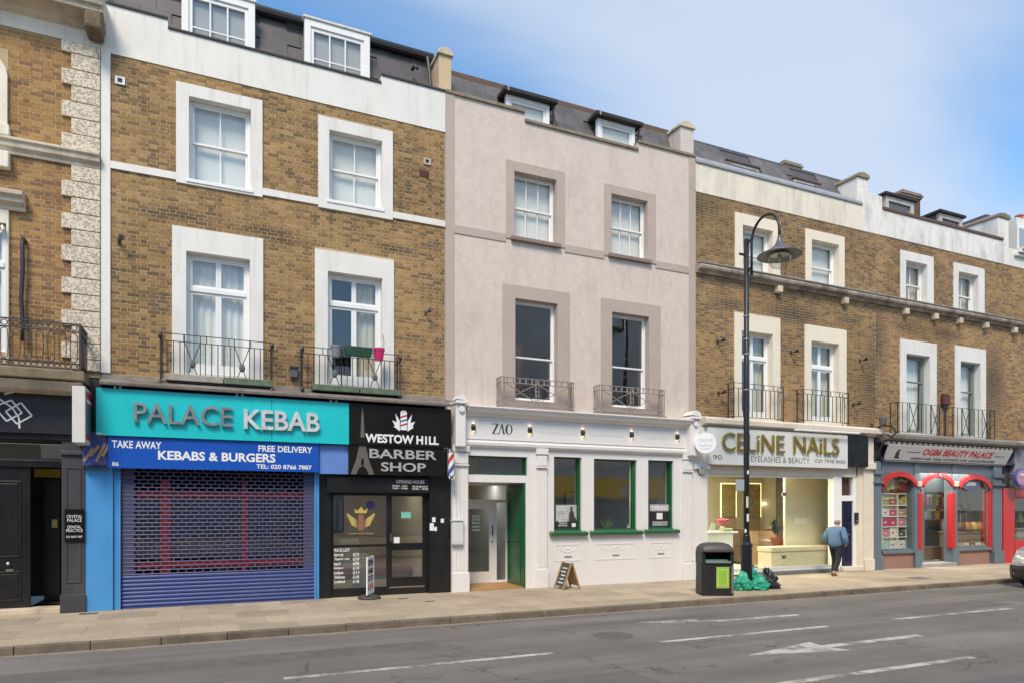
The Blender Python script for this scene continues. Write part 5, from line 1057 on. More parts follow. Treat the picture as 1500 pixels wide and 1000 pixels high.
strokes(s, SERIF, [[(0, 0), (.08, 0), (.32, .93), (.32, 1), (.02, 1), (.02, .93), (.22, .93)], [(.06, 0), (.30, 0), (.33, .12), (.30, .12), (.27, .05), (.08, .05)]], a, b, c, d, yl, .005, 'letter')
strokes(s, SERIF, [[(.33, 0), (.36, 0), (.47, .85), (.45, 1)], [(.53, 0), (.63, 0), (.51, 1), (.45, 1)]], a, b, c, d, yl, .005, 'letter')
oo = [(.82 + .18 * math.cos(R(t)), .5 + .5 * math.sin(R(t))) for t in range(0, 361, 15)]; oi = [(.84 + .09 * math.cos(R(t)), .5 + .46 * math.sin(R(t))) for t in range(360, -1, -15)]
strokes(s, SERIF, [oo + oi], a, b, c, d, yl, .005, 'letter')
FAINT = mat('faint_letter', (.60, .585, .57), .5)
for t_, p_, q_, yy in (('HAIRDRESSING & COLOUR', 787, 845, 630.5), ('TREATMENTS & BEAUTY', 863, 916, 634), ('HAIR & MORE', 941, 980, 638)): sign_text(s, t_, FAINT, p_, q_, yy, yy + 4, yfa - .006, bold=0, depth=.003)
LAMPM = mat('lamp_black', (.02, .02, .02), .4); GLOW = mat('lamp_glow', (1, .8, .5), .5, emit=(1, .62, .28), estr=2)
for k, (px, nm) in enumerate(((694, 'leftmost half-dome wall lamp on the ZAO fascia, left of the letters'), (777, 'half-dome wall lamp on the ZAO fascia, just right of the letters'), (854.5, 'half-dome wall lamp at the middle of the ZAO fascia'), (926, 'half-dome wall lamp on the ZAO fascia, second from the right'), (993, 'rightmost half-dome wall lamp on the ZAO fascia'))):
    x, z = X(px, yfa - .05), Z(px, [625, 629, 633, 636, 639][k], yfa - .05); l_ = thing('wall_lamp', nm, 'lamp', (x, yfa, z), 'wall lamps on the white fascia')
    MB().loft([[(x + r * math.cos(t) * .055, yfa - .013 - h_, z + r * math.sin(t) * .085) for t in [i * math.pi / 7 for i in range(14)]] for r, h_ in ((1, 0), (.97, .03), (.8, .06), (.5, .078), (.1, .085))]).build('shade', LAMPM, l_, smooth=True)
    box('bulb', GLOW, l_, x - .02, x + .02, yfa - .045, yfa - .02, z - .095, z - .084); box('bulb', GLOW, l_, x - .02, x + .02, yfa - .045, yfa - .02, z + .084, z + .095)
    for dz in (-.12, .12):
        pl_ = bpy.data.lights.new('lamp_light', 'POINT'); pl_.energy = .06; pl_.color = (1, .62, .30); pl_.shadow_soft_size = .02; po = bpy.data.objects.new('lamp_light', pl_); COL.objects.link(po); po.location = (x, yfa - .05, z + dz); po.parent = l_; po.matrix_parent_inverse = Matrix.Translation(-ORG[l_.name])
# three shop windows: green reveals and sills
for k, g_ in enumerate(gw):
    a, b, c, d = g_; f = ring(MB(), g_, (a + .035, b - .035, c + .04, d - .035), yz + .06, .14).build('shop_window', GRE, bC, .003); pane(f, a + .035, b - .035, c + .04, d - .035, .08, GLASSD)
    MB().along_x([(yz - .001, c - .12), (yz - .09, c - .12), (yz - .12, c - .10), (yz - .13, c - .06), (yz - .11, c - .03), (yz - .001, c - .005)], a - .13, b + .13).build('sill', GRE, f, .006); box('sill_board', GRE, f, a, b, yz - .002, yz + .059, c - .001, c + .015)
    zz0, zz1 = .62, 1.05; xa_, xb_ = a + .02, b - .02
    m1 = ring(MB(), (xa_, xb_, zz0, zz1), (xa_ + .04, xb_ - .04, zz0 + .04, zz1 - .04), yz - .008, yz - .0005).build('apron_moulding', SHW, f, .006)
    xm = (xa_ + xb_) / 2
    q = MB(); q.tube([(xm - .35 * (xb_ - xa_) * math.cos(R(t)), yz - .002, zz1 - .08 - .12 * math.sin(R(t))) for t in range(0, 181, 20)], .007, 6); q.lathe([(.001, -.03), (.03, -.02), (.04, 0), (.03, .03), (.001, .04)], (xm, yz + .015, zz1 - .12), 8); q.build('swag_relief', SHW, f)
    box('air_vent', mat('vent_grey', (.2, .19, .18), .8), f, xm - .10, xm + .10, yz - .012, yz - .002, zz0 + .10, zz0 + .13)  # plain grey vent strip
POST = mat('poster_dark', (.03, .03, .033), .35, var=.4, scale=9); POSTL = mat('poster_grey', (.42, .42, .42), .4, var=.25, scale=10)
s = thing('window_poster', 'black and white poster with seated figure in the narrow window by the doorway', 'poster', (8.1, .07, 1.6)); yp = .070
a, b, c, d = px_rect(813.5, 845, 738, 773.5, yp); box('sheet', POST, s, a, b, yp, yp + .004, c, d); box('pale_half', POSTL, s, a + .01, b - .01, yp - .002, yp - .0005, c + .30 * (d - c), d - .01)
for k, (t_, u0, u1, v) in enumerate((('WELCOME TO', .06, .55, .86), ('HAIR', .06, .5, .76), ('CUT & COLOUR', .04, .58, .50), ('BLOW DRY', .06, .58, .40), ('BRIDAL', .14, .56, .27), ('MAKE UP', .18, .52, .18), ('BOOK NOW', .14, .56, .09))): lettering(s, t_, LETW, a + u0 * (b - a), a + u1 * (b - a), c + v * (d - c), c + (v + .065) * (d - c), yp - .0045, .002, bold=.01)
strokes(s, mat('figure_print', (.05, .045, .05), .4), [[(.62, .30), (.98, .30), (.95, .42), (.88, .45), (.84, .70), (.78, .74), (.80, .84), (.74, .92), (.68, .86), (.70, .74), (.64, .64)]], a, b, c, d, yp - .005, .002, 'figure'); strokes(s, LETW, [[(.76, .06), (.94, .06), (.94, .22), (.76, .22)]], a, b, c, d, yp - .005, .002, 'white_square')
s = thing('window_poster', 'dark poster with pale heading in the right-hand ZAO window', 'poster', (11, .07, 1.6))
a, b, c, d = px_rect(952, 980.5, 738, 771, yp); box('sheet', POST, s, a, b, yp, yp + .004, c, d); box('heading_band', POSTL, s, a, b, yp - .002, yp - .0005, c + .70 * (d - c), d)
lettering(s, 'OPENING', LETW, a + .05, b - .05, c + .76 * (d - c), c + .93 * (d - c), yp - .0045, .002, bold=.02); strokes(s, LETW, [[(.34, .34), (.64, .34), (.64, .62), (.34, .62)]], a, b, c, d, yp - .004, .002, 'white_square'); box('caption_band', POSTL, s, a + .08, b - .06, yp - .002, yp - .0005, c + .06 * (d - c), c + .24 * (d - c)); lettering(s, 'BOOK ONLINE', POST, a + .12, b - .1, c + .11 * (d - c), c + .19 * (d - c), yp - .0045, .002, bold=.0)
zr_ = mat('grey_salon_wall', (.48, .48, .46), .8, var=.1)
room(bC, gw[0][0] - .1, xz1 - .3, .15, 3.1, .26, 4.5, zr_)
pc = thing('aloe_plant', 'spiky green aloe standing inside the middle ZAO window', 'plant', (X(889, .4), .5, 1.1)); x, y, zc_ = X(888, .5), .5, Z(889, 777, .5); MB().lathe([(.08, -.3), (.10, -.1), (.11, 0), (.001, 0)], (x, y, zc_), 12).build('pot', LETW, pc)
q = MB()
for k in range(11):
    t = k * 2.4; r = .10 + .05 * (k % 3); q.tube([(x, y, zc_), (x + r * math.cos(t) * .6, y + r * math.sin(t) * .3, zc_ + .14), (x + r * math.cos(t) * 1.5, y + r * math.sin(t) * .6, zc_ + .26 + .05 * (k % 4))], [.022, .018, .002], 5)
q.build('leaf_rosette', mat('aloe_green', (.14, .26, .06), .5, var=.2), pc)
tb = thing('display_table', 'table inside the middle ZAO window carrying the aloe', 'table', (9.7, .6, 0)); box('top', zr_, tb, gw[1][0] - .1, gw[1][1] + .1, .3, .9, zc_ - .34, zc_ - .301); [box('leg', zr_, tb, xx, xx + .05, yy, yy + .05, 0, zc_ - .341) for xx in (gw[1][0], gw[1][1]) for yy in (.32, .82)]
lp_ = thing('table_lamp', 'white table lamp inside the middle ZAO window, at its right side', 'lamp', (X(926, .5), .5, .8)); MB().lathe([(.10, 0), (.08, .02), (.02, .05), (.02, .28), (.001, .28)], (X(925, .55), .55, zc_ - .30), 12).build('stem', LETW, lp_); MB().lathe([(.15, .0), (.10, .2), (.001, .2)], (X(925, .55), .55, zc_ - .02), 14).build('lamp_shade', LETW, lp_)
# doorway of the ZAO shop
t_w = ring(MB(), tw_, (tw_[0] + .03, tw_[1] - .03, tw_[2] + .03, tw_[3] - .03), yz + .05, .12).build('transom_window', GRE, bC, .003); pane(t_w, tw_[0] + .03, tw_[1] - .03, tw_[2] + .03, tw_[3] - .03, .05, GLASSD)
box('transom_backing', mat('olive_lobby', (.22, .21, .165), .8, var=.2), bC, tw_[0] - .1, tw_[1] + .2, .256, .28, do[3] + .03, 3.6)
px0, px1, pd = do[0], do[1], 1.15
po_ = MB(); po_.quad((px0 - .1, .25, 0), (px0 - .1, pd, 0), (px0 - .1, pd, 3), (px0 - .1, .25, 3)); po_.quad((px1 + .12, .25, 0), (px1 + .12, pd, 0), (px1 + .12, pd, 3), (px1 + .12, .25, 3)); po_.quad((px0 - .1, .25, do[3] + .02), (px1 + .12, .25, do[3] + .02), (px1 + .12, pd, do[3] + .02), (px0 - .1, pd, do[3] + .02)); po_.build('porch', SHW, bC, fix=False)
WOOD = mat('warm_wood', (.42, .22, .085), .5, var=.25, scale=6)
nb = 7
for k in range(nb): yy = -.06 + (pd + .06) * k / nb; box('floor_board', WOOD, bC, px0 + .002, px1 - .002, yy + .002, yy + (pd + .06) / nb - .002, -.004, .035, .003)
sx = X(745, pd) ; sd = X(724, pd); z1_ = do[3] + .02
sc_ = ring(MB(), (px0 - .1, sx, .036, z1_), (px0 - .05, sx - .07, .09, z1_ - .05), pd, pd + .07); zt2 = Z(700, 733, pd); sc_.box(px0 - .05, sx - .07, pd, pd + .07, zt2 - .04, zt2 + .04); sc_.box(sd, sd + .07, pd, pd + .07, .09, zt2 - .04); sc_ = sc_.build('glazed_screen', WHITE2, bC, .004)
pane(sc_, px0 - .05, sx - .07, zt2 + .04, z1_ - .05, pd + .03); pane(sc_, sd + .07, sx - .07, .09, zt2 - .04, pd + .03)
dz = ring(MB(), (px0 - .05, sd - .002, .05, zt2 - .045), (px0 + .04, sd - .13, .32, zt2 - .20), pd + .008, pd + .06).build('inner_door', WHITE2, bC, .004); pane(dz, px0 + .04, sd - .13, .32, zt2 - .20, pd + .03, GLASSC)
lettering(dz, 'ZAO', LETW, X(692, pd), X(704, pd), Z(692, 763, pd), Z(692, 757, pd), pd + .024, .002, bold=0)
for k in range(5): box('price_line', LETW, dz, X(692, pd), X(703, pd), pd + .024, pd + .027, 1.72 - .09 * k, 1.76 - .09 * k)
MB().tube([(sd - .06, pd - .04, 1.25), (sd - .06, pd - .04, 1.5)], .012, 8).build('handle', IRON, dz); box('lock', IRON, dz, sd - .075, sd - .045, pd - .004, pd + .007, 1.05, 1.1)
box('side_wall', mat('dark_green_wall', (.012, .03, .015), .5), bC, sx + .001, px1 + .2, pd, pd + .08, .036, z1_)
# the green street door, folded back against the right side of the porch
gd = MB().box(px1 - .02, px1 + .03, .02, .96, .04, do[3] - .03).build('street_door', GRE, bC, .004)
q = MB()
for z0_, z1__ in ((.14, .62), (.72, 1.05), (1.12, 2.15)): q.box(px1 - .035, px1 - .0205, .14, .84, z0_, z0_ + .03); q.box(px1 - .035, px1 - .0205, .14, .84, z1__ - .03, z1__); q.box(px1 - .035, px1 - .0205, .14, .17, z0_ + .0301, z1__ - .0301); q.box(px1 - .035, px1 - .0205, .81, .84, z0_ + .0301, z1__ - .0301)
q.build('moulding', GRE, gd); MB().lathe([(.001, 0), (.03, .01), (.03, .04), (.001, .05)], (px1 - .02, .86, 1.08), 10, Matrix.Rotation(R(-90), 4, 'Y')).build('door_knob', IRON, gd)
box('jamb', GRE, bC, px1 - .05, px1 - .002, yz + .001, .015, .04, do[3] - .001, .004)
room(bC, px0 + .16, sx - .2, .15, 2.7, pd + .09, 3.5, zr_)
rd_ = thing('reception_desk', 'grey reception desk inside behind the glazed inner door', 'desk', (5.9, 3, 0)); box('counter', zr_, rd_, 5.2, 6.4, 2.6, 3.1, .0, 1.0); box('top', WHITE2, rd_, 5.15, 6.45, 2.55, 3.15, 1.001, 1.04)
m_b = thing('meter_box', 'small white meter box on the left pilaster of the ZAO shop', 'box', (X(670, -.2), -.2, 1.5)); board(m_b, 'case', mat('pale_grey_box', (.62, .62, .60), .5, var=.05), 662.5, 679, 763, 797, -.27, .105, .006); board(m_b, 'door', mat('pale_grey_box'  , (.6, .6, .6)), 664.5, 677, 766, 794, -.276, .005, .002); board(m_b, 'hood', mat('pale_grey_box', (.6, .6, .6)), 661.8, 679.6, 760.5, 762.6, -.29, .12, .003)
# barber pole on its bracket
bp_ = thing('barber_pole', 'red white and blue striped barber pole beside the black shop sign', 'barber pole', (X(660.5, -.42), -.42, 3.0)); cx_, cy_ = X(661, -.42), -.42; z0_, z1_ = Z(661, 702, -.42), Z(661, 657, -.42)
def pole_mat():
    m = bpy.data.materials.new('barber_stripes'); m.use_nodes = True; t = m.node_tree; n = t.nodes; l = t.links; b = n['Principled BSDF']; b.inputs['Roughness'].default_value = .15
    g = n.new('ShaderNodeTexCoord'); sp = n.new('ShaderNodeSeparateXYZ'); l.new(g.outputs['Object'], sp.inputs[0])
    sx_ = n.new('ShaderNodeMath'); sx_.operation = 'SUBTRACT'; l.new(sp.outputs[0], sx_.inputs[0]); sx_.inputs[1].default_value = cx_
    sy_ = n.new('ShaderNodeMath'); sy_.operation = 'SUBTRACT'; l.new(sp.outputs[1], sy_.inputs[0]); sy_.inputs[1].default_value = cy_
    at = n.new('ShaderNodeMath'); at.operation = 'ARCTAN2'; l.new(sy_.outputs[0], at.inputs[0]); l.new(sx_.outputs[0], at.inputs[1])
    d1 = n.new('ShaderNodeMath'); d1.operation = 'DIVIDE'; l.new(at.outputs[0], d1.inputs[0]); d1.inputs[1].default_value = -2 * math.pi
    zm = n.new('ShaderNodeMath'); zm.operation = 'MULTIPLY'; l.new(sp.outputs[2], zm.inputs[0]); zm.inputs[1].default_value = 1.9
    sm = n.new('ShaderNodeMath'); sm.operation = 'ADD'; l.new(d1.outputs[0], sm.inputs[0]); l.new(zm.outputs[0], sm.inputs[1]); fr = n.new('ShaderNodeMath'); fr.operation = 'FRACT'; l.new(sm.outputs[0], fr.inputs[0])
    cr = n.new('ShaderNodeValToRGB'); cr.color_ramp.interpolation = 'CONSTANT'; e = cr.color_ramp.elements; e[0].position = 0; e[0].color = (.5, .06, .04, 1); e[1].position = .25; e[1].color = (.75, .75, .75, 1)
    x = e.new(.5); x.color = (.05, .10, .35, 1); x = e.new(.75); x.color = (.75, .75, .75, 1); l.new(fr.outputs[0], cr.inputs[0]); l.new(cr.outputs[0], b.inputs['Base Color']); return m
MB().lathe([(.068, z0_ + .10), (.068, z1_ - .08)], (cx_, cy_, 0), 20).build('striped_cylinder', pole_mat(), bp_, smooth=False)
for za_, zb__ in ((z0_, z0_ + .099), (z1_ - .079, z1_)): MB().lathe([(.05, za_), (.085, za_ + .02), (.085, zb__ - .02), (.06, zb__)], (cx_, cy_, 0), 20).build('end_cap', mat('chrome', (.75, .75, .74), .12, metal=1, var=0), bp_)
q = MB()
for z in (z0_ + .14, z1_ - .12): q.tube([(cx_ + .0, cy_, z), (cx_ + .02, -.17, z)], .014, 6)
q.build('bracket', STEEL, bp_)

# lit lobby strip lamp; two added lamps brighten ZAO windows and barber shop
def ceiling_lamp(lab, x, y, z, ln, watt, col):
    t = thing('ceiling_lamp', lab, 'lamp', (x, y, z)); box('tube', mat('fluorescent_tube', (1, 1, 1), .5, emit=(1, .97, .9), estr=6), t, x - ln / 2, x + ln / 2, y - .03, y + .03, z - .05, z); box('housing', LETW, t, x - ln / 2 - .03, x + ln / 2 + .03, y - .06, y + .06, z + .001, z + .04)
    a = bpy.data.lights.new('lamp_light', 'AREA'); a.shape = 'RECTANGLE'; a.size = ln; a.size_y = .2; a.energy = watt; a.color = col; o = bpy.data.objects.new('lamp_light', a); COL.objects.link(o); o.location = (x, y, z - .07); o.parent = t; o.matrix_parent_inverse = Matrix.Translation(-ORG[t.name])
ceiling_lamp('white strip lamp lit inside above the glazed inner door', X(700, 2.2), 2.2, 2.72, .7, 8, (1, .96, .9))
ceiling_lamp('added white strip lamp brightening the room behind the ZAO shop windows', X(861, .75), .75, 3.16, .30, 26, (1, .95, .86))
ceiling_lamp('added white strip lamp brightening the inside of the barber shop', 3.6, 1.0, 2.78, 1.2, 12, (1, .92, .78))

# furniture seen dimly through the ZAO glass
LEA = mat('dark_leather', (.035, .033, .035), .4, var=.2)
for k, (px, yy) in enumerate(((840, 2.4), (895, 2.6), (922, 1.7), (975, 2.3))):
    x = X(px, yy); t = thing('styling_chair', ('dark styling chair deep behind the narrow ZAO window by the doorway', 'dark styling chair behind the middle of the wide ZAO window', 'dark styling chair behind the right side of the wide ZAO window', 'dark styling chair behind the right-hand ZAO window')[k], 'chair', (x, yy, 0), 'styling chairs in the ZAO salon')
    MB().lathe([(.27, .02), (.27, .05), (.04, .08), (.04, .5), (.001, .5)], (x, yy, 0), 14).build('base', STEEL, t); box('seat', LEA, t, x - .27, x + .27, yy - .27, yy + .27, .50, .64, .05); box('backrest', LEA, t, x - .25, x + .25, yy + .20, yy + .30, .64, 1.25, .05)
    for dx in (-.30, .30): box('armrest', LEA, t, x + dx - .03, x + dx + .03, yy - .22, yy + .22, .78, .84, .02)
for k, px in enumerate((845, 905, 970)):
    x = X(px, 4.6); t = thing('salon_mirror', ('tall dark-framed mirror on the back wall, seen through the narrow window by the doorway', 'tall dark-framed mirror on the back wall, seen through the wide ZAO window', 'tall dark-framed mirror on the back wall, seen through the right-hand ZAO window')[k], 'mirror', (x, 4.6, 1), 'mirrors in the ZAO salon'); ring(MB(), (x - .45, x + .45, .8, 2.5), (x - .40, x + .40, .85, 2.45), 4.6, 4.66).build('frame', LEA, t, .004); box('mirror_glass', mat('mirror', (.8, .8, .8)), t, x - .40, x + .40, 4.62, 4.64, .85, 2.45)
# ---------------------------------------------------------------- nail salon (under D)
SALON = mat('cream_salon_wall', (.72, .66, .52), .8, var=.05); SFLOOR = mat('pale_salon_floor', (.62, .62, .58), .3, var=.05)
CRE = mat('cream_pilaster', (.70, .63, .52), .7, var=.08, dirt=.4, dcol=(.35, .29, .22), bump=.1, bscale=30)
yd = -.06; xd_0, xd_1 = X(1037, yd), X(1222, .05)
MB().along_x([(0, 4.17), (-.12, 4.18), (-.16, 4.22), (-.30, 4.25), (-.31, 4.37), (-.27, 4.42), (0, 4.47)], X(1024), X(1281)).build('cornice', CRE, bD, .008)
pm = box('pilaster', SHW, bD, X(1014.5, -.12), X(1036.5, -.12), -.12, .3, 0, 4.16, .006); box('plinth', SHW, pm, X(1014.5, -.12) + .001, X(1037.5, -.12), -.17, -.121, 0, .55, .01); box('capital', SHW, pm, X(1014.5, -.12) + .01, X(1038, -.12), -.19, -.121, 3.0, 3.14, .012)
s = thing('shop_sign', 'long pale sign board with gold letters reading CELiNE NAiLS', 'sign', (15.3, -.2, 3.6)); yc_ = -.22
sb = board(s, 'board', mat('pale_grey_board', (.68, .69, .67), .35, var=.03, dirt=.2, dcol=(.5, .47, .38)), 1037, 1241.8, 624.5, 678.8, yc_, .10)
GLD = mat('gold_letter', (.42, .32, .07), .28, metal=.75, var=.35, scale=7)
sign_text(s, 'CELiNE', GLD, 1057.5, 1148.5, 632, 659.5, yc_ - .03, depth=.04, bold=.0, split=True); sign_text(s, 'NAiLS', GLD, 1162, 1228.5, 637.8, 663, yc_ - .03, depth=.04, bold=.0, split=True)
OLIVE = mat('olive_letter', (.16, .15, .11), .5)
sign_text(s, 'EYELASHES & BEAUTY', OLIVE, 1100, 1186, 667, 675.5, yc_, bold=.0); sign_text(s, '020 7998 8400', OLIVE, 1194, 1238.5, 671.5, 677, yc_, bold=.0); sign_text(s, '90', mat('green_print', (.10, .12, .06), .5), 1044.5, 1057.5, 665, 672, yc_, bold=.0)
board(bD, 'sign_end_box', BLACKP, 1242.2, 1272, 636.5, 682.5, -.20, .2)
q = MB(); q.tube([(X(1165, -.4), -.38, Z(1165, 628.5, -.4)), (X(1260, -.4), -.38, Z(1260, 634, -.4))], .03, 8); q.build('sign_trough_light', mat('white_metal', (.8, .8, .8), .4), s)
s = thing('projecting_sign', 'round white projecting sign for the nail salon beside its sign board', 'sign', (12.6, -.4, 3.5))
cx_, cz_ = X(1033.5, -.55), Z(1033.5, 648.5, -.55); rr = 16.5 * .0168; rot = Matrix.Translation((cx_, -.55, cz_)) @ Matrix.Rotation(R(-38), 4, 'Z') @ Matrix.Rotation(R(90), 4, 'X')
MB().lathe([(.001, -.06), (rr * .98, -.06), (rr, -.05), (rr, .05), (rr * .98, .06), (.001, .06)], (0, 0, 0), 28, rot).build('disc', mat('white_acrylic', (.82, .83, .85), .3, var=.02), s)
Mt = Matrix.Translation((cx_, -.55, cz_)) @ Matrix.Rotation(R(-38), 4, 'Z')
lettering(s, 'CELINE', mat('grey_print', (.45, .47, .52), .5), -.19, .19, .04, .12, -.064, .003, bold=0, M=Mt); lettering(s, 'NAILS', mat('grey_print', (.45, .47, .52), .5), -.17, .17, -.10, -.02, -.064, .003, bold=0, M=Mt); lettering(s, 'OPEN', mat('grey_print', (.45, .47, .52), .5), -.13, .13, -.17, -.135, -.064, .003, bold=0, M=Mt)
MB().tube([(cx_ + .1, -.12, cz_), (cx_ + .05, -.50, cz_)], .02, 6).build('bracket', IRON, s)
s = thing('alarm_bell', 'round cream alarm bell on the white pilaster under the round sign', 'alarm', (X(1028, -.15), -.15, 3)); MB().lathe([(.001, -.12), (.09, -.10), (.13, -.04), (.13, 0), (.001, 0)], (X(1027.5, -.12), -.122, Z(1027.5, 688, -.15)), 18, Matrix.Rotation(R(-90), 4, 'X')).build('cover', mat('aged_cream_plastic', (.5, .47, .38), .4, var=.2), s); MB().lathe([(.14, -.01), (.15, 0), (.14, .01)], (X(1027.5, -.12), -.13, Z(1027.5, 688, -.15)), 18, Matrix.Rotation(R(-90), 4, 'X')).build('rim', IRON, s)
yg = .05; zg0, zg1 = Z(1150, 829, yg), Z(1150, 699, yg); zbs = Z(1150, 838, yg)
box('head_panel', CRE, bD, xd_0, X(1256), .0, .25, zg1 + .07, 4.2); gx = [X(1037, yg), X(1092, yg), X(1150, yg), X(1219, yg)]
fr_ = box('glazing_rail', mat('silver_rail', (.66, .66, .62), .35, metal=.3), bD, gx[0], gx[3], yg - .02, yg + .05, zg1 + .001, zg1 + .069, .004); box('glazing_rail', MATS['silver_rail'], bD, gx[0], gx[3], yg - .02, yg + .05, zg0 - .08, zg0 - .001, .004)
for a, b in zip(gx[:-1], gx[1:]): pane(fr_, a + .004, b - .004, zg0, zg1, yg + .01, GLASSC)
for px, py in ((1149, 723), (1148, 815)): MB().box(X(px - 3, yg), X(px + 3, yg), yg - .005, yg + .03, Z(px, py + 2.5, yg), Z(px, py - 2.5, yg)).build('glass_clamp', STEEL, fr_)
MB().tube([(gx[1] + .08, yg - .03, .95), (gx[1] + .08, yg - .03, 1.5)], .015, 6).build('door_pull', STEEL, fr_)
box('stall_riser', mat('white_riser', (.74, .74, .70), .4, var=.05), bD, gx[0], gx[3], yg - .03, yg + .08, .11, zg0 - .081, .004); box('step', mat('slate_step', (.14, .14, .15), .7, var=.2), bD, X(1095, -.1), X(1228, -.1), -.14, yg + .1, -.004, .11, .006)
box('door_post', UPVC, bD, X(1219.5, .03), X(1229, .03), -.01, .2, 0, zg1 + .069, .006)
dx0, dx1 = X(1231.5, .06), X(1248.5, .06); zdt, zot0, zot1 = Z(1232, 733, .06), Z(1232, 725, .06), Z(1232, 687, .06)
q = MB(); q.box(X(1229, .03) + .001, dx0, .02, .14, .15, zot1); q.box(dx1, X(1254, .03), .02, .14, .15, zot1 + .1); q.box(dx0, dx1, .02, .14, zdt, zot0); df = q.build('door_frame', UPVC, bD, .004)
pane(df, dx0, dx1, zot0, zot1, .09, GLASSD); box('light_backing', mat('olive_room', (.16, .15, .11), .8), df, dx0, dx1, .2, .22, zot0, zot1)
nd = panel_door(bD, mat('navy_paint', (.012, .014, .045), .35, var=.15), dx0, dx1, .16, zdt - .002, .07, rows=((.05, .35), (.42, .66), (.70, .95)), cols=2); box('letter_plate', STEEL, nd, (dx0 + dx1) / 2 - .14, (dx0 + dx1) / 2 + .14, .05, .069, 1.10, 1.15); MB().lathe([(.001, 0), (.03, .01), (.001, .04)], (dx0 + .07, .055, 1.25), 8, Matrix.Rotation(R(90), 4, 'X')).build('door_knob', STEEL, nd)
box('step', CRE, bD, X(1237, -.1), X(1266, -.1), -.10, .15, -.004, .145, .02)
box('pilaster', CRE, bD, X(1254), X(1266), .0, .3, 0, 4.2, .008); p2_ = box('pilaster', CRE, bD, X(1266.5, -.1), X(1280, -.1), -.10, .3, 0, 4.15, .008); box('plinth', CRE, p2_, X(1266, -.1), X(1280, -.1) - .002, -.15, -.101, 0, .35, .01); box('capital', CRE, p2_, X(1265, -.1), X(1280, -.1) - .002, -.2, -.101, 3.15, 3.35, .02)
e_ = thing('door_entry_phone', 'small black entry phone on the cream pilaster by the navy door', 'intercom', (X(1256), -.02, 1.6)); board(e_, 'case', IRON, 1253, 1258, 750, 766, -.04, .038, .004); board(e_, 'button_plate', STEEL, 1254, 1257, 761, 764, -.044, .003, .0)
# salon room
rx0, rx1, ry = gx[0] - .1, gx[3] + .1, 6.0
q = MB(); q.quad((rx0, .3, .05), (rx0, ry, .05), (rx0, ry, 3.3), (rx0, .3, 3.3)); q.quad((rx1 + 3, .3, .05), (rx1 + 3, ry, .05), (rx1 + 3, ry, 3.3), (rx1 + 3, .3, 3.3)); q.quad((rx0, ry, .05), (rx1 + 3, ry, .05), (rx1 + 3, ry, 3.3), (rx0, ry, 3.3)); q.quad((rx0, .1, 3.3), (rx1 + 3, .1, 3.3), (rx1 + 3, ry, 3.3), (rx0, ry, 3.3)); q.quad((rx1, .3, .05), (rx1 + 3, .3, .05), (rx1 + 3, .3, 3.3), (rx1, .3, 3.3)); q.build('salon_room', SALON, bD, fix=False)
box('salon_floor', SFLOOR, bD, rx0, rx1 + 3, .14, ry, .03, .05)
LED = mat('warm_led', (1, .85, .5), .5, emit=(1, .72, .25), estr=1.5)
for k, (a, b) in enumerate(((1057, 1078), (1097, 1114))):
    ym = 4.4; x0_, x1_ = X(a, ym), X(b, ym); z0_, z1_ = Z(a, 757, ym), Z(a, 708, ym)
    m_ = thing('lit_mirror', ('tall backlit mirror with glowing yellow edge inside the salon, left of the lamp post', 'tall backlit mirror with glowing yellow edge inside the salon, behind the lamp post')[k], 'mirror', ((x0_ + x1_) / 2, ym, 1.0), 'lit mirrors in the nail salon')
    ring(MB(), (x0_ - .035, x1_ + .035, z0_, z1_ + .035), (x0_, x1_, z0_, z1_), ym, ym + .03).build('light_edge', LED, m_); box('mirror_glass', mat('amber_mirror', (.35, .27, .12), .25, metal=.6), m_, x0_, x1_, ym + .001, ym + .02, z0_, z1_)
    box('back_panel', mat('brown_panel', (.20, .14, .07), .6), m_, x0_ - .03, x1_ + .03, ym + .031, ym + .06, .05, z1_)
for px, py in ((1065, 739), (1103, 738), (1121, 737), (1143, 737)): box('wall_glow_spot', mat('spot_glow', (1, .9, .7), .5, emit=(1, .85, .55), estr=6), bD, X(px - 3, 5.9), X(px + 3, 5.9), 5.9, 5.93, Z(px, py + 1, 5.9), Z(px, py - 1, 5.9))  # added emissive spots on the back wall, standing for reflected lights
sl_ = bpy.data.lights.new('salon_light', 'AREA'); sl_.energy = 300; sl_.size = 3.0; sl_.color = (1, .90, .66); slo = bpy.data.objects.new('salon_light', sl_); COL.objects.link(slo); slo.location = ((rx0 + rx1) / 2, 2.4, 3.25); slo.rotation_euler = (0, 0, 0)
box('ceiling_light_panel', mat('light_panel', (1, 1, .9), .5, emit=(1, .92, .70), estr=2.2), bD, rx0 + .6, rx1 - .8, 1.8, 3.0, 3.27, 3.295)
ds = thing('salon_desk', 'white reception desk just inside the salon window at its left end', 'desk', (X(1055, 1), 1, .05)); a, b = X(1036, 1.0), X(1074, 1.0); zt = Z(1055, 778, 1)
box('body', WHITE2, ds, a, b, 1.0, 1.7, .05, zt - .05, .01); box('top', WHITE2, ds, a, b + .15, .95, 1.75, zt - .049, zt, .01); box('panel_line', IRON, ds, a, b - .05, .985, .999, .62, .645)
fl = thing('flower_bouquet', 'bunch of pink flowers standing on the salon desk', 'flowers', (X(1058, 1.2), 1.2, zt)); x, z = X(1058.5, 1.2), zt; MB().lathe([(.05, 0), (.07, .12), (.05, .16), (.001, .16)], (x, 1.2, z), 10).build('vase', LETW, fl); q = MB()
for k in range(26): t, r = k * 2.4, .17 * math.sqrt(k / 26); q.lathe([(.001, -.045), (.045, -.02), (.05, .02), (.001, .04)], (x + r * math.cos(t), 1.2 + r * math.sin(t) * .7, z + .30 + .10 * random.random() - .4 * r), 7)
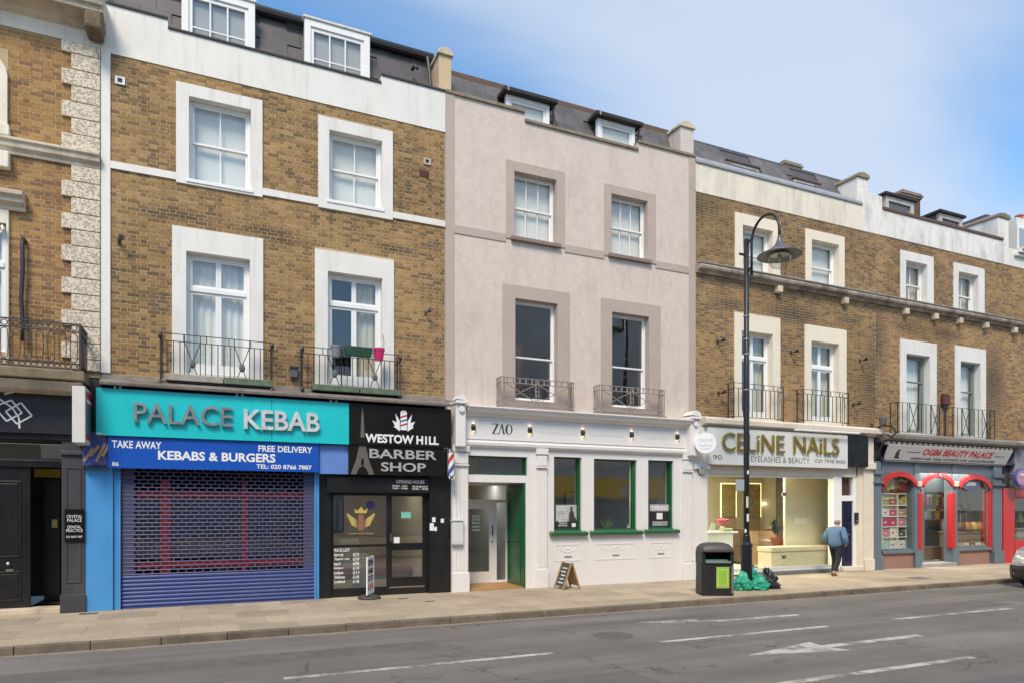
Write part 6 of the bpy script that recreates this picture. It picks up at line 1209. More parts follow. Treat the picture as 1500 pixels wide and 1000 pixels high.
tag(q.build('flower_heads', mat('pink_petals', (.55, .06, .16), .6, var=.3, scale=20), fl), kind='stuff')
cl_ = thing('desk_clutter', 'pale tray and leaflets lying on the salon desk', 'leaflets', (X(1064, 1.1), 1.1, zt)); box('tray', mat('pale_green_tray', (.45, .50, .36), .5), cl_, X(1058, 1.1), X(1070, 1.1), 1.0, 1.25, zt + .001, zt + .10, .02); MB().beam((X(1042, 1.05), 1.05, zt + .02), (X(1046, 1.05), 1.05, zt + .24), .015, .16).build('leaflet', LETW, cl_)
WICK = mat('brown_wicker', (.075, .042, .025), .7, var=.4, scale=30, bump=.4)
for k, (px, yy, col) in enumerate(((1090, 3.0, WICK), (1117, 1.6, mat('tan_wicker', (.24, .15, .08), .7, var=.3, scale=30)), (1139, 2.6, WICK), (1075, 3.6, WICK))):
    x = X(px, yy); c_ = thing('tub_chair', ('dark brown tub chair at the back of the salon behind the lamp post', 'tan wicker tub chair near the salon window, right of the lamp post', 'dark brown tub chair deep in the salon beside the tan one', 'dark brown tub chair at the back of the salon behind the flowers')[k], 'chair', (x, yy, .05), 'tub chairs in the salon')
    rg = []
    for h_, r0 in ((.10, .36), (.60, .44), (1.15, .48)):
        rg.append([(x + r * math.cos(R(t)), yy + r * math.sin(R(t)), .05 + h_) for r, seq in ((r0, range(-30, 211, 24)), (r0 - .06, range(210, -31, -24))) for t in seq])
    MB().loft(rg).build('backrest', col, c_); MB().lathe([(.34, 0), (.36, .45), (.32, .52), (.001, .53)], (x, yy, .15), 16).build('seat', col, c_)
    for dx, dy in ((-.2, -.2), (.2, -.2), (.2, .2), (-.2, .2)): box('leg', IRON, c_, x + dx - .02, x + dx + .02, yy + dy - .02, yy + dy + .02, .05, .149)
tp = thing('indoor_palm', 'dark leafy plant in a terracotta pot inside the salon', 'plant', (X(1140, 1.4), 1.4, .05)); x = X(1138, 1.4); MB().lathe([(.13, 0), (.19, .34), (.21, .35), (.21, .40), (.001, .38)], (x, 1.4, .62), 14).build('pot', mat('terracotta_glaze', (.26, .07, .03), .35), tp); box('stand', WICK, tp, x - .15, x + .15, 1.25, 1.55, .05, .619); q = MB()
for k in range(22): t = k * 2.4; r = .18 + .2 * random.random(); h_ = .25 + .45 * random.random(); q.add([(x, 1.4, 1.0), (x + r * .5 * math.cos(t) + .03, 1.4 + r * .5 * math.sin(t), 1.0 + h_), (x + r * math.cos(t), 1.4 + r * math.sin(t), 1.0 + h_ * .8), (x + r * .5 * math.cos(t) - .03, 1.4 + r * .5 * math.sin(t), 1.0 + h_ * .75)], [(0, 1, 2, 3)])
q.build('fronds', mat('dark_leaf', (.03, .04, .018), .5), tp)
bs = thing('window_bench', 'long cream upholstered bench along the salon window', 'bench', (X(1180, .6), .6, .05)); a, b = X(1128, .5), X(1222, .5); box('base', mat('cream_vinyl', (.60, .53, .41), .5, var=.05), bs, a, b, .45, 1.0, .05, Z(1150, 807, .5), .02); box('seat', mat('cream_vinyl', (.62, .56, .36)), bs, a - .02, b, .42, 1.02, Z(1150, 807, .5) + .001, Z(1150, 800, .5), .02)
pt = thing('reflection_panel', 'added cream panel imitating sky reflection in the right half of salon glass', 'partition', (X(1190, 1.1), 1.1, .05)); box('panel', mat('cream_sky_reflection', (.74, .69, .55), .5, var=.04), pt, X(1150, 1.1), X(1240, 1.1), 1.1, 1.18, .05, 3.2)  # panel added; its cream colour stands for sky reflected in the glass
box('white_sticker', LETW, pt, X(1166, 1.09), X(1172, 1.09), 1.085, 1.099, Z(1167, 767, 1.09), Z(1167, 758, 1.09)); box('white_sticker', LETW, pt, X(1173, 1.09), X(1181, 1.09), 1.085, 1.099, Z(1174, 767, 1.09), Z(1174, 758, 1.09))  # small white stickers set on the added panel

# ---------------------------------------------------------------- beauty shop (under E)
SLB = mat('slate_blue_paint', (.13, .165, .19), .45, var=.12, dirt=.25, dcol=(.08, .09, .1)); REDP = mat('red_gloss', (.52, .02, .022), .35, var=.08, coat=.2)
MB().along_x([(0, 4.02), (-.28, 4.06), (-.42, 4.14), (-.44, 4.24), (0, 4.36)], X(1284), X(1487)).build('cornice', mat('sooty_cornice', (.24, .22, .20), .8, var=.3, dirt=.7), bE, .008)
xa, xb = X(1300, -.35), X(1480, -.35); q = MB()
for k in range(26): x = xa + (xb - xa) * k / 25; q.box(x, x + .14, -.34, -.24, 3.93, 4.03)
dn = tag(q.build('dentils', mat('sooty_cornice', (.2, .2, .2)), bE), kind='stuff')
box('dentil_band', IRON, bE, X(1300), X(1480), -.235, .0, 3.93, 4.03)
s = thing('shop_sign', 'forward-leaning grey board with red letters reading OGB6 BEAUTY PALACE', 'sign', (22.5, -.3, 3.6))
yt_, yb_ = -.36, -.14; A_ = (X(1303, yt_), Z(1303, 650, yt_)); B_ = (X(1484, yt_), Z(1303, 650, yt_)); C_ = (X(1472, yb_), Z(1295, 674.5, yb_)); D_ = (X(1295, yb_), Z(1295, 674.5, yb_))
hgt = math.hypot(A_[1] - D_[1], yt_ - yb_); ang = math.atan2(yb_ - yt_, A_[1] - D_[1]); Ms = Matrix.Translation((0, yb_, D_[1])) @ Matrix.Rotation(ang, 4, 'X')
MB().add([Ms @ Vector(v) for v in ((D_[0], 0, 0), (C_[0], 0, 0), (B_[0], 0, hgt), (A_[0], 0, hgt), (D_[0], .05, 0), (C_[0], .05, 0), (B_[0], .05, hgt), (A_[0], .05, hgt))], [(0, 1, 2, 3), (7, 6, 5, 4), (0, 4, 5, 1), (1, 5, 6, 2), (2, 6, 7, 3), (3, 7, 4, 0)]).build('board', mat('grey_white_board', (.56, .55, .54), .45, var=.05, dirt=.35, dcol=(.36, .33, .3)), s)
xl = lambda p: X(p, -.25)
lettering(s, 'OGB6 BEAUTY PALACE', mat('red_letter', (.48, .015, .03), .4), xl(1351), xl(1453), hgt * .47, hgt * .85, -.008, .006, bold=.02, shear=.25, M=Ms); lettering(s, 'HUMAN HAIR, WIGS, SYNTHETIC HAIR, NAILS & EYELASHES', mat('black_print', (.04, .04, .04), .5), xl(1336), xl(1459), hgt * .15, hgt * .31, -.006, .003, bold=.012, shear=.15, M=Ms)
box_ = lambda a, b, c, d, m, n: MB().add([Ms @ Vector(v) for v in ((a, -.006, c), (b, -.006, c), (b, -.006, d), (a, -.006, d), (a, -.001, c), (b, -.001, c), (b, -.001, d), (a, -.001, d))], [(0, 1, 2, 3), (7, 6, 5, 4), (0, 4, 5, 1), (1, 5, 6, 2), (2, 6, 7, 3), (3, 7, 4, 0)]).build(n, m, s)
KP = mat('black_print', (.04, .04, .04)); box_(xl(1328), xl(1347), hgt * .60, hgt * .63, KP, 'flourish'); box_(xl(1456), xl(1470), hgt * .58, hgt * .61, KP, 'flourish')
fp = [(.0, .0), (.5, .0), (.42, .12), (.30, .2), (.34, .4), (.22, .62), (.34, .86), (.30, .9), (.1, .82), (.0, .5)]
MB().add([Ms @ Vector((xl(1312) + u * .55, -.006, hgt * .2 + v * hgt * .6)) for u, v in fp], [tuple(range(len(fp)))]).build('face_emblem', KP, s)
for i, (a, b, yy) in enumerate(((1280.5, 1291, -.10), (1340, 1348.5, -.05), (1395.5, 1402.5, -.05), (1456, 1468, -.10))):
    pm = box('pilaster', SLB, bE, X(a, yy), X(b, yy), yy, .25, 0, 3.42, .006); box('plinth', SLB, pm, X(a, yy) - .03, X(b, yy) + .03, yy - .06, yy - .001, 0, .58 if i in (1, 2) else .45, .01)
    if i in (0, 3): box('capital', SLB, pm, X(a, yy) - .04, X(b, yy) + .04, yy - .08, yy - .001, 2.72, 2.80, .01); box('capital', SLB, pm, X(a, yy) - .03, X(b, yy) + .03, yy - .06, yy - .001, 3.0, 3.12, .01)
wall_mb(x0E - .3, x1E, 3.46, 4.19, .0, .3, []).build('upper_wall', CHAR, bE, fix=False); box('frieze', SLB, bE, X(1291), X(1456), -.02, .2, 3.05, 3.45, .004); box('soffit', IRON, bE, X(1284), X(1480), -.16, .0, 3.452, 3.55)
box('end_pilaster', REDP, bE, X(1449.5, -.03), X(1455.5, -.03), -.04, .2, .45, 2.55, .006)
arches = []
for i, (a, b, yt) in enumerate(((1291, 1345, 688), (1349, 1399.5, 690), (1403, 1452.5, 692.5))):
    x0_, x1_ = X(a, -.06), X(b, -.06); zt_ = Z((a + b) / 2, yt + 1.5, -.06); zs = zt_ - .55; xm, hw = (x0_ + x1_) / 2, (x1_ - x0_) / 2; rz = zt_ - zs; w_ = .15
    o_ = [(xm + hw * math.cos(R(t)), zs + rz * math.sin(R(t))) for t in range(8, 173, 12)]; n_ = [(xm + (hw - w_ * .9) * math.cos(R(t)), zs + (rz - w_) * math.sin(R(t)) - .02) for t in range(172, 7, -12)]
    MB().prism(o_ + n_, -.10, -.02).build('arch', REDP, bE, .008)
    # spandrels behind the arch
    sp = [(x0_ - .05, 3.06), (x1_ + .05, 3.06), (x1_ + .05, zs)] + [(xm + (hw - .10) * math.cos(R(t)), zs + (rz - .10) * math.sin(R(t))) for t in range(0, 181, 12)] + [(x0_ - .05, zs)]
    MB().prism(sp, -.015, .03).build('spandrel', SLB, bE)
    if i == 1: box('keystone', SLB, bE, xm - .05, xm + .05, -.13, -.101, zt_ - .14, zt_ + .03, .01)
    arches.append((x0_, x1_, zs, zt_))
for px in (1347, 1401): box('capital', mat('cream_knob', (.55, .47, .36), .6), bE, X(px - 3, -.1), X(px + 3, -.1), -.13, -.051, Z(px, 712, -.1), Z(px, 704, -.1), .02)
zsl = Z(1300, 806, -.02)
for i, (a, b) in enumerate(((1291, 1340), (1402.5, 1449.5))):
    box('stall_riser', mat('pink_brick_riser', (.30, .17, .135), .85, var=.2, scale=14, bump=.4), bE, X(a), X(b), .0, .2, 0, zsl - .10); box('sill', SLB, bE, X(a), X(b), -.07, .2, zsl - .099, zsl, .01)
    f = ring(MB(), (X(a), X(b), zsl + .001, 3.04), (X(a) + .05, X(b) - .06, zsl + .06, 3.0), .03, .09).build('shop_window', SLB, bE, .004); pane(f, X(a) + .05, X(b) - .06, zsl + .06, 3.0, .05, GLASSC)
for a, b in ((1345.5, 1351), (1394, 1399)): box('door_jamb', REDP, bE, X(a, -.06), X(b, -.06), -.08, .1, .60, 2.45, .006)
exs = X(1291), X(1456); zfl = .14
room(bE, exs[0] + .1, exs[1] - .1, .20, 3.1, .26, 4.0, mat('shop_backing', (.11, .095, .08), .8, var=.1))
box('shop_floor', mat('worn_tile_floor', (.28, .25, .22), .5), bE, exs[0], exs[1], .2, 4.2, .02, .06); box('step', mat('stone_step', (.32, .31, .30), .7, var=.2), bE, X(1350, -.1), X(1401, -.1), -.12, .4, -.004, .12, .015)
idr = ring(MB(), (X(1352, .9), X(1392, .9), .13, 3.0), (X(1352, .9) + .09, X(1392, .9) - .09, .60, 2.5), .9, .95).build('inner_door', SLB, bE, .004); box('pane', GLASSC, idr, X(1352, .9) + .09, X(1392, .9) - .09, .92, .925, .60, 2.5); box('kick_panel', mat('oak_kick', (.13, .08, .05), .6), idr, X(1352, .9) + .09, X(1392, .9) - .09, .885, .899, .16, .58)
el_ = bpy.data.lights.new('added_goods_light', 'AREA'); el_.energy = 120; el_.size = 2.5; el_.color = (1, .95, .85); elo = bpy.data.objects.new('added_goods_light', el_); COL.objects.link(elo); elo.location = (22.6, .75, 3.1)  # area light and glowing panel added to brighten the window goods
box('ceiling_light_panel', mat('added_light_panel', (1, 1, .95), .5, emit=(1, .95, .85), estr=2), bE, 21.5, 23.7, .5, 1.0, 3.2, 3.24)
# goods in the left window: white shelf unit with boxed products, wigs above
rnd = random.Random(5)
su = thing('display_shelf', 'white shelf unit filled with boxes in the left arched window', 'shelf', (X(1315, .3), .4, zsl)); ax, bx2 = X(1292, .22), X(1339, .22); zl = [zsl + .02, .98, 1.32, 1.66, 2.02, 2.40]
for z in zl: box('shelf', LETW, su, ax, bx2, .22, .50, z, z + .03)
for x in (ax, (ax + bx2) / 2 - .015, bx2 - .03): box('upright', LETW, su, x, x + .03, .225, .495, zl[0] + .031, zl[-1] - .001)
cols_ = [((.55, .06, .16), 'pink'), ((.72, .72, .70), 'white'), ((.62, .22, .32), 'rose'), ((.45, .58, .62), 'pale blue'), ((.40, .30, .18), 'tan'), ((.10, .09, .09), 'black'), ((.75, .60, .05), 'yellow'), ((.35, .12, .06), 'brown')]
def goods(name, lab, x, y, z, w, d, h, c, grp, cat='box'):
    m = mat('pack_' + cols_[c][1].replace(' ', '_'), cols_[c][0], .35, var=.35, scale=14); t = thing(name, lab, cat, (x, y, z), grp)
    box('carton', m, t, x - w / 2, x + w / 2, y, y + d, z, z + h, .004); box('label_panel', LETW if c != 1 else mat('pack_pink', cols_[0][0]), t, x - w * .30, x + w * .10, y - .003, y - .0005, z + h * .40, z + h * .56)
    return t
names = ['bottom', 'second', 'third', 'fourth', 'top']
pal = [[3, 1, 1, 3], [2, 1, 5, 3], [0, 0, 2, 3], [1, 0, 4, 2], [4, 7, 4, 6]]
for r in range(5):
    for sd_ in (0, 1):
        xa_, xb_ = (ax + .04, (ax + bx2) / 2 - .03) if sd_ == 0 else ((ax + bx2) / 2 + .03, bx2 - .04)
        for k in (0, 1):
            w_ = (xb_ - xa_) / 2; c = pal[r][sd_ * 2 + k]; h_ = rnd.uniform(.17, .28); cn_ = cols_[c][1]
            side = ('left end', 'inner left', 'inner right', 'right end')[sd_ * 2 + k]
            goods('product_box', f'{cn_} product box, {side} on {names[r]} shelf, left arched window', xa_ + w_ * (k + .5), .24, zl[r] + .031, w_ * .9, .18, h_, c, 'boxed goods in the left arched window')
def wig(lab, x, y, z, hc, sc=1.0, stand=.0):
    t = thing('wig', lab, 'wig', (x, y, z), 'wig heads in the beauty shop'); m = mat('hair_' + hc[0], hc[1], .5, var=.4, scale=40, bump=.5, bscale=120); sk = mat('mannequin_skin', (.34, .20, .13), .5)
    MB().lathe([(.09 * sc, 0), (.05 * sc, .03), (.045 * sc, .10), (.075 * sc, .14), (.085 * sc, .22), (.07 * sc, .28), (.001, .31)], (x, y, z), 14, Matrix.Scale(1, 4)).build('head', sk, t, smooth=True)
    MB().loft([[(x + r * sc * math.cos(t_) * (1 + .10 * math.sin(5 * t_ + h_ * 30)), y + .015 + r * sc * (.8 if math.sin(t_) < -.6 else 1) * math.sin(t_), z + h_) for t_ in [i * math.pi / 9 for i in range(18)]] for h_, r in ((.04, .15), (.12, .155), (.2, .145), (.28, .115), (.33, .06), (.345, .01))]).build('hair', m, t, smooth=True)
    return t
HC = {'black': ('black', (.012, .010, .010)), 'brown': ('brown', (.10, .045, .02)), 'ginger': ('ginger', (.34, .13, .03)), 'blonde': ('blonde', (.48, .31, .09)), 'red': ('red', (.28, .03, .03))}
for lab, px, py, y_, hc in (('ginger wig on a head above the shelf unit, left of the pink one', 1307, 724, .3, 'ginger'), ('dark red wig on a head above the shelf unit, under the arch', 1321, 722, .3, 'red'), ('blonde wig on a head above the shelf unit at its right end', 1333, 726, .3, 'blonde')): wig(lab, X(px, y_), y_, zl[-1] + .031, HC[hc])
tb = thing('display_plinth', 'dark display plinth in the right arched window', 'plinth', (X(1422, .4), .4, .1)); x0_, x1_ = X(1403, .3), X(1444, .3); box('top', mat('display_cloth', (.22, .16, .11), .8, var=.3, scale=8), tb, x0_, x1_, .25, 1.0, 1.06, 1.12, .01); box('skirt', mat('display_cloth', (.2, .15, .1)), tb, x0_ + .03, x1_ - .03, .28, .97, .06, 1.059)
for k, (px, y_, hc, lab) in enumerate(((1409, .4, 'brown', 'brown wig at the left of the row in the right arched window'), (1418, .32, 'ginger', 'ginger wig second from left in the right arched window'), (1427, .4, 'blonde', 'blonde wig at the middle of the right arched window'), (1436, .32, 'ginger', 'ginger wig at the right of the row in the right arched window'))): wig(lab, X(px, y_), y_, 1.121, HC[hc], 1.15)
for k, (px, c) in enumerate(((1407, 4), (1414, 1), (1423, 7), (1432, 1), (1440, 4))): goods('product_box', ('tan product box at the left of the right arched window floor', 'white product box second from left on the right arched window floor', 'brown product box at the middle of the right arched window floor', 'white product box second from right on the right arched window floor', 'tan product box at the right of the right arched window floor')[k], X(px, .18), .13, zsl + .001, .26, .12, .16, c, 'boxes along the right arched window')
os_ = thing('projecting_sign', 'oval slate-blue sign hanging under the right arch of the beauty shop', 'sign', (X(1425, .1), .1, 2.7)); xo, zo = X(1421, .02), Z(1421, 708, .02); MB().prism([(xo + .50 * math.cos(R(t)), zo + .24 * math.sin(R(t))) for t in range(0, 360, 15)], -.012, .012).build('plate', mat('slate_oval', (.07, .09, .14), .3), os_); lettering(os_, 'OPEN', LETW, xo - .25, xo + .25, zo - .06, zo + .06, -.016, .003, bold=0)
cb = thing('display_counter', 'teal and black counter stacked with stock inside the beauty shop doorway', 'counter', (X(1372, 2), 2, .1)); box('body', mat('teal_counter', (.05, .10, .11), .5, var=.4, scale=10), cb, X(1354, 1.8), X(1376, 1.8), 1.8, 2.3, .061, 1.5); box('glass_top', LETW, cb, X(1353, 1.8), X(1377, 1.8), 1.78, 2.32, 1.501, 1.53)
wig('blonde wig on a head standing on the counter inside the doorway', X(1366, 1.9), 1.9, 1.531, HC['blonde'], 1.1)
mq = thing('mannequin_torso', 'pale mannequin bust inside the beauty shop doorway', 'mannequin', (X(1384, 1.8), 1.8, .1)); x = X(1384, 1.8); MB().lathe([(.16, 0), (.03, .03), (.03, .85), (.14, .9), (.19, 1.15), (.2, 1.4), (.06, 1.5), (.055, 1.6), (.09, 1.68), (.08, 1.82), (.001, 1.88)], (x, 1.8, .061), 16).build('bust', mat('pale_mannequin', (.42, .46, .5), .5), mq, smooth=True)
bg_ = thing('shopping_bag', 'white carrier bag on the floor inside the beauty shop doorway', 'bag', (X(1380, 1.1), 1.1, .1)); x = X(1381, 1.1); MB().loft([[(x + sx * w, 1.2 + sy * d, .061 + h) for sx, sy in ((-1, -1), (1, -1), (1, 1), (-1, 1))] for w, d, h in ((.17, .08, 0), (.19, .1, .2), (.17, .05, .42))]).build('sack', LETW, bg_); MB().tube([(x - .08, 1.18, .47), (x - .06, 1.18, .6), (x + .06, 1.18, .6), (x + .08, 1.18, .47)], .008, 5).build('handle', LETW, bg_)
# bracket lantern on the wall between the salon and the beauty shop
s = thing('wall_bracket', 'scrolled black iron bracket on the wall between salon and beauty shop', 'bracket', (X(1288, -.3), -.3, 4)); xk = X(1285, -.2); q = MB()
q.tube([(xk, -.005, 4.35), (xk, -.35, 4.5), (xk, -.7, 4.45), (xk, -.85, 4.25), (xk, -.7, 4.1), (xk, -.55, 4.2)], .03, 7); q.tube([(xk, -.005, 3.5), (xk, -.2, 3.6), (xk, -.4, 3.95), (xk, -.25, 4.2), (xk, -.12, 4.0)], .025, 7); q.tube([(xk, -.02, 3.4), (xk, -.02, 4.6)], .025, 6); q.build('scroll', IRON, s); MB().lathe([(.04, 0), (.10, .06), (.12, .25), (.05, .32), (.001, .36)], (xk, -.4, 4.47), 10).build('lantern', mat('dark_lantern', (.10, .10, .10), .4), s)

# ---------------------------------------------------------------- red shop (under F)
rz1 = 2.65; box('pilaster', REDP, bF, X(1470, -.1), X(1486.5, -.1), -.10, .25, .0, rz1, .006); wx0 = X(1486.7, -.05); box('pilaster', REDP, bF, 33.2, 34.0, -.10, .25, 0, rz1, .006)
box('shop_head', REDP, bF, wx0, 33.2, -.06, .25, 2.35, rz1 - .001, .006); box('stall_riser', REDP, bF, wx0, 33.2, -.06, .25, 0, .7, .006)
box('upper_panel', CHAR, bF, X(1471), X(1484.8, -.1), .02, .3, rz1 + .001, 4.19); f = ring(MB(), (wx0 + .001, 33.199, .701, 2.349), (wx0 + .08, 33.1, .78, 2.28), .0, .1).build('shop_window', REDP, bF, .004); pane(f, wx0 + .08, 33.1, .78, 2.28, .04, GLASSC)
room(bF, wx0 + .3, 32.9, .2, 2.6, .26, 3, mat('grey_shop_room', (.32, .33, .32), .8)); box('upper_panel', mat('faded_grey_board', (.22, .22, .24), .5, var=.4, scale=5), bF, X(1485, -.1), 34, -.12, .25, rz1 + .001, 4.2, .006); box('cornice', CREAM, bF, X(1488, -.2), 34, -.3, .0, 4.201, 4.3, .01); box('wall_infill', CHAR, bF, 34.01, 36, .0, .3, 0, 4.2)
s = thing('projecting_sign', 'oval blue and violet sign sticking out over the red shopfront at right edge', 'sign', (X(1497, -.5), -.5, 3)); xo, zo = X(1499, -.5), Z(1499, 699, -.5); MB().prism([(xo + .46 * math.cos(R(t)), zo + .33 * math.sin(R(t))) for t in range(0, 360, 12)], -.52, -.42).build('rim', mat('violet_rim', (.10, .09, .30), .3), s); MB().prism([(xo + .40 * math.cos(R(t)), zo + .27 * math.sin(R(t))) for t in range(0, 360, 12)], -.526, -.5205).build('face', mat('pink_lilac_face', (.45, .22, .36), .35, var=.4, scale=5), s); box('swoosh', LETW, s, xo - .2, xo + .3, -.53, -.5265, zo + .08, zo + .14); MB().tube([(xo + .1, -.05, zo + .1), (xo + .1, -.42, zo + .1)], .03, 6).build('bracket', IRON, s)
pk = thing('potted_plant', 'small green plant in the window of the red shop', 'plant', (X(1494, .4), .4, .8)); MB().lathe([(.06, 0), (.09, .15), (.001, .15)], (X(1494, .4), .4, 1.2), 10).build('pot', IRON, pk); MB().lathe([(.02, 0), (.16, .08), (.10, .25), (.05, .40), (.001, .5)], (X(1494, .4), .4, 1.35), 9).build('foliage', mat('leaf_green', (.06, .10, .03), .7, var=.4, scale=25), pk); sf = thing('window_ledge_unit', 'grey display ledge in the window of the red shop', 'ledge', (27.5, .4, 0)); box('top', mat('grey_shop_room', (.3, .3, .3)), sf, X(1489, .3), 29.5, .3, .9, 1.15, 1.199); box('side', mat('grey_shop_room', (.3, .3, .3)), sf, X(1489, .3) + .1, 29.4, .35, .85, .0, 1.149)

# ---------------------------------------------------------------- small fittings on the upper walls
def fitting(name, lab, cat, px, py, parts, group=None):
    x, z = X(px, -.05), Z(px, py, -.05); t = thing(name, lab, cat, (x, -.01, z), group); parts(t, x, z); return t
def vent(m):
    def f(t, x, z): ring(MB(), (x - .085, x + .085, z - .075, z + .075), (x - .04, x + .04, z - .04, z + .04), -.03, -.008).build('plate', m, t, .004); MB().lathe([(.001, 0), (.05, 0), (.05, .01), (.001, .01)], (x, -.012, z), 14, Matrix.Rotation(R(-90), 4, 'X')).build('grille', IRON, t)
    return f
def spot(m=None):
    def f(t, x, z):
        box('base', m or IRON, t, x - .03, x + .03, -.03, -.008, z - .05, z + .05, .006); MB().tube([(x, -.03, z), (x + .02, -.12, z - .02)], .012, 6).build('arm', m or IRON, t)
        MB().lathe([(.025, 0), (.05, .10), (.055, .12), (.001, .12)], (x + .02, -.13, z - .01), 10, Matrix.Rotation(R(55), 4, 'Y') @ Matrix.Rotation(R(60), 4, 'X')).build('hood', m or IRON, t)
    return f
fitting('wall_vent', 'white square vent with round black hole high on the ochre brick', 'vent', 175.5, 117, vent(WHITE2)); fitting('floodlight', 'black floodlight on brick beside the quoins above the turquoise sign', 'light', 174, 353.5, spot())
fitting('wall_vent', 'pale patched vent at the top right of the ochre brick wall', 'vent', 626.5, 236, vent(mat('patch_mortar', (.5, .42, .34), .9, var=.3))); fitting('air_brick', 'dark red air brick below the patched vent', 'vent', 622, 253.5, lambda t, x, z: (box('block', mat('red_air_brick', (.13, .025, .022), .8), t, x - .11, x + .11, -.02, -.008, z - .07, z + .07), [box('slot', IRON, t, x - .08 + .04 * k, x - .06 + .04 * k, -.024, -.0205, z - .045, z + .045) for k in range(5)]))
fitting('security_camera', 'dark camera on brick right of the window with plant pots', 'camera', 624, 457.5, spot(mat('grey_metal', (.10, .10, .11), .4))); fitting('bulkhead_light', 'grey rounded box light on brick between the two iron balconettes', 'light', 430.5, 545, lambda t, x, z: (box('case', mat('grey_case', (.09, .09, .10), .5), t, x - .085, x + .085, -.10, -.008, z - .12, z + .12, .03), box('lip', IRON, t, x - .09, x + .09, -.12, -.101, z + .07, z + .13, .01)))
for px, py, lab in ((1052.5, 500, 'black floodlight on brown brick at far left, above the other two lamps'), (1160, 515.5, 'black floodlight between the two french windows of the brown brick house'), (1261, 527.5, 'black floodlight right of the brown brick house french windows'), (1054, 575, 'low black floodlight on brown brick beside the left railing'), (1251, 592, 'low black floodlight beside the right railing of the brown brick house')): fitting('floodlight', lab, 'light', px, py, spot(), 'floodlights on the brown brick wall')
fitting('alarm_box', 'dark red alarm box between the windows above the beauty shop', 'alarm', 1384, 585, lambda t, x, z: (box('case', mat('maroon_plastic', (.10, .02, .02), .5), t, x - .16, x + .16, -.14, -.008, z - .19, z + .19, .03), box('base_lip', IRON, t, x - .10, x + .10, -.10, -.01, z - .26, z - .191, .01)))

# more stock in the beauty shop
bk = thing('display_backboard', 'plain cream backboard standing behind the wigs in the right arched window', 'board', (X(1430, 1), 1.05, .06)); box('panel', mat('cream_board', (.62, .55, .38), .7), bk, X(1417, 1.05), X(1446, 1.05), 1.05, 1.09, .06, 2.75)
rnd = random.Random(9); hpc = [0, 2, 4, 5, 6, 7, 3, 1]
def pack(lab, x, y, z, w, h, c, grp):
    t = thing('hair_pack', lab, 'hair pack', (x, y, z), grp); m = mat('pack_' + cols_[c][1].replace(' ', '_'), cols_[c][0]); box('sleeve', m, t, x - w / 2, x + w / 2, y, y + .03, z - h, z, .004); box('header_card', LETW if k % 3 else mat('pack_black', cols_[5][0]), t, x - w / 2 + .005, x + w / 2 - .005, y - .006, y - .001, z - h * .22, z - .01); MB().tube([(x, y + .015, z), (x, y + .015, z + .05)], .004, 4).build('hook', STEEL, t)
ordn = ('leftmost', 'second', 'third', 'fourth', 'fifth', 'sixth', 'seventh', 'rightmost')
for k in range(8): x = X(1354.5 + k * 4.6, 1.5); pack(f'{cols_[hpc[k]][1]} hair pack, {ordn[k]} on the upper rail inside the beauty shop doorway', x, 1.5, 2.45, .22, .40, hpc[k], 'hair packs on the upper doorway rail')
for k in range(6): x = X(1354.5 + k * 6.3, 1.6); pack(f'{cols_[hpc[-k - 1]][1]} hair pack, {ordn[k]} on the lower rail inside the beauty shop doorway', x, 1.6, 1.92, .26, .36, hpc[-k - 1], 'hair packs on the lower doorway rail')
rr_ = thing('hanging_rail', 'steel hanging rails for hair packs inside the beauty shop doorway', 'rail', (X(1372, 1.5), 1.5, 2.5)); MB().tube([(X(1350, 1.515), 1.515, 2.5), (X(1394, 1.515), 1.515, 2.5)], .012, 6).build('rail', STEEL, rr_); MB().tube([(X(1350, 1.615), 1.615, 1.97), (X(1394, 1.615), 1.615, 1.97)], .012, 6).build('rail', STEEL, rr_)
for k in range(7):
    px = 1294.5 + k * 6.2; c = hpc[(k * 3 + 1) % 8]; pack(f'{cols_[c][1]} hair pack, {ordn[k] if k < 6 else "rightmost"} along the top of the left arched window', X(px, .2), .18, 2.93 - .10 * abs(k - 3) / 3, .20, .34, c, 'hair packs in the left arched window')
for k, (px, hc, z, lab) in enumerate(((1407, 'black', 1.75, 'black wig on the upper stand at the left of the right arched window'), (1416, 'brown', 1.85, 'brown wig on a tall stand before the cream backboard'), (1441, 'red', 1.7, 'dark red wig on a stand at the far right of the right arched window'))):
    wig(lab, X(px, .75), .75, z, HC[hc], 1.1); st = thing('wig_stand', lab.replace(' wig on', ' wig pole under') if False else ('slim pole stand carrying the ' + hc + ' wig in the right arched window'), 'stand', (X(px, .75), .75, 1.12)); MB().lathe([(.09, 1.122), (.02, 1.14), (.018, z - .001), (.001, z - .0005)], (X(px, .75), .75, 0), 10).build('pole', STEEL, st)
# ================================================================ street furniture, person, car
BLK = mat('black_street_paint', (.012, .012, .014), .35, var=.3, scale=9)
lx, ly = 11.81, -2.37
L_ = thing('street_lamp', 'tall black street lamp with swan neck and glass bowl, beside the bin', 'street lamp', (lx, ly, 0))
MB().lathe([(.17, 0), (.17, .05), (.145, .07), (.135, .5), (.13, 1.0), (.145, 1.02), (.145, 1.07), (.10, 1.12), (.085, 1.28), (.075, 1.30)], (lx, ly, 0), 20).build('base', BLK, L_, smooth=False, bevel=.0)
MB().lathe([(.072, 1.28), (.068, 2.6), (.066, 4.9), (.062, 4.92), (.058, 8.36), (.001, 8.38)], (lx, ly, 0), 16).build('pole', BLK, L_, smooth=True)
q = MB()
for z in (4.75, 5.6, 5.95, 6.5): q.lathe([(.07, z), (.076, z + .005), (.076, z + .03), (.07, z + .035)], (lx, ly, 0), 14)
q.build('band', mat('galvanised_band', (.35, .35, .36), .4, metal=.6), L_)
yo = ly - .17; pts = [(lx, yo, 7.45), (lx, yo, 8.0)]
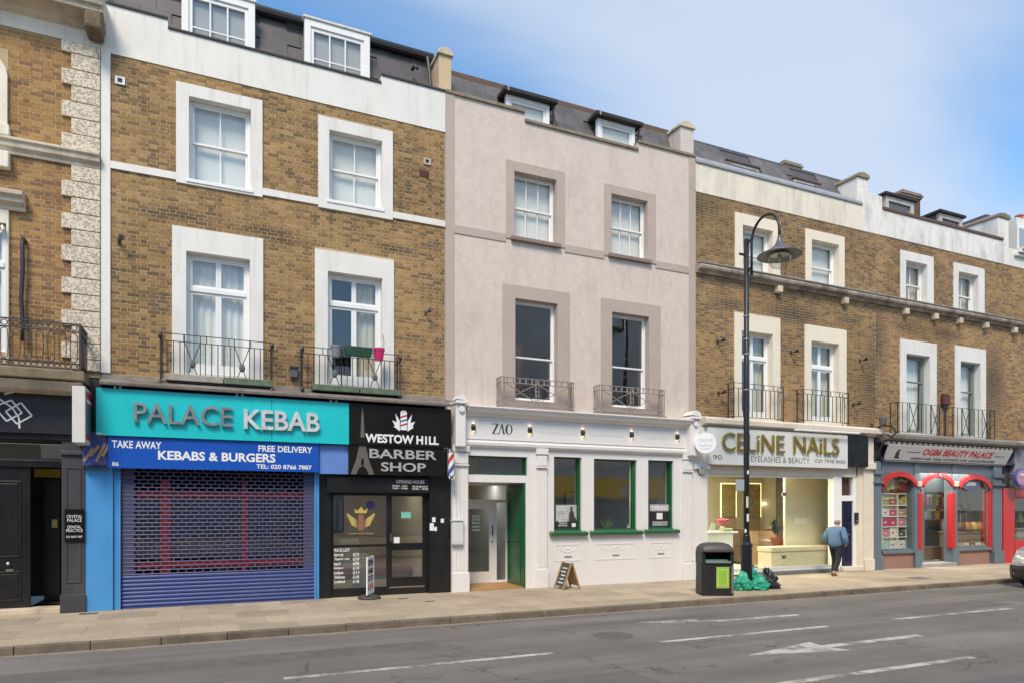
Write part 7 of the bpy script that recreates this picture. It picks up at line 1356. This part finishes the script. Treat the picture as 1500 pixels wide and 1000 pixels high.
pts = [(lx, yo, 7.45), (lx, yo, 8.0)] + [(lx, -2.97 + .43 * math.cos(R(t)), 8.20 + .50 * math.sin(R(t))) for t in range(0, 181, 12)] + [(lx, -3.40, 8.06)]
MB().tube(pts, .030, 8).build('arm', BLK, L_, smooth=True)
for z in (7.62, 8.28): MB().beam((lx, ly, z), (lx, yo, z), .05, .05).build('clamp', BLK, L_)
MB().beam((lx - .22, ly, 7.98), (lx - .06, ly, 7.98), .03, .05).build('side_peg', BLK, L_)
GREYA = mat('grey_cast_aluminium', (.13, .13, .145), .42, metal=.4, var=.2)
hz = Z(1142, 372, -3.40); hd = (lx, -3.40, hz)
MB().lathe([(.035, .42), (.045, .34), (.10, .20), (.22, .10), (.27, .07), (.30, .05), (.47, -.03), (.485, -.05), (.46, -.055), (.28, -.005), (.001, .02)], hd, 28).build('canopy', GREYA, L_, smooth=True)
MB().lathe([(.265, -.02), (.26, -.10), (.23, -.20), (.16, -.29), (.06, -.335), (.001, -.34)], hd, 24).build('glass_bowl', glass_mat('lamp_bowl_glass', (.86, .88, .85), 1.45, .06, .05), L_, smooth=True)
MB().lathe([(.20, .0), (.20, -.035), (.05, -.05), (.04, -.16), (.001, -.17)], hd, 16).build('lamp_holder', mat('lamp_reflector', (.5, .48, .44), .35, metal=.7), L_)
for a, b, c, d, m in ((1.62, 1.80, -.2, .5, LETW), (1.35, 1.44, -.9, -.3, LETW), (1.95, 2.22, -.4, .35, mat('flyposted_paper', (.55, .52, .50), .7, var=.3, scale=15)), (2.75, 2.84, -.1, .5, LETW)):
    r = .0735; rg = [[(lx + r * math.cos(R(-115) + t), ly + r * math.sin(R(-115) + t), z) for z in (a, b)] for t in [c + (d - c) * k / 5 for k in range(6)]]; q = MB()
    for k in range(5): q.quad(rg[k][0], rg[k + 1][0], rg[k + 1][1], rg[k][1])
    q.build('sticker', m, L_, fix=False)
pl = thing('small_plate', 'small grey plate clipped to the lamp post at head height', 'plate', (lx - .15, ly, 2.6)); box('plate', mat('blue_grey_plate', (.35, .40, .44), .5), pl, lx - .34, lx - .085, ly - .02, ly - .008, 2.35, 2.62, .004); MB().beam((lx - .3, ly, 2.6), (lx - .06, ly, 2.6), .02, .02).build('clip', IRON, pl)

# litter bin
bx, by = G(1053, 872); by += .26; bx += .10
B_ = thing('litter_bin', 'black pavement litter bin with hooded top and lime green panel', 'bin', (bx, by, 0)); rotb = Matrix.Translation((bx, by, 0)) @ Matrix.Rotation(R(-24), 4, 'Z')
PLB = mat('bin_black_plastic', (.014, .0135, .015), .5, var=.3, scale=8, dirt=.4, dcol=(.08, .07, .06)); w2, d2 = .36, .29
def rr_ring(w, d, z, r=.07, M=rotb, n=4, dy=0):
    P = []
    for cx_, cy_, a0 in ((w - r, d - r, 0), (-w + r, d - r, 90), (-w + r, -d + r, 180), (w - r, -d + r, 270)):
        for k in range(n + 1): t = R(a0 + 90 * k / n); P.append(M @ Vector((cx_ + r * math.cos(t), cy_ + r * math.sin(t) + dy, z)))
    return P
MB().loft([rr_ring(w2 * .97, d2 * .97, .0), rr_ring(w2, d2, .04), rr_ring(w2 * .985, d2 * .985, .70)]).build('body', PLB, B_, .0)
box_m = lambda n, m, x0, x1, y0, y1, z0, z1, bev=.006: MB().tbox(rotb @ Matrix.Translation(((x0 + x1) / 2, (y0 + y1) / 2, (z0 + z1) / 2)), x1 - x0, y1 - y0, z1 - z0).build(n, m, B_, bev)
box_m('side_wall', PLB, -w2 * .98, -w2 * .98 + .07, -d2 * .9, d2 * .95, .701, .96); box_m('side_wall', PLB, w2 * .98 - .07, w2 * .98, -d2 * .9, d2 * .95, .701, .96); box_m('back_wall', PLB, -w2 * .9, w2 * .9, d2 * .8, d2 * .96, .701, .96)
HOOD = mat('bin_hood', (.06, .055, .052), .45, var=.25, scale=6)
MB().loft([rr_ring(w2 * 1.0, d2 * 1.0, .961), rr_ring(w2, d2, .99), rr_ring(w2 * .95, d2 * .94, 1.06), rr_ring(w2 * .78, d2 * .78, 1.13), rr_ring(w2 * .5, d2 * .5, 1.17, .05), rr_ring(w2 * .2, d2 * .2, 1.185, .03)]).build('hood', HOOD, B_, smooth=True)
box_m('inner_liner', mat('green_liner_bag', (.02, .16, .12), .4), -.26, .26, -d2 * .6, d2 * .6, .702, .80, .03); box_m('lip', mat('grey_lip', (.18, .19, .19), .5), -.28, .28, -d2 - .03, -d2 * .85, .72, .77, .012)
pnl = box_m('notice_panel', mat('lime_green', (.28, .48, .05), .4, var=.1), -.05, .24, -d2 - .014, -d2 - .002, .17, .64); box_m('panel_frame', mat('pale_lime', (.50, .62, .28), .5), -.02, .21, -d2 - .019, -d2 - .0145, .22, .59, .0); box_m('panel_print', mat('lime_green', (.3, .5, .05)), .0, .19, -d2 - .023, -d2 - .0195, .24, .57, .0)
box_m('side_stripe', mat('worn_grey_strip', (.17, .16, .155), .6, var=.4, scale=14), w2 * .80, w2 * .95, -d2 * .99 - .006, -d2 * .97, .05, .66)

# refuse sacks
from mathutils import noise as mnoise
def sack(name, lab, x, y, rx, ry_, rz, m, seed, knot=True):
    t = thing(name, lab, 'rubbish bag', (x, y, 0), 'rubbish bags by the lamp post'); bm = bmesh.new(); bmesh.ops.create_icosphere(bm, subdivisions=5, radius=1)
    for v in bm.verts:
        n = v.co.normalized(); o_v = Vector((seed, seed * .7, 0)); k = 1 + .30 * mnoise.noise(n * 1.5 + o_v)
        for f_, a_ in ((2.6, .20), (5.5, .09), (10, .03)): k += a_ * (abs(mnoise.noise(n * f_ + o_v * f_)) * 2 - .5)
        p = n * k; zz = p.z * rz + rz * .72
        if n.z > .75: zz += rz * .55 * (n.z - .75) / .25 * (1 + .5 * mnoise.noise(n * 8 + o_v))
        zz = max(zz, .004 + .012 * abs(mnoise.noise(n * 6 + o_v)))
        sq = 1 + .22 * max(0, 1 - zz / (rz * .8)); v.co = (x + p.x * rx * sq, y + p.y * ry_ * sq, zz)
    me = bpy.data.meshes.new('sack'); bm.to_mesh(me); bm.free(); link('sack', me, m, t, smooth=True)
    pass
GB = mat('green_bin_bag', (.02, .34, .22), .38, var=.35, scale=9, bump=.5, bscale=14); KB = mat('black_bin_bag', (.014, .014, .016), .28, var=.3, scale=8, bump=1.0, bscale=22)
sack('rubbish_bag', 'green rubbish bag slumped on the left of the lamp post base', 11.58, -2.46, .22, .19, .19, GB, 3.1); sack('rubbish_bag', 'upright green rubbish bag just behind the right of the lamp post', 12.06, -2.16, .21, .20, .30, GB, 6.4); sack('rubbish_bag', 'green rubbish bag lying in front of the lamp post, right side', 11.99, -2.62, .22, .17, .16, GB, 9.7); sack('rubbish_bag', 'shiny black rubbish bag right of the green bags', 12.40, -2.46, .26, .21, .20, KB, 12.2)

# A-board by the ZAO wall and the swing sign at the barber's
ax_, ay_ = 7.72, -.55
A_ = thing('a_board', 'wooden folding A-board with chalk writing leaning open by the ZAO wall', 'sign board', (ax_ + .3, ay_, 0)); AW = mat('ply_wood', (.40, .23, .10), .6, var=.2, scale=9); hA = .62
for nm, x0_, x1_, m in (('panel', ax_, ax_ + .19, mat('chalkboard', (.05, .055, .06), .6, var=.2)), ('panel', ax_ + .40, ax_ + .21, AW)):
    MB().add([(x0_, ay_ - .2, .08), (x0_, ay_ + .2, .08), (x1_, ay_ + .2, hA), (x1_, ay_ - .2, hA), (x0_ + .02, ay_ - .2, .08), (x0_ + .02, ay_ + .2, .08), (x1_ + .02, ay_ + .2, hA), (x1_ + .02, ay_ - .2, hA)], [(0, 1, 2, 3), (7, 6, 5, 4), (0, 4, 5, 1), (1, 5, 6, 2), (2, 6, 7, 3), (3, 7, 4, 0)]).build(nm, m, A_)
for x0_, x1_ in ((ax_ - .03, ax_ + .19), (ax_ + .43, ax_ + .21)):
    for yy in (-.22, .22): MB().beam((x0_, ay_ + yy, 0.0), (x1_ + .01, ay_ + yy, hA + .02), .035, .035).build('leg', AW, A_)
Mch = Matrix.Translation((ax_ - .004, ay_, 0)) @ Matrix(((0, 0, .46, 0), (-1, 0, 0, 0), (0, 0, .888, 0), (0, 0, 0, 1)))
q = MB()
for k in range(5): zz_ = .16 + k * .085; xx_ = ax_ + .19 * (zz_ - .08) / (hA - .08) - .006; q.beam((xx_, ay_ - .12 + .02 * (k % 2), zz_), (xx_, ay_ + .13 - .03 * (k % 3), zz_), .006, .03)
q.build('chalk_line', LETW, A_)
sx_, sy_ = G(541, 876); sx_ += .02
S_ = thing('pavement_sign', 'narrow white swing sign on a round black base in front of the barber', 'sign board', (sx_, sy_, 0)); MB().lathe([(.24, 0), (.25, .02), (.22, .06), (.10, .09), (.04, .11), (.001, .11)], (sx_ - .02, sy_, 0), 20).build('base', mat('rubber_base', (.05, .05, .052), .7, var=.2), S_)
rs = Matrix.Translation((sx_, sy_, 0)) @ Matrix.Rotation(R(62), 4, 'Z')
fr = MB()
for xx in (-.25, .25): fr.tbox(rs @ Matrix.Translation((xx, 0, .49)), .028, .03, .78)
fr.tbox(rs @ Matrix.Translation((0, 0, .89)), .52, .03, .03); fr.tbox(rs @ Matrix.Translation((0, 0, .115)), .52, .03, .03); fr.build('frame', LETW, S_, .006)
MB().tbox(rs @ Matrix.Translation((0, 0, .50)), .47, .012, .74).build('panel', LETW, S_)
for t_, z0_, z1_, m in (('OPEN', .70, .84, BLACKS), ('HAIR', .54, .66, BLACKS), ('CUTS', .38, .50, BLACKS), ('£10', .20, .33, REDP)): lettering(S_, t_, m, -.20, .20, z0_, z1_, -.0105, .003, bold=.02, M=rs)

# ---------------------------------------------------------------- the walker, seen from behind
px0_, py0_ = 16.42, -.98
P_ = thing('person', 'person in a puffed denim-blue jacket and dark trousers walking past the salon', 'person', (px0_, py0_, 0)); hd_ = R(8); Mp = Matrix.Translation((px0_, py0_, 0)) @ Matrix.Rotation(hd_, 4, 'Z')
def skin(name, pts, edges, rad, m, par, root=0, sub=2):
    me = bpy.data.meshes.new(name); me.from_pydata([Mp @ Vector(p) for p in pts], edges, []); o = link(name, me, m, par); me.skin_vertices or None
    md = o.modifiers.new('skin', 'SKIN'); md.use_smooth_shade = True
    for i, r in enumerate(rad): v = me.skin_vertices[0].data[i]; v.radius = r if isinstance(r, tuple) else (r, r); v.use_root = (i == root)
    s_ = o.modifiers.new('sub', 'SUBSURF'); s_.levels = sub; s_.render_levels = sub; return o
SKIN = mat('skin', (.52, .29, .20), .55, var=.06); DENIM = mat('denim_blue_jacket', (.10, .185, .30), .8, var=.25, scale=14, bump=.5, bscale=40); TROU = mat('black_trousers', (.013, .014, .02), .85, var=.2)
# x forward, y left, z up; trailing right leg, leading left leg
bpts = [(0, 0, .86), (0.01, 0, 1.05), (.02, 0, 1.28), (.04, 0, 1.40), (.06, 0, 1.47), (.08, 0, 1.55), (.07, 0, 1.615), # pelvis..crown
        (.0, .09, .84), (.10, .10, .47), (.04, .11, .09), (.16, .115, .04), (.0, -.09, .84), (-.06, -.11, .46), (-.27, -.115, .13), (-.20, -.12, .045),
        (.02, .19, 1.33), (-.06, .29, 1.08), (.08, .24, .90), (.12, .19, .86), (.02, -.19, 1.33), (-.04, -.30, 1.08), (.10, -.25, .90), (.14, -.20, .86)]
bedg = [(0, 1), (1, 2), (2, 3), (3, 4), (4, 5), (5, 6), (0, 7), (7, 8), (8, 9), (9, 10), (0, 11), (11, 12), (12, 13), (13, 14), (2, 15), (15, 16), (16, 17), (17, 18), (2, 19), (19, 20), (20, 21), (21, 22)]
brad = [.13, .13, .14, .065, .06, .088, .055, .085, .06, .042, .03, .085, .06, .042, .03, .06, .045, .034, .03, .06, .045, .034, .03]
skin('body', bpts, bedg, brad, SKIN, P_)
skin('jacket', [(0, 0, .76), (0, 0, 1.08), (.01, 0, 1.30), (.035, 0, 1.40), (.015, .20, 1.32), (-.07, .30, 1.08), (.06, .26, .92), (.015, -.20, 1.32), (-.05, -.31, 1.08), (.08, -.27, .92)], [(0, 1), (1, 2), (2, 3), (2, 4), (4, 5), (5, 6), (2, 7), (7, 8), (8, 9)], [(.20, .215), (.20, .225), (.18, .20), (.09, .09), .105, .085, .06, .105, .085, .06], DENIM, P_)
skin('trousers', [(0, 0, .98), (0, .095, .82), (.10, .10, .47), (.04, .11, .10), (0, -.095, .82), (-.06, -.11, .46), (-.265, -.115, .14)], [(0, 1), (1, 2), (2, 3), (0, 4), (4, 5), (5, 6)], [.15, .108, .080, .062, .108, .080, .062], TROU, P_)
BRN = mat('tan_shoe', (.22, .09, .05), .5)
skin('shoe', [(-.02, .11, .05), (.10, .115, .045), (.19, .12, .035)], [(0, 1), (1, 2)], [.05, .05, .035], mat('dark_shoe', (.03, .025, .02), .5), P_, sub=2); skin('shoe', [(-.30, -.115, .12), (-.22, -.12, .06), (-.16, -.12, .04)], [(0, 1), (1, 2)], [.05, .05, .036], BRN, P_, sub=2)
q = MB(); hc_ = Vector((.062, 0, 1.548)); rg = []
for h_, r in ((-.06, .070), (-.02, .092), (.02, .095), (.045, .088)): rg.append([Mp @ (hc_ + Vector((r * math.cos(R(t)) * 1.02, r * math.sin(R(t)) * .93, h_))) for t in range(70, 291, 20)] + [Mp @ (hc_ + Vector(((r - .012) * math.cos(R(t)) * 1.0, (r - .012) * math.sin(R(t)) * .9, h_))) for t in range(290, 69, -20)])
q.loft(rg).build('hair', mat('thin_grey_hair', (.30, .24, .20), .7, var=.3, scale=60), P_, smooth=True)
q = MB(); f_ = lambda x, y, z: Mp @ (hc_ + Vector((x, y, z)))
for sgn in (-1, 1): q.lathe([(.001, -.03), (.012, -.015), (.014, .01), (.001, .03)], f_(.0, sgn * .09, .0), 7)
q.build('ear', SKIN, P_); q = MB(); q.add([f_(.085, -.016, -.02), f_(.085, .016, -.02), f_(.118, 0, -.02), f_(.090, 0, .03)], [(0, 1, 2), (0, 2, 3), (1, 3, 2), (0, 3, 1)]); q.build('nose', SKIN, P_)
for sgn in (-1, 1): MB().lathe([(.001, -.009), (.009, 0), (.001, .009)], f_(.083, sgn * .033, .012), 8).build('eye', mat('eye_dark', (.03, .02, .02), .2), P_)
MB().tbox(Mp @ Matrix.Translation(hc_ + Vector((.082, 0, -.05))), .012, .045, .010).build('mouth', mat('lip', (.35, .13, .11), .5), P_)

# ---------------------------------------------------------------- parked car at the right edge (front towards the camera)
CX, CY = 19.15, -4.78
C_ = thing('parked_car', 'silver hatchback with black bumper parked at the kerb, cut by right edge', 'car', (CX + 2, CY, RZ)); CP = mat('silver_car_paint', (.64, .64, .65), .25, metal=.6, var=.03, coat=1.0); BPL = mat('black_bumper', (.022, .022, .024), .5); CG = glass_mat('car_glass', (.12, .13, .13), 1.5, .06)
def sec(x, hw, zb, zs, zt, tw): return [(CX + x, CY + y, RZ + z) for y, z in ((-hw * .93, zb), (-hw, zb + .12), (-hw, zs - .12), (-hw * .96, zs), (-tw, zt), (tw, zt), (hw * .96, zs), (hw, zs - .12), (hw, zb + .12), (hw * .93, zb))]
body = [sec(.02, .55, .36, .70, .80, .50), sec(.10, .74, .30, .78, .90, .64), sec(.30, .83, .28, .88, .98, .72), sec(.70, .87, .28, .92, 1.03, .74), sec(1.15, .88, .28, .94, 1.07, .74), sec(1.30, .88, .28, .95, 1.10, .74), sec(2.6, .89, .28, .97, 1.08, .74), sec(3.6, .88, .28, .98, 1.10, .72), sec(4.0, .84, .32, .96, 1.10, .66), sec(4.12, .76, .40, .90, 1.02, .6)]
MB().loft(body).build('body', CP, C_, .012, smooth=True)
gh = [[(CX + x, CY + y, RZ + z) for y, z in ((-w0, 1.02), (-w0, z0), (-w1, z1), (w1, z1), (w0, z0), (w0, 1.02))] for x, w0, z0, w1, z1 in ((1.15, .72, 1.04, .70, 1.06), (1.95, .72, 1.25, .60, 1.50), (2.5, .73, 1.3, .60, 1.55), (3.3, .72, 1.28, .58, 1.52), (3.9, .66, 1.08, .60, 1.12))]
MB().loft(gh).build('cabin_glass', CG, C_, smooth=False); MB().loft([[(CX + x, CY + y, RZ + z) for y, z in ((-w, z0), (-w, z0 + .03), (w, z0 + .03), (w, z0))] for x, w, z0 in ((1.93, .60, 1.49), (2.5, .61, 1.545), (3.3, .59, 1.515))]).build('roof', CP, C_, .01)
for y in (-.72, .72):
    for (xa_, za_), (xb_, zb_) in (((1.15, 1.05), (1.95, 1.49)), ((2.6, 1.07), (2.6, 1.53)), ((3.9, 1.09), (3.3, 1.51))): MB().beam((CX + xa_, CY + y, RZ + za_), (CX + xb_, CY + y * .84, RZ + zb_), .05, .05).build('pillar', CP, C_)
bp = [[(CX + x, CY + y, RZ + z) for z in (zb, zt)] for x, y, zb, zt in ()]
def bumper_ring(z, g): return [(CX - g + .02 + (.10 if abs(y) > .6 else .03 if abs(y) > .35 else 0) + (.20 if abs(y) > .8 else 0), CY + y, RZ + z) for y in (-.88, -.72, -.45, 0, .45, .72, .88)] + [(CX + .42, CY + y, RZ + z) for y in (.88, -.88)]
MB().loft([bumper_ring(.20, -.02), bumper_ring(.26, .06), bumper_ring(.50, .09), bumper_ring(.58, .05)]).build('front_bumper', BPL, C_, .012)
MB().tbox(Matrix.Translation((CX - .045, CY, RZ + .66)), .03, .70, .10).build('grille', BPL, C_, .01); MB().tbox(Matrix.Translation((CX - .065, CY, RZ + .66)), .012, .66, .02).build('grille_bar', mat('chrome', (.7, .7, .7)), C_)
MB().tbox(Matrix.Translation((CX - .085, CY, RZ + .43)), .012, .52, .11).build('number_plate', LETW, C_)
Mpl = Matrix.Translation((CX - .092, CY, RZ + .43)) @ Matrix.Rotation(R(-90), 4, 'Z')
lettering(C_, 'LD54 KXR', BLACKS, -.23, .23, -.035, .035, -.003, .003, bold=.01, M=Mpl)
for sgn in (-1, 1):
    MB().loft([[(CX + x + dx, CY + sgn * y, RZ + z) for x, y, z in ((-.02, .40, .64), (.10, .70, .66), (.16, .76, .72), (.20, .76, .80), (.10, .66, .82), (.02, .45, .76))] for dx in (-.035, .05)]).build('headlight', mat('headlight_lens', (.62, .64, .66), .08, metal=.3, coat=1), C_, .006)
    MB().lathe([(.001, 0), (.05, 0), (.05, .02), (.001, .02)], (CX + .05, CY + sgn * .62, RZ + .38), 12, Matrix.Rotation(R(-90), 4, 'Y')).build('fog_light', mat('headlight_lens', (.6, .6, .6)), C_)
    MB().loft([[(CX + 1.28 + dx, CY + sgn * (.90 + dy), RZ + z) for dy, z in ((0, .98), (.16, .98), (.18, 1.08), (.14, 1.12), (0, 1.10))] for dx in (0, .10)]).build('wing_mirror', BPL, C_, .01)
    for x in (.78, 3.30):
        wc = (CX + x, CY + sgn * .74, RZ + .31); wm = Matrix.Rotation(R(90), 4, 'X')
        t_ = MB().lathe([(.19, -.10), (.29, -.10), (.31, -.07), (.31, .07), (.29, .10), (.19, .10)], wc, 24, wm).build('wheel', mat('tyre_rubber', (.02, .02, .02), .8), C_, smooth=False); MB().lathe([(.001, -.105), (.06, -.11), (.10, -.09), (.185, -.095), (.188, .095), (.001, .105)], wc, 16, wm).build('rim', mat('alloy', (.4, .4, .41), .35, metal=.8), t_)
MB().tube([(CX + .22, CY - .6, RZ + 1.02), (CX + .9, CY - .62, RZ + 1.075)], .01, 4).build('bonnet_crease', CP, C_); MB().tube([(CX + .22, CY + .6, RZ + 1.02), (CX + .9, CY + .62, RZ + 1.075)], .01, 4).build('bonnet_crease', CP, C_)
# a scrap of litter in the gutter
s_x, s_y = G(869, 896, RZ); Lt = thing('paper_scrap', 'crumpled white paper scrap lying in the gutter below the ZAO wall', 'litter', (s_x, s_y, RZ)); MB().loft([[(s_x + r * math.cos(t) * (1 + .4 * math.sin(3 * t)), s_y + r * math.sin(t), RZ + .006 + h) for t in [i * math.pi / 4 for i in range(8)]] for r, h in ((.08, 0), (.10, .02), (.05, .05), (.01, .06))]).build('scrap', LETW, Lt)

# ================================================================ the terrace across the street, mirrored in the shop glass
FARP = mat('far_window_glass', (.20, .24, .27), .25, var=.3, scale=.8)
def far_house(name, lab, x0, x1, h, wm_, fm, shop, wins, fz=(2.75, 3.65)):
    t = thing(name, lab, 'building', ((x0 + x1) / 2, -19, 0)); yf_ = -17.0; w = x1 - x0; holes = []
    for z0, z1 in ((4.6, 6.4), (7.3, 8.6)):
        if z1 < h - .4:
            for k in range(wins): c = x0 + w * (k + .5) / wins; holes.append((c - .55, c + .55, z0, z1))
    sh = (x0 + .5, x1 - .5, .6, fz[0] - .15); holes.append(sh)
    wall_mb(x0 + .01, x1 - .01, 0, h, yf_, yf_ - .3, holes).build('wall', wm_, t, fix=False); box('back_wall', DARK, t, x0 + .01, x1 - .01, yf_ - 3, yf_ - 2.9, 0, h); box('roof', SLATE, t, x0, x1, yf_ - 3.1, yf_ + .1, h + .001, h + .12)
    box('fascia', fm, t, x0 + .1, x1 - .1, yf_ + .002, yf_ + .16, fz[0], fz[1], .01)
    for hx0, hx1, hz0, hz1 in holes:
        f = ring(MB(), (hx0, hx1, hz0, hz1), (hx0 + .07, hx1 - .07, hz0 + .07, hz1 - .07), yf_ - .18, yf_ - .10).build('window', WHITE2 if hz0 > 2 else shop, t); box('pane', FARP, f, hx0 + .07, hx1 - .07, yf_ - .15, yf_ - .145, hz0 + .07, hz1 - .07)
        if hz0 > 2: box('sill', WHITE2, f, hx0 - .08, hx1 + .08, yf_ + .001, yf_ + .08, hz0 - .09, hz0)
    return t
TANR = mat('tan_render', (.64, .53, .37), .85, var=.12, dirt=.3); GRYR = mat('grey_render', (.50, .48, .45), .85, var=.12, dirt=.3); YEL = mat('yellow_fascia', (.85, .50, .02), .4, var=.1); BRR = mat('plain_brown_brick', (.20, .12, .07), .9, var=.35, scale=9)
far_house('facing_house', 'brown brick house across the street, mirrored in the dental entrance glass', -24, -6, 7.6, BRR, CHAR, BLACKP, 6); far_house('facing_house', 'tan rendered house across the street, mirrored in the barber shop glass', -6, 12.5, 7.4, TANR, mat('cream_fascia', (.6, .55, .42), .5), CHAR, 6, (2.9, 3.5)); far_house('facing_house', 'grey house with a yellow shop fascia, mirrored in the ZAO windows', 12.5, 24, 12.8, GRYR, YEL, SLB, 4, (2.55, 3.6)); far_house('facing_house', 'brown brick house across the street, mirrored at the right of the ZAO windows', 24, 46, 7.5, BRR, REDP, CHAR, 7)
